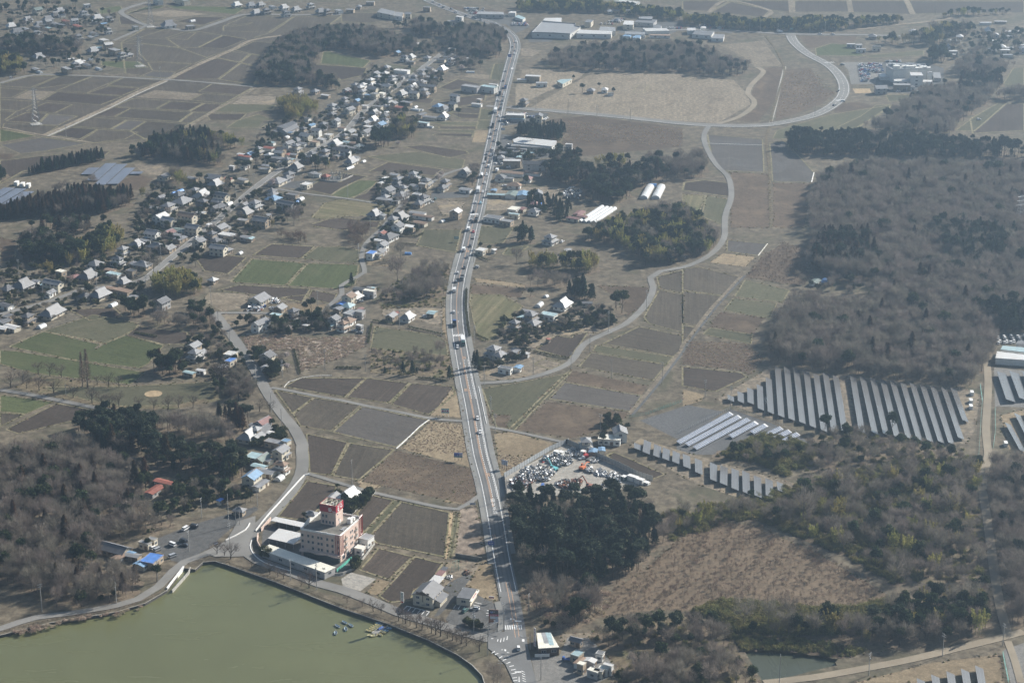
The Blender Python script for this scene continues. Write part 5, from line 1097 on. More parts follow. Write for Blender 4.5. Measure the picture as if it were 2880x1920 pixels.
# hospital
hosp, Qh, _h = block('e 560,540 580,490 1425,490 1470,590 1085,600 720,625', 11.2, 'w', 1, 'large white hospital with roof plant and tall window bays', 'hospital', 'hospital', win=0, parapet=1.2)
block('e 1085,655 1340,660 1385,728 1110,728', 10.2, 'w', 1, 'white stair tower wing in front of the hospital', 'hospital', 'hospital_wing', win=7, rows=3)
block('e 400,680 540,680 700,760 440,755', 3.6, 'w', 1, 'white entrance canopy wing of the hospital', 'hospital', 'hospital_wing')
block('e 730,800 940,805 1090,800 1085,850 740,850', 4.3, 'w', 1, 'low white annexe under the hospital windows', 'hospital', 'hospital_wing', win=6)
block('e 1380,820 1580,825 1590,865 1375,865', 3.0, 'w', 1, 'low white annexe beyond the stair tower', 'hospital', 'hospital_wing')
block('e 1470,640 1570,635 1590,660 1485,662', 8.6, 'l', 1, 'small upper block at the far end of the hospital', 'hospital', 'hospital_wing')
block('e 1455,530 1545,530 1550,560 1460,560', 11.6, 'w', 1, 'white lift tower block behind the hospital', 'hospital', 'hospital_wing')
block('e 1600,660 1760,660 1780,790 1620,780', 3.3, 'l', 2, 'low grey plant building beside the hospital', 'hospital', 'hospital_wing')
for i in range(8):
    u_ = 745 + i * 45
    X, Y = P1(f'e {u_},778', 3.0); mb = MB(); mb.box(0, 0, 2.8, 2.0, .6, 5.6); mb.mi = 1; mb.box(2.2, .3, 2.8, 2.4, .3, 5.2)
    o = mb.build('window_bay', [WM[1], M_glass], hosp); o.location = (X - hosp.location.x, Y - hosp.location.y, 3.0)
for i in range(16):
    mb = MB(); sx, sy, sz = RN.uniform(3, 8), RN.uniform(2, 5), RN.uniform(1.2, 3); mb.box(0, 0, sz / 2, sx, sy, sz); o = mb.build('roof_plant', [M_steel, WM[1]][i % 2] if False else (WM[1] if i % 2 else M_steel), hosp)
    qx, qy = P1(f'e {700 + (i * 97) % 680},{515 + (i * 37) % 70}', 11.2); o.location = (qx - hosp.location.x, qy - hosp.location.y, 11.2)
# ---------------------------------------------------------------- the hotel
HA, HB, HC = (P1(s, 14.5) for s in ('a 825,890', 'a 1350,1005', 'a 1650,740'))
ang = math.atan2(HC[1] - HB[1], HC[0] - HB[0]); LX = math.hypot(HC[0] - HB[0], HC[1] - HB[1])
LY = math.hypot(HA[0] - HB[0], HA[1] - HB[1]); LY *= abs(math.sin(math.atan2(HA[1] - HB[1], HA[0] - HB[0]) - ang))
hotel = empty('hotel', (HB[0], HB[1], 0.05), ang)
tag(hotel, 'pale pink hotel with red sign tower beside the pond', 'hotel')
OCC.append((HB[0] + 4, HB[1] + 12, 18))
def HLOC(s, z):
    x, y = P1(s, z); dx, dy = x - HB[0], y - HB[1]; return dx * math.cos(ang) + dy * math.sin(ang), -dx * math.sin(ang) + dy * math.cos(ang)
pk = WM[5]; M_deck = plain('roof_deck', (0.15, 0.14, 0.12), 0.9, 0.2, 0.3); M_red = CP['red']
mb = MB(); mb.prism([(0, 0), (LX, 0), (LX, LY), (0, LY)], 0, 13.6); mb.build('wall', pk, hotel)
mb = MB(); mb.prism([(.3, .3), (LX - .3, .3), (LX - .3, LY - .3), (.3, LY - .3)], 13.6, 13.7); ro = mb.build('roof', M_deck, hotel)
mb = MB()
for x, y, sx, sy in ((LX / 2, .15, LX, .3), (LX / 2, LY - .15, LX, .3), (.15, LY / 2, .3, LY - .6), (LX - .15, LY / 2, .3, LY - .6)): mb.box(x, y, 14.05, sx, sy, .9)
mb.build('parapet', M_whitewall, hotel)
n = 12; mb = MB()   # curved raised parapet at the rear corner
for k in range(n):
    x0, x1 = 3 + k * .8, 3 + (k + 1) * .8; z = 14.5 + 1.6 * math.sin(math.pi * k / n)
    mb.box((x0 + x1) / 2, LY - .15, (13.6 + z) / 2, .8, .34, z - 13.6)
mb.build('curved_parapet', M_whitewall, hotel)
for fy in (.05, .2, .31, .455, .535, .68, .81):
    for r, z in enumerate((11.2, 8.1, 5.0)):
        if r == 2 and fy == .2: continue
        inst('window', ME_WIN, hotel, (0, LY * (1 - fy), z), -math.pi / 2, (1.15, 1, 1.5))
for z in (10.8, 7.7, 4.9): inst('window', ME_WIN, hotel, (0, LY * .05, z), -math.pi / 2, (.8, 1, 1.6))
for fx in (.49, .56):
    for z in (11.2, 8.1, 5.0): inst('window', ME_WIN, hotel, (LX * fx, 0, z), 0, (1.0, 1, 1.5))
for fx in (.15, .33, .52, .62): inst('window', ME_WIN, hotel, (LX * fx, 0, 1.5), 0, (3.0, 1, 2.2))
for fx in (.25, .72):
    for z in (10.6, 7.5, 4.4):
        mb = MB(); K = 8; R0 = 1.5
        for k in range(K):
            a0, a1 = math.pi * (1 + k / K), math.pi * (1 + (k + 1) / K)
            P = [(math.cos(t) * R0, math.sin(t) * .9) for t in (a0, a1)]
            mb.face((*P[0], -.9), (*P[1], -.9), (*P[1], .15), (*P[0], .15)); mb.face((*P[1], -.9), (*P[0], -.9), (*P[0], .15), (*P[1], .15)); mb.face((0, 0, -.88), (*P[1], -.88), (*P[0], -.88)); mb.face((0, 0, -.9), (*P[0], -.9), (*P[1], -.9))
        o = mb.build('balcony', M_whitewall, hotel); o.location = (LX * fx, 0, z); inst('door', ME_DOOR, hotel, (LX * fx, 0, z - .85), 0, (1.1, 1, 2.1))
for px_, py_ in ((0, LY * .1), (0, .02)): pass
def frame3(face, a, b, z0, z1):
    "red tube frame standing just off the wall"
    mb = MB(); P = (lambda t, z: (-.3, t, z)) if face == 'L' else (lambda t, z: (t, -.3, z))
    for q in ((P(a, z0), P(a, z1)), (P(b, z0), P(b, z1)), (P(a, z0), P(b, z0)), (P(a, z1), P(b, z1)), (P((a + b) / 2, z0), P((a + b) / 2, z1))): mb.bar(q[0], q[1], .13, n=4)
    mb.build('red_frame', M_red, hotel)
frame3('L', LY * .105, .3, 3.6, 14.3); frame3('R', .3, LX * .13, 3.6, 14.3); frame3('R', LX * .86, LX - .3, 4.5, 14.9); frame3('R', LX * .93, LX + .2, 5.5, 15.3)
mb = MB(); K = 16      # ground floor with dark glazing and a wavy canopy band
for k in range(K):
    y0, y1 = LY * k / K, LY * (k + 1) / K; o0, o1 = 1.5 + .5 * math.sin(k * .9), 1.5 + .5 * math.sin((k + 1) * .9)
    mb.mi = 0; mb.face((-o0, y0, 3.0), (-o0, y0, 4.0), (-o1, y1, 4.0), (-o1, y1, 3.0)); mb.face((-o0, y0, 4.0), (0, y0, 4.0), (0, y1, 4.0), (-o1, y1, 4.0)); mb.face((-o0, y0, 3.0), (-o1, y1, 3.0), (0, y1, 3.0), (0, y0, 3.0))
mb.build('canopy', pk, hotel)
mb = MB(); mb.box(-.6, LY * .46, 1.5, 1.2, LY * .9, 3.0); mb.build('glazed_front', plain('dark_tinted_glazing', (0.06, 0.075, 0.075), 0.25, 0.1), hotel)
# tower
tx, ty = HLOC('a 1300,880', 13.7); TX, TY = 7.6, 8.2; zt = 13.7
mb = MB(); mb.prism([(tx, ty), (tx + TX, ty), (tx + TX, ty + TY), (tx, ty + TY)], zt, zt + 7.2); tw = mb.build('tower', pk, hotel)
for z, ks in ((zt + 1.5, (.18, .4, .62, .84)), (zt + 4.6, (.62, .84))):
    for k in ks: inst('window', ME_WIN, tw, (tx, ty + TY * k, z), -math.pi / 2, (1.0, 1, 1.6))
for k, z in ((.25, zt + 5.6), (.4, zt + 2.4)): inst('window', ME_WIN, tw, (tx + TX * k, ty, z), 0, (.9, 1, .9))
mb = MB(); z0, z1 = zt + 6.9, zt + 10.7; e = .2
for x, y, sx, sy in ((tx + TX / 2, ty - e, TX + 2 * e, .14), (tx + TX / 2, ty + TY + e, TX + 2 * e, .14), (tx - e, ty + TY / 2, .14, TY + 2 * e - .3), (tx + TX + e, ty + TY / 2, .14, TY + 2 * e - .3)): mb.box(x, y, (z0 + z1) / 2, sx, sy, z1 - z0)
sgn = mb.build('sign_panel', plain('red_sign_panel', (0.4, 0.035, 0.05), 0.5, 0.05), hotel)
mb = MB()
for x, y, sx, sy in ((tx + TX / 2, ty, TX, .1), (tx + TX / 2, ty + TY, TX, .1), (tx, ty + TY / 2, .1, TY - .3), (tx + TX, ty + TY / 2, .1, TY - .3)): mb.box(x, y, (z0 + z1) / 2 + .02, sx, sy, z1 - z0 - .1)
mb.build('liner', plain('cream_liner', (0.42, 0.38, 0.31), .8, .1), sgn)
M_let = plain('grey_lettering', (0.16, 0.13, 0.14), 0.6, 0.05); M_letw = plain('white_lettering', (0.8, 0.8, 0.8), 0.6, 0.03)
def wall_text(txt, size, mat, p, rz, parent, name='lettering'):
    o = inst(name, text_mesh(txt, size, mat, name, .03), parent, p); o.rotation_euler = (math.pi / 2, 0, rz); return o
wall_text('HOTEL', 1.5, M_let, (tx - e - .12, ty + TY * .72, zt + 9.75), -math.pi / 2, sgn); wall_text('TEN', 1.25, M_letw, (tx - e - .12, ty + .85, zt + 7.4), -math.pi / 2, sgn)
wall_text('HOTEL', 1.5, M_letw, (tx + TX * .5, ty - e - .12, zt + 9.75), 0, sgn); wall_text('TEN', 1.4, M_letw, (tx + TX * .72, ty - e - .12, zt + 8.2), 0, sgn)
def emblem(p, rz):
    mb = MB(); K = 20
    for h in (0, 1):
        for k in range(K // 2):
            t0, t1 = [math.pi * (.5 + h) + math.pi * (q / (K / 2)) for q in (k, k + 1)]; sh = .12 if h else -.12
            mb.face(*[(math.cos(t) * r * .8 + sh, -.02, math.sin(t) * r) for t, r in ((t0, 1.0), (t1, 1.0), (t1, .62), (t0, .62))])
    for sx in (-.12, .12): mb.face((sx - .1, -.03, -.8), (sx + .14, -.03, -.8), (sx + .1, -.03, .8), (sx - .14, -.03, .8))
    o = mb.build('emblem', M_letw, sgn); o.location = p; o.rotation_euler = (0, 0, rz)
emblem((tx - e - .12, ty + TY * .36, zt + 8.4), -math.pi / 2); emblem((tx + TX * .3, ty - e - .12, zt + 8.2), 0)
mb = MB()
for k in range(4):
    x0 = tx + TX * k / 3; mb.bar((x0, ty, z1 - .25), (x0, ty + TY, z1 - .25), .1, n=4)
for k in range(3):
    a, b = ty + TY * k / 3, ty + TY * (k + 1) / 3; mb.bar((tx, a, z1 - .3), (tx + TX, b, z1 - .3), .1, n=4); mb.bar((tx + TX, a, z1 - .3), (tx, b, z1 - .3), .1, n=4)
mb.build('truss', plain('cream_steel', (0.6, 0.55, 0.42), 0.6, 0.06), sgn)
mb = MB(); mb.bar((tx + 2.6, ty + 2.6, z0), (tx + 2.6, ty + 2.6, z1 + .4), .35, n=10); mb.box(tx + 2.6, ty + 5.4, z0 + 1.3, 2.6, 2.4, 2.4); mb.build('water_tank', M_whitewall, sgn)
for s, sx, sy, sz in (('a 1490,835', 2.3, 2.0, 2.6), ('a 1535,795', 1.6, 1.6, 1.7)):
    x, y = HLOC(s, 13.7); mb = MB(); mb.box(x, y, 13.7 + sz / 2, sx, sy, sz); mb.build('roof_tank', M_whitewall, hotel)
for k in range(3):
    x, y = HLOC('a 1425,905', 13.7); mb = MB(); mb.box(x - k * 1.3, y + .2 * k, 13.9, .9, 1.7, .35); mb.build('air_conditioner', M_steel, hotel)
x, y = HLOC('a 1340,830', 13.7); mb = MB(); mb.box(x, y, 14.6, 1.2, 1.4, 1.8); mb.build('air_conditioner', M_whitewall, hotel)
# green netting fence beside the hotel drive
P = gp('a 1310,1510 1420,1415 1515,1335'); mb = MB(); strip_mb(mb, P, .08, 1.6, 0, 0.03); tag(mb.build('net_fence', plain('green_netting', (0.1, 0.42, 0.33), 0.8, 0.1)), 'bright green netting fence beside the hotel drive', 'fence')
# ---------------------------------------------------------------- labels that single a thing out
LAND = {'the pink hotel': 'a 1100,1100', 'the scrap yard': 'c 1000,450', 'the burger shop': 'b 1140,560', 'the gravestones': 'h 1130,1260', 'the long dark barn': 'h 450,590',
        'the white factory halls': 'j 800,700', 'the distant supermarket': 'f 450,230', 'the hospital': 'e 1000,650', 'the park sand circle': 'o 355,905', 'the twin greenhouses': '2 2130,1330',
        'the streaked field': '5 1050,600', 'the paddy pylon': '1 250,850', 'the slate solar farm': '1 770,1195', 'the boat jetty': '8 240,1215', 'the blue pond shop': '7 1045,715',
        'the distant junction': '2 1000,150', 'the twin wheat plots': '4 1970,310', 'the long street bamboo': 'h 600,300', 'the square conifer block': 'j 880,520', 'the blue hip roof': 'g 1905,620',
        'the curved new road': '3 1050,520', 'the roadside bamboo grove': '4 1250,400', 'the big solar rows': '6 1100,1200', 'the corner bamboo wood': '4 600,150', 'the corner diner': 'q 1500,400',
        'the field billboard': '5 715,1300', 'the green valley field': '3 1040,345', 'the far pylon': '1 1040,185', 'the bright green triangle field': '1 850,445', 'the gravel loop path': '3 470,680',
        'the white valley farmhouse': '5 1525,520', 'the lane greenhouse': 'l 570,225', 'the village crossing': '4 1010,360', 'the depot': '6 2280,850', 'the long farm hall': 'i 1790,830', 'the small pond': '9 750,1440'}
LAND = {k: P1(v) for k, v in LAND.items()}
REG = []
def reg(o, phrase, cat, group=None, pos=None):
    o['category'] = cat
    if group: o['group'] = group
    REG.append((o, phrase, pos or (o.location.x, o.location.y)))
def ordw(n):
    W = ['', 'nearest', 'second nearest', 'third nearest', 'fourth nearest', 'fifth nearest']
    return W[n] if n < 6 else f"{n}{'th' if 10 < n % 100 < 14 else {1: 'st', 2: 'nd', 3: 'rd'}.get(n % 10, 'th')} nearest"
def finish_labels():
    B = {}
    for o, ph, p in REG:
        lm = min(LAND, key=lambda k: math.hypot(LAND[k][0] - p[0], LAND[k][1] - p[1]))
        B.setdefault((ph, lm), []).append((math.hypot(LAND[lm][0] - p[0], LAND[lm][1] - p[1]), o))
    for (ph, lm), L in B.items():
        L.sort(key=lambda t: t[0])
        for i, (d, o) in enumerate(L): o['label'] = f'{ph} near {lm}' if len(L) == 1 else f'{ph}, {ordw(i + 1)} to {lm}'
for root, rn, kd, place, label, cat, rc in HOUSES:
    if label: tag(root, label, cat)
    else:
        ph = f'{rn} roofed {kd}'
        if 'greenhouse' in kd: ph = ('blue' if rc == 'k' else 'white') + ' film greenhouse tunnel'
        elif rc in 'gdl' and kd not in ('shed', 'flat-roofed building'): ph = f'{rn} tiled {kd}'
        reg(root, ph, cat, {'shed': 'sheds and outbuildings', 'greenhouse': 'small film greenhouses'}.get(cat, 'houses and buildings of the town'))
# ---------------------------------------------------------------- solar fields
def panelmat(name, col, line, su, sv, rough):
    m, t, b = newmat(name); v = coord(t)
    sp = t.nodes.new('ShaderNodeSeparateXYZ'); t.links.new(v, sp.inputs[0]); fs = []
    for ax, s in (('X', su), ('Y', sv)):
        a = N(t, 'ShaderNodeMath', operation='DIVIDE'); a.inputs[1].default_value = s; t.links.new(sp.outputs[ax], a.inputs[0])
        f = N(t, 'ShaderNodeMath', operation='FRACT'); t.links.new(a.outputs[0], f.inputs[0])
        g = N(t, 'ShaderNodeMath', operation='LESS_THAN'); g.inputs[1].default_value = .06; t.links.new(f.outputs[0], g.inputs[0]); fs.append(g.outputs[0])
    mx = N(t, 'ShaderNodeMath', operation='MAXIMUM'); t.links.new(fs[0], mx.inputs[0]); t.links.new(fs[1], mx.inputs[1])
    n1 = noise(t, v, 0.06, 3); c = mixc(t, ramp(t, n1, .35, .65), tuple(x * .9 for x in col), tuple(x * 1.12 for x in col))
    t.links.new(mixc(t, mx.outputs[0], c, line), b.inputs['Base Color']); b.inputs['Roughness'].default_value = rough; return m
M_pv = panelmat('sky_grey_solar_glass', (0.09, 0.088, 0.087), (0.15, 0.15, 0.15), 1.0, 1.65, 0.24)  # grey of the reflected sky is put into the base colour
M_pv2 = panelmat('slate_solar_glass', (0.15, 0.17, 0.215), (0.2, 0.21, 0.24), 1.0, 1.65, 0.4)  # base colour made bluer to stand in for sky reflection
M_cell = plain('blue_solar_cells', (0.1, 0.135, 0.21), 0.25, 0.06, 1.0)
ROOTSOL = 0
def solar_row(A, B, wd, tilt, side, mat, phrase, zl=0.8, modules=None, group='solar panel rows'):
    "table from A to B (ground points of its middle line); side=+1 faces the right of A->B"
    dx, dy = B[0] - A[0], B[1] - A[1]; L = math.hypot(dx, dy); an = math.atan2(dy, dx)
    root = empty('solar_row', ((A[0] + B[0]) / 2, (A[1] + B[1]) / 2, 0.03), an)
    rot = Matrix.Rotation(side * tilt, 3, 'X'); zc = zl + math.sin(tilt) * wd / 2
    if modules is None:
        mb = MB(); mb.box(0, 0, 0, L, wd, .07); o = mb.build('panel', mat, root, (0, 0, zc)); o.rotation_euler = (side * tilt, 0, 0)
    else:
        me, mw, mh = modules; nc = max(1, int(L / mw)); nr = max(1, int(wd / mh))
        for i in range(nc):
            for j in range(nr):
                p = rot @ Vector((-L / 2 + (i + .5) * mw, -wd / 2 + (j + .5) * mh, .02)); o = inst('solar_module', me, root, (p.x, p.y, p.z + zc)); o.rotation_euler = (side * tilt, 0, 0)
        mb = MB(); mb.box(0, 0, -.06, L, wd * .96, .05); o = mb.build('rail', M_steel, root, (0, 0, zc)); o.rotation_euler = (side * tilt, 0, 0)
    mb = MB()
    for k in range(max(2, int(L / 5) + 1)):
        x = -L / 2 + .6 + (L - 1.2) * k / max(1, int(L / 5))
        for yy in (-wd * .36, wd * .36):
            p = rot @ Vector((x, yy, -.05)); mb.bar((x, p.y, 0), (x, p.y, p.z + zc), .08, n=4)
    mb.build('support_frame', M_steel, root); reg(root, phrase, 'solar panels', group)
AROWS = '''330,1158 333,1192|398,1135 401,1202|465,1110 469,1210|532,1088 539,1252|592,1038 608,1276|655,962 680,1300|718,965 752,1322|782,972 826,1345|853,992 898,1372|920,1012 974,1400|985,1005 1046,1408|1055,1025 1118,1412
1172,1025 1236,1408|1240,1032 1325,1415|1310,1038 1402,1424|1380,1048 1478,1442|1447,1058 1560,1450|1518,1070 1632,1460|1585,1078 1705,1470|1655,1088 1782,1478|1725,1095 1852,1487|1800,1105 1918,1452|1865,1108 1948,1332'''.replace('\n', '|').split('|')
for s in AROWS:
    A, B = gp('6 ' + s, 1.5); solar_row(B, A, 3.95, rad(22), 1, M_pv, 'long grey solar row')
for s in ('c 1925,140 1930,215', 'c 2065,100 2045,265', 'c 2205,160 2190,315', 'c 2325,205 2318,355', 'c 2460,250 2455,400', '9 25,0 30,85', '9 108,30 112,125', '9 212,58 215,175', '9 285,78 282,200', '9 362,98 362,235', '9 435,115 440,262', '9 515,148 520,285', '9 595,168 598,285', '9 672,190 680,250'):
    A, B = gp(s, 1.5); solar_row(B, A, 4.3, rad(22), 1, M_pv, 'short grey solar row')
for s in ('6 2195,1000 2262,1195', '6 2282,998 2352,1185', '6 2370,1000 2440,1180'):
    A, B = gp(s, 1.5); solar_row(B, A, 6.0, rad(18), 1, M_pv, 'pale wide solar row beyond the gravel lane')
for s in ('6 2240,1350 2345,1540', '6 2305,1285 2420,1510', '6 2370,1270 2480,1480', '9 1640,1545 1650,1600', '9 1740,1520 1752,1600', '9 1845,1498 1860,1600', '9 1945,1480 1965,1600', '9 2042,1458 2068,1600'):
    A, B = gp(s, 1.5); solar_row(B, A, 3.95, rad(22), 1, M_pv, 'dark fenced solar row')
mb = MB(); mb.box(0, 0, 0, 1.6, .98, .05); mb.mi = 1
for i in range(3):
    for j in range(2): mb.box(-.5 + i * .5, -.23 + j * .46, .03, .45, .41, .02)
ME_MOD = mb.mesh('solar_module', [M_whitewall, M_cell])
for s in ('-30,1478 338,1275', '28,1492 395,1296', '85,1516 455,1316', '330,1436 512,1338', '478,1408 578,1355', '582,1424 682,1375', '640,1447 740,1397', '698,1466 798,1416'):
    A, B = gp('6 ' + s, 1.6); solar_row(A, B, 3.07, rad(22), 1, None, 'white framed blue solar row', modules=(ME_MOD, 1.66, 1.02))
def fill_rows(s, u, pitch, wd, side, tilt, mat, phrase):
    P = gp(s); A, B = gp(u); d = Vector((B[0] - A[0], B[1] - A[1])).normalized(); n = Vector((-d.y, d.x))
    cs = [Vector(p) for p in P]; lo = min(c.dot(n) for c in cs); hi = max(c.dot(n) for c in cs); k = lo + pitch / 2
    while k < hi:
        X = []
        for a, b in zip(cs, cs[1:] + cs[:1]):
            p, q = a.dot(n) - k, b.dot(n) - k
            if p * q < 0: X.append((a + (b - a) * (p / (p - q))).dot(d))
        if len(X) >= 2 and max(X) - min(X) > 4:
            a_, b_ = d * min(X) + n * k, d * max(X) + n * k; solar_row((a_.x, a_.y), (b_.x, b_.y), wd, tilt, side, mat, phrase)
        k += pitch
fill_rows('1 580,1188 740,1132 830,1135 960,1195 790,1275 690,1285 620,1240', '1 740,1132 620,1240', 9.5, 9.35, 1, rad(3), M_pv2, 'slate coloured solar row in the small valley')
fill_rows('1 -200,1330 90,1300 210,1315 190,1340 0,1445 -200,1470', '1 200,1320 0,1440', 9.5, 9.35, 1, rad(3), M_pv2, 'slate coloured solar row at the wood edge')
def inverter(s, phrase, sc=1.0):
    x, y = P1(s); root = empty('inverter_cabinet', (x, y, .03), rad(85)); mb = MB(); mb.box(0, 0, 1.3 * sc, 5 * sc, 2.4 * sc, 2.4 * sc); mb.build('cabinet', WM[1], root)
    mb = MB(); mb.box(0, 0, 2.6 * sc, 5.2 * sc, 2.6 * sc, .15); mb.build('lid', M_whitewall, root); mb = MB(); mb.box(-1 * sc, -1.22 * sc, 1.2 * sc, 1.2, .06, 1.8 * sc); mb.build('door', M_steel, root)
    mb = MB(); mb.box(0, 0, .05, 5.6 * sc, 3 * sc, .12); mb.build('base', M_conc, root); reg(root, phrase, 'electrical cabinet', 'power cabinets of the solar fields')
for s in ('6 1992,1150', '6 1985,1205', '6 1985,1245', '6 2225,1500', '1 115,1275', '1 155,1285', '1 195,1290'): inverter(s, 'white power cabinet', .75 if s[0] == '6' else 1.1)
# ---------------------------------------------------------------- vehicles
def rings(mb, R, cap=True):
    V = []; F = []
    for z, x0, x1, hw in R: V += [(x0, -hw, z), (x1, -hw, z), (x1, hw, z), (x0, hw, z)]
    for k in range(len(R) - 1):
        for j in range(4): F.append((4 * k + j, 4 * k + (j + 1) % 4, 4 * k + 4 + (j + 1) % 4, 4 * k + 4 + j))
    m = 4 * len(R) - 4; F.append((m, m + 1, m + 2, m + 3)); F.append((3, 2, 1, 0)); mb.add(V, F)
def wheel_mesh(r, w):
    mb = MB(); mb.bar((0, -w / 2, 0), (0, w / 2, 0), r, n=10); mb.add([(math.cos(2 * math.pi * k / 10) * r, -w / 2, math.sin(2 * math.pi * k / 10) * r) for k in range(10)], [tuple(range(10))]); mb.mi = 1
    mb.bar((0, -w / 2 - .01, 0), (0, w / 2 + .01, 0), r * .55, n=8); mb.add([(math.cos(2 * math.pi * k / 8) * r * .55, -w / 2 - .015, math.sin(2 * math.pi * k / 8) * r * .55) for k in range(8)], [tuple(range(8))]); return mb.mesh('wheel', [M_rubber, M_steel])
WH = {r: wheel_mesh(r, .22 + (r - .3) * .3) for r in (.3, .48)}
VC = {}
def vehicle_parts(kind, col):
    k_ = (kind, col)
    if k_ in VC: return VC[k_]
    P = []; p = CP[col]
    def part(nm, mats, fn, loc=(0, 0, 0)): mb = MB(); fn(mb); P.append((nm, mb.mesh(nm, mats), loc))
    if kind == 'car':
        part('body', p, lambda m: (rings(m, [(.22, -2.05, 2.05, .78), (.5, -2.15, 2.15, .85), (.78, -2.12, 2.05, .84), (.9, -1.95, 1.2, .78)]), None))
        part('cabin_glass', M_glass, lambda m: rings(m, [(.88, -1.85, 1.15, .77), (1.4, -1.35, .45, .62)])); part('roof', p, lambda m: rings(m, [(1.4, -1.4, .5, .64), (1.47, -1.25, .35, .58)]))
        W, r = ((-1.3, 1.3), .3); hw = .76; lx = 2.16
    elif kind in ('van', 'kei'):
        L = 2.25 if kind == 'van' else 1.68; h = 1.85 if kind == 'van' else 1.7; w_ = .86 if kind == 'van' else .73
        part('body', p, lambda m: rings(m, [(.25, -L, L, w_ - .05), (.6, -L - .03, L, w_), (1.05, -L, L - .25, w_)]))
        part('cabin_glass', M_glass, lambda m: rings(m, [(1.05, -L + .03, L - .3, w_ - .03), (h - .12, -L + .15, L - .95, w_ - .12)])); part('roof', p, lambda m: rings(m, [(h - .12, -L + .1, L - .9, w_ - .1), (h, -L + .2, L - 1.0, w_ - .18)]))
        W, r = ((-L + .75, L - .75), .3); hw = w_ - .08; lx = L
    elif kind in ('box', 'lorry'):
        L = 3.0 if kind == 'box' else 5.6; w_ = 1.0 if kind == 'box' else 1.22; h = 2.7 if kind == 'box' else 3.6; cab = 1.7 if kind == 'box' else 2.2; hc = 2.1 if kind == 'box' else 2.9
        part('cab', p if col != 'green' else CP['green'], lambda m: rings(m, [(.45, L - cab, L, w_ - .04), (1.2, L - cab, L, w_), (hc, L - cab, L - .25, w_ - .08)]))
        part('windscreen', M_glass, lambda m: m.box(L - .08, 0, hc * .68, .1, w_ * 1.7, hc * .3, tilt=Matrix.Rotation(rad(-10), 3, 'Y')))
        part('cargo_box', CP['white'], lambda m: m.box(-cab / 2 - .05, 0, .75 + (h - .75) / 2, 2 * L - cab - .2, 2 * w_, h - .75)); part('chassis', M_dark, lambda m: m.box(0, 0, .6, 2 * L - .3, w_ * 1.3, .3))
        W, r = ((-L + 1.1, L - 1.1) if kind == 'box' else (-L + 1.2, -L + 2.4, L - 1.4), .48); hw = w_ - .2; lx = L
    elif kind in ('dump', 'flat', 'tank'):
        L = 3.9 if kind != 'flat' else 1.75; sc = 1 if kind != 'flat' else .62; w_ = 1.2 * sc; cab = 1.9 * sc; hc = 2.8 * sc if kind != 'flat' else 1.75
        part('cab', p, lambda m: rings(m, [(.45 * sc, L - cab, L, w_ - .04), (1.2 * sc, L - cab, L, w_), (hc, L - cab, L - .25, w_ - .08)])); part('windscreen', M_glass, lambda m: m.box(L - .08, 0, hc * .68, .1, w_ * 1.7, hc * .3, tilt=Matrix.Rotation(rad(-10), 3, 'Y')))
        if kind == 'tank': part('tank', CP['white'], lambda m: m.bar((-L, 0, 1.9), (L - cab - .2, 0, 1.9), 1.1, n=12))
        else:
            def bed(m):
                hb_ = 1.0 * sc if kind == 'dump' else .35; z = 1.0 * sc; l = 2 * L - cab - .2; c0_ = -L + l / 2; m.box(c0_, 0, z, l, 2 * w_, .12)
                for s in (-1, 1): m.box(c0_, s * (w_ - .04), z + hb_ / 2, l, .08, hb_); m.box(c0_ + s * (l / 2 - .04), 0, z + hb_ / 2, .08, 2 * w_ - .2, hb_)
            part('load_bed', M_dark if kind == 'dump' else p, bed)
        part('chassis', M_dark, lambda m: m.box(0, 0, .6 * sc, 2 * L - .3, w_ * 1.3, .3 * sc)); W, r = ((-L + 1.2 * sc, L - 1.3 * sc), .48 if kind != 'flat' else .3); hw = w_ - .2 * sc; lx = L
    for x in W:
        for s in (-1, 1): P.append(('wheel', WH[r], (x, s * hw, r)))
    hl_ = MB(); hl_.box(0, 0, 0, .08, .3, .14); me = hl_.mesh('headlight', M_frame)
    for s in (-1, 1): P.append(('headlight', me, (lx, s * hw * .78, .68 if kind not in ('lorry', 'dump', 'tank', 'box') else .85)))
    VC[k_] = P; return P
VN = dict(car=('car', 'car'), van=('minivan', 'minivan'), kei=('small_van', 'small van'), box=('box_truck', 'box truck'), lorry=('articulated_lorry', 'long box lorry'), dump=('tipper_truck', 'tipper truck'), flat=('pickup_truck', 'small flatbed truck'), tank=('tank_truck', 'tank truck'))
def vehicle(kind, col, x, y, an, phrase, group, z=0.3, parts=True):
    if not parts:
        key = ('tiny', kind, col)
        if key not in VC:
            mb = MB(); rings(mb, [(.25, -2.1, 2.1, .84), (.85, -2.1, 2.05, .84)]); mb.mi = 1; rings(mb, [(.85, -1.7, 1.1, .76), (1.4, -1.3, .5, .64)]); mb.mi = 0; rings(mb, [(1.4, -1.35, .55, .66), (1.46, -1.25, .4, .6)]); VC[key] = mb.mesh('car', [CP[col], M_glass])
        o = inst('car', VC[key], None, (x, y, z), an); reg(o, phrase, 'car', group); return o
    root = empty(VN[kind][0], (x, y, z), an)
    for nm, me, loc in vehicle_parts(kind, col): inst(nm, me, root, loc)
    reg(root, phrase, {'car': 'car', 'van': 'car', 'kei': 'van'}.get(kind, 'truck'), group); return root
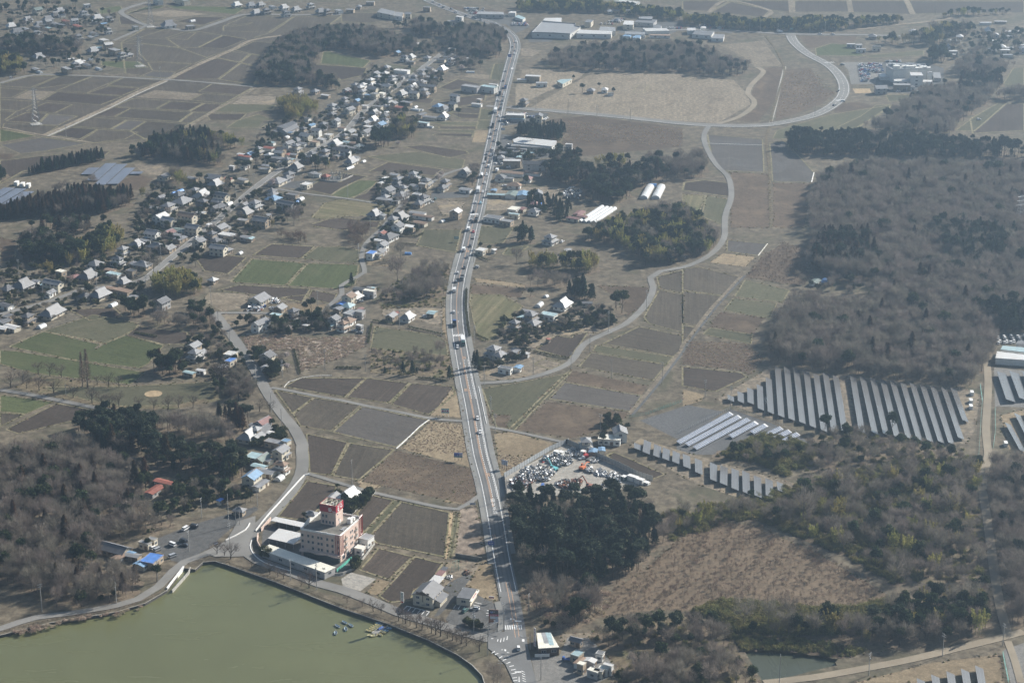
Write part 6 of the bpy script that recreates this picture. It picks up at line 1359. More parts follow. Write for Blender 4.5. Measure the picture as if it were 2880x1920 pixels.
HV = '''8:1190,1330 kei white L|5:932,1312 car white R|5:953,1408 car white R|5:795,825 flat white L|5:833,792 lorry green R|5:765,668 dump blue L|5:770,580 car white L|5:780,435 box white L|5:828,352 dump grey R|5:789,372 car grey L|5:806,310 car white L|5:845,275 car black R|5:860,203 car grey R
5:838,155 box white L|5:877,127 car black R|5:903,28 car red R|5:872,14 box white L|2:915,1520 dump black R|2:892,1515 car silver L|2:907,1458 car black L|2:950,1398 car cyan R|2:921,1395 car white L|2:967,1322 car white R|2:937,1315 lorry white L|2:983,1260 car white R|2:995,1203 car white R|2:966,1215 tank white L
2:1010,1148 van white R|2:989,1120 car white L|2:1015,1113 car grey R|2:1001,1062 car grey L|2:1027,1068 car white R|2:1040,1025 car white R|2:1027,950 car white L|2:1033,920 car grey L|2:1048,970 car grey R|2:1050,872 dump black L|2:1067,897 car white R|2:1093,800 car white R|2:1078,768 lorry white L|2:1105,750 dump grey R
2:1097,692 car white L|2:1115,715 car grey R|2:1123,695 car black R|2:1130,660 car white R|2:1132,645 car white R|2:1110,652 dump black L|2:1145,603 dump blue R|2:1137,557 car black L|2:1150,490 car silver L|2:1184,370 car white R|2:1187,347 car white R|2:1180,322 car silver L|2:1183,290 car white R
2:905,130 car grey L|2:890,120 car white R|2:850,110 car silver L|2:780,85 car white L|2:735,65 car silver R|2:690,52 car black L|2:650,35 car white R|2:620,15 car white R|2:950,140 car white L|2:1040,168 car white R'''.replace('\n', '|').split('|')
HN = np.array(HWY)
for s in HV:
    p_, kd, co, ln = s.split(); fr_, xy = p_.split(':'); x, y = P1(f'{fr_} {xy}', .8)
    i = int(((HN - (x, y)) ** 2).sum(1).argmin()); a = HWY[max(i - 1, 0)]; b = HWY[min(i + 1, len(HWY) - 1)]; an = math.atan2(b[1] - a[1], b[0] - a[0]); d = (math.cos(an), math.sin(an))
    t = (x - HWY[i][0]) * d[0] + (y - HWY[i][1]) * d[1]; off = (-1.85 if ln == 'L' else 1.85) if i > 12 else 0.2
    px_, py_ = HWY[i][0] + d[0] * t + d[1] * off, HWY[i][1] + d[1] * t - d[0] * off
    vehicle(kd, co, px_, py_, an if ln == 'L' else an + math.pi, f"{co} {VN[kd][1]} {'heading away' if ln == 'L' else 'oncoming'} on the highway", 'traffic on the highway')
PV = '''7:1280,503 van white 60|7:1335,487 van black 150|7:1185,612 van white 140|7:1263,588 van black 140|7:1268,617 car black 170|7:1060,638 kei white 50|7:1085,648 van silver 50|7:1190,692 van silver 45|7:1625,402 car black 140|b:1115,762 car green 60|b:1252,738 car silver 170|8:1548,1403 flat blue 170
c:202,697 kei white 100|c:618,718 van blue 80|c:1160,335 flat white 30|g:1020,1012 box white 65|g:845,1170 kei white 65|g:1245,1225 kei white 20|k:545,620 van white 150|k:1960,560 car black 30|4:1375,780 car white 10|4:1660,915 kei white 60|4:1815,545 flat blue 20|m:1655,635 car silver 170|m:1720,662 car grey 170|m:1735,230 car silver 30
5:570,612 kei white 175|5:1522,95 car white 60|5:932,272 kei white 170|2:1088,1012 car white 60|2:1125,1280 car white 170|l:1325,300 kei white 60|l:1310,605 car white 30|l:1370,560 kei green 70|3:2040,822 car white 20|3:1075,625 kei silver 70|j:265,980 car white 80|j:320,975 car grey 80|j:355,985 car white 80|j:440,1035 flat white 10|j:285,1080 box white 80
1:77,535 kei white 30|3:1105,697 car silver 10|3:1045,725 car black 50|3:670,222 box white 0|3:945,235 car white 0|3:1035,237 car white 0|3:1100,445 car grey 10|3:1485,630 car white 10|3:1530,622 car black 10|3:1580,615 car blue 10|3:1415,622 car black 10'''.replace('\n', '|').split('|')
for s in PV:
    p_, kd, co, an = s.split(); fr_, xy = p_.split(':'); x, y = P1(f'{fr_} {xy}', .7); vehicle(kd, co, x, y, rad(float(an)), f'parked {co} {VN[kd][1]}', 'parked vehicles', .14)
def carlot(s0, s1, n, an, prob, phrase, group, cols=('white', 'white', 'silver', 'grey', 'black', 'white', 'red', 'blue')):
    A, B = gp(s0 + ' ' + s1)
    for k in range(n):
        if RN.random() > prob: continue
        t = k / max(1, n - 1); vehicle('car', RN.choice(cols), A[0] + (B[0] - A[0]) * t, A[1] + (B[1] - A[1]) * t, rad(an + RN.choice((0, 180))), phrase, group, .14, False)
for k in range(7): carlot(f'e {-20 + k * 32},{480 + k * 8}', f'e {50 + k * 20},{865}', 15, 5, .62 if k < 6 else .2, 'small parked car in hospital lot', 'cars parked at the hospital')
for k in range(8): carlot(f'e {205 + k * 30},{480}', f'e {265 + k * 30},{665}', 9, 5, .72, 'small parked car in upper hospital lot', 'cars parked at the hospital')
carlot('e 570,430', 'e 880,430', 9, 80, .8, 'small parked car behind the hospital', 'cars parked at the hospital')
for yy in (190, 205): carlot(f'f 5,{yy}', f'f 170,{yy}', 16, 80, .7, 'small parked car at the supermarket', 'cars parked at the supermarket')
for k in range(3): carlot(f'f {1070 + k * 30},{165 - k * 12}', f'f {1190 + k * 25},{170 - k * 14}', 11, 70, .75, 'small parked car in the factory yard', 'cars parked by the factories')
carlot('f 985,190', 'f 1120,195', 10, 80, .8, 'small parked car beside the factory', 'cars parked by the factories'); carlot('f 1700,240', 'f 1860,240', 9, 80, .7, 'small parked car below the far hall', 'cars parked by the factories')
for yy in (200, 212, 232): carlot(f'f 2070,{yy}', f'f 2340,{yy + 8}', 17, 80, .75, 'small parked car in the last factory lot', 'cars parked by the factories')
for yy, x0 in ((62, 850), (78, 860), (95, 880)): carlot(f'2 {x0},{yy}', f'2 {x0 + 130},{yy + 3}', 12, 80, .7, 'small car on the dealer forecourt', 'cars on the dealer forecourt')
carlot('2 950,122', '2 1110,118', 14, 80, .8, 'small car in front of the dealer', 'cars on the dealer forecourt')
for s0, s1, n in (('j 415,395', 'j 470,405', 5), ('j 405,425', 'j 440,445', 4), ('j 665,345', 'j 800,350', 9), ('j 920,395', 'j 985,360', 6), ('j 620,308', 'j 680,312', 4), ('j 440,735', 'j 470,745', 2)): carlot(s0, s1, n, 60, .9, 'small car beside the car workshop', 'cars around the workshops')
for k in range(7): carlot(f'6 {2165 + k * 48},{752 + (k % 2) * 4}', f'6 {2165 + k * 48 + 20},{790 + (k % 2) * 4}', 4, 80, .95, 'white lorry parked at the depot', 'vehicles parked at the depot', ('white', 'white', 'silver', 'grey'))
carlot('6 2175,800', '6 2260,795', 3, 80, 1, 'white lorry in front of the depot hall', 'vehicles parked at the depot', ('white',))
# ---------------------------------------------------------------- rowing boats at the jetty
def boat_parts(hull, rim):
    out = []; L, Wd = 1.75, .68
    st = [(-1, .62, 0), (-.5, .95, 0), (.1, 1, 0), (.6, .72, .05), (.9, .3, .14), (1, .04, .2)]
    mb = MB(); V = []
    for t, w_, up in st: V += [(t * L, -w_ * Wd, .5 + up), (t * L * .95, -w_ * Wd * .55, .02 + up * .5), (t * L * .95, w_ * Wd * .55, .02 + up * .5), (t * L, w_ * Wd, .5 + up)]
    F = []
    for k in range(len(st) - 1):
        for j in range(3): F.append((4 * k + j, 4 * k + j + 1, 4 * k + 5 + j, 4 * k + 4 + j))
    F.append((0, 3, 2, 1)); mb.add(V, F); mb.add(V, [f[::-1] for f in F]); out.append(('hull', mb.mesh('hull', CP[hull])))
    mb = MB()
    for s in (-1, 1):
        for (t, w_, up), (t2, w2, up2) in zip(st, st[1:]): mb.bar((t * L, s * w_ * Wd, .52 + up), (t2 * L, s * w2 * Wd, .52 + up2), .085, n=5)
    mb.bar((-L, -.62 * Wd, .52), (-L, .62 * Wd, .52), .085); out.append(('rim', mb.mesh('rim', CP[rim])))
    for x, w_ in ((-1.3, .8), (-.1, 1), (.95, .72)):
        mb = MB(); mb.box(x, 0, .36, .34, w_ * Wd * 1.75, .06); out.append(('seat', mb.mesh('seat', CP['silver'])))
    return out
BT = {'yellow': boat_parts('yellow', 'yellow'), 'blue': boat_parts('blue', 'cyan'), 'pale': boat_parts('cyan', 'silver')}
def boat(s, col, an, phrase):
    x, y = P1(s, -1.0); root = empty('rowing_boat', (x, y, -1.32), rad(an))
    for nm, me in BT[col]: inst(nm, me, root)
    reg(root, phrase, 'boat', 'rowing boats on the pond')
for s, c_, an in (('n 1190,440', 'blue', 165), ('n 1065,525', 'blue', 165), ('n 985,620', 'yellow', 160), ('n 865,700', 'yellow', 160), ('n 725,775', 'yellow', 162), ('n 640,865', 'yellow', 162), ('n 440,970', 'yellow', 160), ('n 510,1235', 'yellow', 205), ('n 715,1270', 'yellow', 215),
                  ('n 1100,1195', 'yellow', -55), ('n 1290,1040', 'yellow', -40), ('n 1420,940', 'blue', -30), ('n 1615,800', 'blue', -25), ('n 1765,690', 'yellow', 0)):
    boat(s, c_, an, f'{c_} rowing boat moored at the jetty')
for s, an in (('8 22,1150', 130), ('8 65,1170', 125), ('8 30,1195', 100), ('7 2325,1175', 130), ('7 2313,1222', 95)): boat(s, 'pale', an, 'pale blue rowing boat drifting off the jetty')
x, y = P1('n 840,1040', -.8); root = empty('jetty', (x, y, -1.3), rad(52)); tag(root, 'small pale wooden jetty among the yellow boats', 'jetty')
for k in range(6): mb = MB(); mb.box(-1.5 + k * .6, 0, .55, .56, 2.6, .1); mb.build('plank', M_conc, root)
mb = MB(); mb.box(4.5, 0, .5, 6, 1.0, .12); mb.build('gangway', M_wood, root)
for a_ in (-1.2, 1.2): mb = MB(); mb.bar((-1.4, a_, -.8), (-1.4, a_, 1.0), .12); mb.build('post', M_wood, root)
x, y = P1('n 1120,800', -.5); mb = MB()
for k in range(6):
    a0, a1 = math.pi * k / 6, math.pi * (k + 1) / 6; mb.face((-1.6, -math.cos(a0) * .7, math.sin(a0) * .8), (1.6, -math.cos(a0) * .7, math.sin(a0) * .8), (1.6, -math.cos(a1) * .7, math.sin(a1) * .8), (-1.6, -math.cos(a1) * .7, math.sin(a1) * .8))
for s in (-1, 1): mb.face(*[(s * 1.6, -math.cos(math.pi * k / 6) * .7 * s, math.sin(math.pi * k / 6) * .8) for k in range(7)])
tag(mb.build('tarpaulin', CP['blue'], None, (x, y, -.75), rad(52)), 'bright blue tarpaulin heap beside the jetty', 'tarpaulin')
# ---------------------------------------------------------------- scrap yard
def panel_fence(s, h, pitch, mat, label, name='panel_fence'):
    P = gp(s); root = empty(name, (*P[0], .03)); mb0 = MB(); mb0.box(0, 0, h / 2, pitch - .1, .08, h - .1); me = mb0.mesh('panel', mat); m2 = MB(); m2.bar((0, 0, 0), (0, 0, h + .15), .1, n=4); mp = m2.mesh('post', M_dark)
    d = 0.0; L = plen(P)
    while d < L:
        (x, y), an = along(P, d + pitch / 2); inst('panel', me, root, (x - P[0][0], y - P[0][1], 0), an); (x, y), _ = along(P, d); inst('post', mp, root, (x - P[0][0], y - P[0][1], 0)); d += pitch
    tag(root, label, 'fence')
M_fp = plain('fence_panel_steel', (0.4, 0.42, 0.43), 0.6, 0.12, 0.4); M_fp2 = plain('weathered_fence_panel', (0.34, 0.335, 0.32), 0.7, 0.15, 0.4)
panel_fence('c 85,608 270,500 480,375 720,235 955,135', 3.0, 2.4, M_fp, 'tall grey panel fence on the field side of the scrap yard')
panel_fence('c 955,135 1200,240 1390,335 1620,430 1920,580 2110,640', 3.0, 2.4, M_fp2, 'tall grey panel fence on the solar side of the scrap yard')
panel_fence('c 88,610 105,750 122,905', 2.6, 2.2, M_dark, 'dark sliding gate of the scrap yard beside the highway', 'yard_gate')
def scrap(s, n, hgt, mats, label, size=.75):
    P = gp(s); cx = sum(p[0] for p in P) / len(P); cyy = sum(p[1] for p in P) / len(P); mb = MB(); k = 0; xs = [p[0] for p in P]; ys = [p[1] for p in P]
    while k < n:
        x, y = RN.uniform(min(xs), max(xs)), RN.uniform(min(ys), max(ys))
        if not inpoly(x, y, P): continue
        d = min(math.hypot(x - p[0], y - p[1]) for p in P) / 8; z = RN.random() * hgt * min(1, .25 + d); mb.mi = RN.choices(range(len(mats)), [4, 3, 2, 2, 1][:len(mats)])[0]
        q = Matrix.Rotation(RN.uniform(-.9, .9), 3, 'X') @ Matrix.Rotation(RN.uniform(-.9, .9), 3, 'Y'); sz = size * RN.uniform(.4, 1.5)
        mb.box(x - cx, y - cyy, z + .2, sz * RN.uniform(.5, 2), sz, sz * RN.uniform(.08, .7), RN.uniform(0, 3), q); k += 1
    tag(mb.build('scrap_heap', mats, None, (cx, cyy, .04)), label, 'scrap heap', kind='stuff')
SM = [plain('bright_scrap', (0.62, 0.62, 0.62), 0.4, 0.1, metal=.2), plain('grey_scrap', (0.3, 0.31, 0.32), 0.5, 0.2, metal=.3), M_dark, plain('beige_scrap', (0.42, 0.39, 0.34), .7, .15), CP['white']]; SR = [plain('rusty_scrap', (0.24, 0.1, 0.06), 0.85, 0.2), plain('brown_scrap', (0.2, 0.14, 0.1), 0.85, .2), M_dark, SM[1], SM[0]]
scrap('c 600,360 700,310 930,310 1050,385 1000,430 860,460 700,400', 460, 3.2, SM, 'glinting pale scrap heap behind the teal excavator')
scrap('c 270,600 330,510 480,470 660,470 810,545 690,660 520,650 300,690', 640, 3.6, SM, 'big glinting scrap heap along the field fence')
scrap('c 160,660 280,590 520,660 430,740 240,790 150,700', 330, 1.6, [SR[0], SM[1], M_dark, SM[0], CP['white']], 'mixed low scrap near the yard gate')
scrap('c 940,250 1000,205 1140,270 1100,320 1000,310', 260, 1.8, SM, 'pale scrap heap in the far yard corner')
scrap('c 800,700 860,640 1000,640 1170,640 1150,720 1060,780 870,750', 420, 1.8, SR, 'rusty brown scrap heap before the conifers')
scrap('c 1330,540 1400,480 1510,520 1500,590 1380,580', 260, 1.5, SM, 'grey scrap heap beside the solar fence'); scrap('c 1510,590 1580,530 1720,580 1690,650 1560,640', 280, 1.7, SM, 'pale scrap heap near the white containers')
scrap('c 1430,710 1560,650 1700,680 1640,720 1500,730', 200, 1.2, SM, 'low scrap strip behind the dark conifers'); scrap('c 1210,500 1260,465 1330,500 1300,550 1230,540', 120, 1.8, SM, 'grey machine scrap pile in mid yard')
scrap('c 1230,360 1290,320 1400,350 1380,400 1290,400', 110, 1.2, SM, 'white pipes and scrap along the solar fence'); scrap('2 1520,1330 1580,1290 1670,1320 1640,1370 1540,1370', 260, 1.6, SM, 'dumped white scrap at the wood edge up the highway')
scrap('4 1690,580 1740,535 1820,550 1800,578', 130, 1.6, [CP['white'], SM[1], M_dark, SM[0], SR[0]], 'white machinery heap before the big grey barn'); scrap('4 1850,500 1880,485 1935,500 1920,525 1860,525', 110, 1.4, [CP['white'], SM[1], M_dark, SM[0], SR[0]], 'white machinery heap beside the big grey barn'); scrap('4 1845,560 1870,545 1905,560 1890,580', 60, 1.2, [CP['white'], SM[1], M_dark], 'small machinery heap beside the lane')
scrap('b 1090,260 1130,210 1190,235 1150,290', 70, .9, SR, 'rubble heap beside the restaurant garden', .6); scrap('b 840,320 880,280 950,300 920,350', 60, 1.2, [CP['white'], M_dark, SM[1]], 'clutter beside the white workshop', .6)
def excavator(s, an, col, label, boom=1.0):
    x, y = P1(s, 1.0); root = empty('excavator', (x, y, .05), rad(an)); tag(root, label, 'excavator'); p = CP[col]
    for s_ in (-1, 1): mb = MB(); mb.box(0, s_ * 1.1, .45, 3.8, .6, .85); mb.bar((-1.9, s_ * 1.1 - .3, .45), (-1.9, s_ * 1.1 + .3, .45), .42, n=8); mb.bar((1.9, s_ * 1.1 - .3, .45), (1.9, s_ * 1.1 + .3, .45), .42, n=8); mb.build('track', M_dark, root)
    mb = MB(); rings(mb, [(1.0, -2.1, 1.5, 1.3), (1.5, -2.2, 1.5, 1.35), (2.1, -2.0, .9, 1.2)]); mb.build('body', p, root)
    mb = MB(); rings(mb, [(1.5, .1, 1.6, .45), (2.9, .2, 1.35, .4)]); o = mb.build('cab', M_glass, root); o.location = (0, .75, 0); mb = MB(); mb.box(.8, .75, 2.95, 1.4, 1.0, .1); mb.build('cab_roof', p, root)
    mb = MB(); b1 = Vector((4.2, -.2, 5.0 * boom)); mb.bar((1.2, -.2, 1.8), b1, .4, .32, n=6); mb.build('boom', p, root); b2 = Vector((7.4, -.2, 2.6 * boom)); mb = MB(); mb.bar(b1, b2, .3, .22, n=6); mb.build('arm', p, root)
    mb = MB(); rings(mb, [(0, -.2, .5, .5), (.5, -.6, .6, .5), (1.1, -.3, .3, .3)]); mb.build('bucket', CP['red'] if col == 'teal' else M_dark, root, b2 + Vector((0, 0, -1.0)))
excavator('c 770,480', 140, 'teal', 'teal excavator with raised boom at the pale scrap heap', 1.25); excavator('c 1170,465', 60, 'orange', 'orange red excavator in the middle of the scrap yard', .55); excavator('c 1265,720', 150, 'rust', 'rust coloured excavator with long boom near the conifers', 1.2); excavator('c 1210,300', 100, 'red', 'small red excavator by the solar fence', .5)
for s, l_, w_, h_, m_, lb in (('c 812,268', 3, 2.6, 2.8, WM[1], 'white cube container by the yard fence'), ('c 878,272', 2.6, 2.6, 2.4, WM[1], 'second white cube container by the yard fence'), ('c 1178,268', 2.4, 2.4, 3.0, WM[1], 'tall white cabin at the solar fence'), ('c 1865,612', 6, 2.6, 2.7, WM[1], 'longest white container at the yard end'), ('c 1962,650', 4.5, 2.6, 2.6, WM[1], 'middle white container at the yard end'), ('c 2045,675', 3.8, 2.4, 1.2, WM[1], 'low white container at the yard end'), ('c 1745,605', 2.6, 2.6, 1.9, CP['green'], 'dark green skip in the scrap yard'), ('j 1270,735', 6, 2.6, 2.6, WM[1], 'white container on the dry grass behind the factory')):
    x, y = P1(s, h_ / 2); root = empty('container', (x, y, .05), rad(-38)); mb = MB(); mb.box(0, 0, h_ / 2, l_, w_, h_); mb.build('body', m_, root); mb = MB(); mb.box(0, 0, h_ + .06, l_ + .1, w_ + .1, .12); mb.build('lid', M_whitewall, root); mb = MB(); mb.box(l_ * .2, -w_ / 2 - .03, h_ * .45, 1.0, .06, h_ * .8); mb.build('door', M_steel, root); tag(root, lb, 'container')
# ---------------------------------------------------------------- poles, pylons, signs
def pole_mesh(h):
    mb = MB(); mb.bar((0, 0, 0), (0, 0, h), .19, .12, n=6); return mb.mesh('mast', M_pole)
PM = {h: pole_mesh(h) for h in (8, 11, 14, 18)}
mb = MB(); mb.box(0, 0, 0, 2.2, .14, .14)
for x_ in (-1, -.4, .4, 1): mb.box(x_, 0, .18, .1, .1, .25)
ME_ARM = mb.mesh('cross_arm', M_steel); mb = MB(); mb.bar((.42, 0, -.5), (.42, 0, .5), .3, n=8); ME_TR = mb.mesh('transformer', M_steel)
def pole(s, h=11, arms=2, tr=False, phrase='grey concrete utility pole'):
    x, y = P1(s); root = empty('utility_pole', (x, y, 0), RN.uniform(0, 3)); inst('mast', PM[h], root)
    for k in range(arms): inst('cross_arm', ME_ARM, root, (0, 0, h - .4 - k * 1.1), .2 * k)
    if tr: inst('transformer', ME_TR, root, (0, 0, h - 3.2))
    reg(root, phrase, 'utility pole', 'utility poles')
PO = '''5:985,1105 5:1030,1285 5:1060,1412 5:1842,720 5:1712,850 5:1583,975 5:2102,572 5:1322,1015 5:1862,1028 5:2210,1080 5:1785,1410 5:400,690 5:690,750 5:918,790 5:912,240 7:290,1075 7:803,1020 7:1303,660 7:1585,645 7:1775,360 7:2003,860 7:2183,925 7:1390,430 7:1087,870 8:1010,1375 8:1096,1568
8:913,1220 8:1120,1200 8:1375,1545 8:1292,1100 8:75,200 8:1140,305 4:1505,690 4:1585,840 4:1765,1065 4:1945,1030 4:1870,1285 4:1940,1372 4:130,325 4:298,500 4:355,480 4:668,415 4:1133,470 4:1007,440 4:2190,545 4:1457,540 9:1282,1515 9:1790,1380 9:665,1570 9:2205,1310 g:905,1010 g:1155,865 g:1395,650 g:1637,470 g:648,1280 g:358,1480 g:1805,275 g:2180,1000
h:675,950 h:990,740 h:1440,400 h:1620,220 h:1275,490 h:790,1310 h:630,1450 h:1265,1550 l:500,985 l:780,680 l:1228,480 l:348,1150 l:1145,440 l:158,1500 j:1262,310 j:1660,345 j:2118,400 j:820,240 j:630,980 j:305,700 i:2185,720 i:2130,950 i:2040,1390 i:815,750 3:910,800 3:1740,100 3:535,235 3:460,235 3:655,235 3:980,240 3:875,235 6:155,1170 6:330,1250 6:565,1290 m:660,1280 m:1245,1190 m:1805,1195 m:295,1400 m:2270,590 1:457,950 1:1105,540'''.split()
for i, s in enumerate(PO): pole(s.replace(':', ' '), 11 if i % 3 else 14, 2 if i % 4 else 1, i % 5 == 1)
pole('7 1577,490', 18, 0, phrase='very tall thin mast beside the car park'); pole('7 1625,475', 8, 0, phrase='short white post on the sluice'); pole('7 1653,480', 8, 0, phrase='short white post on the sluice'); pole('4 455,1157', 8, 0, phrase='white park lamp post')
def pylon(s, h, label, w=7.0):
    x, y = P1(s); root = empty('pylon', (x, y, 0), rad(25)); tag(root, label, 'pylon'); T = .12
    prof = [(0, w / 2), (h * .55, w * .2), (h, w * .09)]
    def rad_at(z):
        for (z0, r0), (z1, r1) in zip(prof, prof[1:]):
            if z <= z1: return r0 + (r1 - r0) * (z - z0) / (z1 - z0)
        return prof[-1][1]
    for sx, sy in ((-1, -1), (1, -1), (1, 1), (-1, 1)):
        mb = MB()
        for (z0, r0), (z1, r1) in zip(prof, prof[1:]): mb.bar((sx * r0, sy * r0, z0), (sx * r1, sy * r1, z1), T, n=4)
        mb.build('leg', M_steel, root)
    mb = MB(); z = 0.0
    while z < h - 1:
        z2 = min(h, z + max(1.6, rad_at(z) * 1.5)); r0, r1 = rad_at(z), rad_at(z2); c0_ = ((-1, -1), (1, -1), (1, 1), (-1, 1))
        for k in range(4):
            a, b = c0_[k], c0_[(k + 1) % 4]; mb.bar((a[0] * r0, a[1] * r0, z), (b[0] * r1, b[1] * r1, z2), T * .6, n=3); mb.bar((b[0] * r0, b[1] * r0, z), (a[0] * r1, a[1] * r1, z2), T * .6, n=3)
        z = z2
    mb.build('bracing', M_steel, root)
    for k in range(3):
        zz = h * (.68 + .13 * k); mb = MB(); l = w * (.62 - .08 * k)
        for sy in (-.3, .3): mb.bar((-l, 0, zz), (l, sy, zz + .1), T * .8, n=4); mb.bar((l, 0, zz), (-l, sy, zz + .1), T * .8, n=4)
        mb.build('cross_arm', M_steel, root)
    mb = MB(); mb.box(0, 0, .2, w * 1.3, w * 1.3, .4); mb.build('base', M_conc, root)
pylon('1 250,858', 32, 'lattice pylon standing in the dark paddies on the far side of the village'); pylon('1 965,458', 30, 'lattice pylon at the tip of the green triangle field'); pylon('1 1040,188', 30, 'far lattice pylon beside the bend of the distant lane'); pylon('3 2318,1560', 24, 'grey lattice mast standing in the bare wood')
M_signw = paint('sign_white', (0.75, 0.75, 0.75), .5); M_signr = paint('sign_red', (0.5, 0.04, 0.05), .5); M_signk = paint('sign_dark', (0.06, 0.05, 0.055), .5); M_signb = paint('sign_blue', (0.06, 0.1, 0.36), .5); M_signg = paint('sign_green', (0.12, 0.25, 0.25), .5); M_sigm = paint('sign_magenta', (0.38, 0.03, 0.12), .5); M_signp = paint('sign_pale_blue', (0.42, 0.47, 0.56), .5); M_signo = paint('sign_brown', (0.3, 0.13, 0.07), .5)
def glyphs(n, sz, mat):
    "a line of characters too small to read in the photo: strokes on a square grid"
    mb = MB(); rg = random.Random(n * 31 + int(sz * 100))
    for k in range(n):
        x0 = (k - (n - 1) / 2) * sz
        for q in range(3): z = (q - 1) * sz * .32; l = sz * rg.uniform(.45, .85); mb.box(x0, 0, z, l, .02, sz * .1)
        for q in range(rg.choice((1, 2))): mb.box(x0 + rg.uniform(-.25, .25) * sz, -.004, rg.uniform(-.08, .08) * sz, sz * .1, .02, sz * rg.uniform(.6, .85))
    return mb.mesh('lettering', mat)
def billboard(s, w_, h_, z0, an, label, bands, texts=(), posts=2, mat=M_signw, pm=None, cat='billboard', shapes=()):
    x, y = P1(s); root = empty('billboard', (x, y, .02), rad(an)); tag(root, label, cat); mb = MB(); mb.box(0, 0, z0 + h_ / 2, w_, .18, h_); bd = mb.build('board', mat, root)
    for (a, b, c_, d_, m_) in bands: mb = MB(); mb.box((a + b) / 2 * w_, -.11, z0 + (c_ + d_) / 2 * h_, (b - a) * w_, .03, (d_ - c_) * h_); mb.build('print', m_, bd)
    for txt, sz, fx, fz, m_ in texts: o = inst('lettering', glyphs(int(txt[1:]), sz, m_), bd, (fx * w_, -.14, z0 + fz * h_)) if txt[0] == '#' else inst('lettering', text_mesh(txt, sz, m_), bd, (fx * w_, -.14, z0 + fz * h_)); o.rotation_euler = ((0 if txt[0] == '#' else math.pi / 2), 0, 0)
    for fx, fz, r, m_ in shapes:
        mb = MB(); mb.face(*[(fx * w_ + r * 1.3 * math.cos(k * .524), -.135, z0 + fz * h_ + r * math.sin(k * .524)) for k in range(12)]); mb.build('print', m_, bd)
    for k in range(posts): mb = MB(); xx = (-.4 + .8 * k / max(1, posts - 1)) * w_ if posts > 1 else 0; mb.bar((xx, .05, 0), (xx, .05, z0 + h_ * .8), .12, n=5); mb.build('post', pm or M_steel, root)
    return root
billboard('5 716,1302', 4.4, 2.7, 2.2, -6, 'field billboard with three red pictures on green board beside the highway', [(-.49, .49, .3, .68, M_signw)], [('#6', .5, -.05, .84, M_signw), ('#7', .5, 0, .14, M_signw)], 3, M_signg, M_whitewall, shapes=((-.3, .49, .45, M_sigm), (0, .49, .4, M_signo), (.3, .47, .45, M_sigm)))
billboard('8 806,38', 4.6, 2.6, 2.0, -8, 'blue billboard with green lower strip standing in dry reeds', [(-.5, .5, 0, .3, M_signg), (.1, .5, .32, .98, M_signp)], [('#4', .45, .28, .75, M_signb), ('#4', .45, .28, .5, M_signr), ('#6', .5, 0, .14, M_signp)], 3, M_signb, M_wood, shapes=((-.08, .45, .25, M_signp),))
billboard('b 1510,988', 4.4, 6.6, 2.0, -4, 'tall red and dark roadside board with white arrow in the corner car park', [(-.5, .5, .66, 1, M_signk), (-.5, .5, .55, .66, M_sigm), (-.35, .2, .32, .5, M_signw), (.2, .5, .08, .5, M_signp), (-.3, .2, 0, .25, M_signw)], [('#6', .55, 0, .6, M_signw), ('#4', .6, -.08, .41, M_signb), ('#3', .8, -.1, .84, M_signp)], 2, M_signo, M_dark, shapes=((-.15, .14, .7, M_signo), (-.2, .8, .5, M_signb)))
billboard('b 1482,660', 2.4, 1.1, 2.3, -5, 'small red and white sign on one white post by the burger shop', [(-.5, .5, .2, .55, M_signr)], [('#3', .35, 0, .78, M_signr)], 1, M_signw, M_whitewall)
billboard('b 255,940', .25, .3, 13, -5, 'thin tall sign mast holding nothing', [], [], 1) if False else None
billboard('b 258,940', 1.6, 5.2, 10.5, -30, 'white vertical sign high on a dark mast beside the pond', [(-.45, .45, .0, .12, M_signr)], [('#1', 1.0, 0, .8, M_signk), ('#1', 1.05, 0, .55, M_signk), ('#1', 1.1, 0, .3, M_signr)], 1, M_signw, M_dark)
billboard('8 905,352', 2.9, 1.2, .9, -2, 'small pale sign with dark characters at the lane mouth', [(-.5, .5, .75, 1, M_signk)], [('#4', .6, 0, .36, M_signk)], 2, M_signp)
billboard('c 92,490', 3.6, 2.8, 2.6, 150, 'grey lattice back of a roadside board beside the scrap yard', [(-.5, .5, .45, .5, M_signw)], [], 3, M_signp, M_dark)
billboard('5 793,98', 3.4, 1.8, 2.0, -10, 'small pale green sign at the edge of the mown field', [(-.4, .4, .4, .7, M_signw)], [('#4', .6, 0, .55, M_signg)], 2, M_signg)
billboard('q 1215,620', 1.5, 9.0, 1.2, -60, 'tall narrow red and white vertical sign of the diner', [], [('#1', 1.15 + k * .01, 0, .92 - k * .165, M_signr) for k in range(6)], 2, M_signw, M_dark, 'sign')
billboard('7 1488,628', 2.4, 1.7, .8, 40, 'dark notice board at the pond car park entrance', [(-.4, .4, .3, .7, M_signp)], [], 2, M_signk, None, 'notice board'); billboard('2 1160,425', 3.6, 2.6, 4.5, -8, 'blue road sign beside the distant highway bend', [], [('#3', .9, 0, .5, M_signw)], 1, M_signb, None, 'road sign')
billboard('8 1030,650', .15, .2, 5.2, 0, 'x', [], [], 1) if False else None
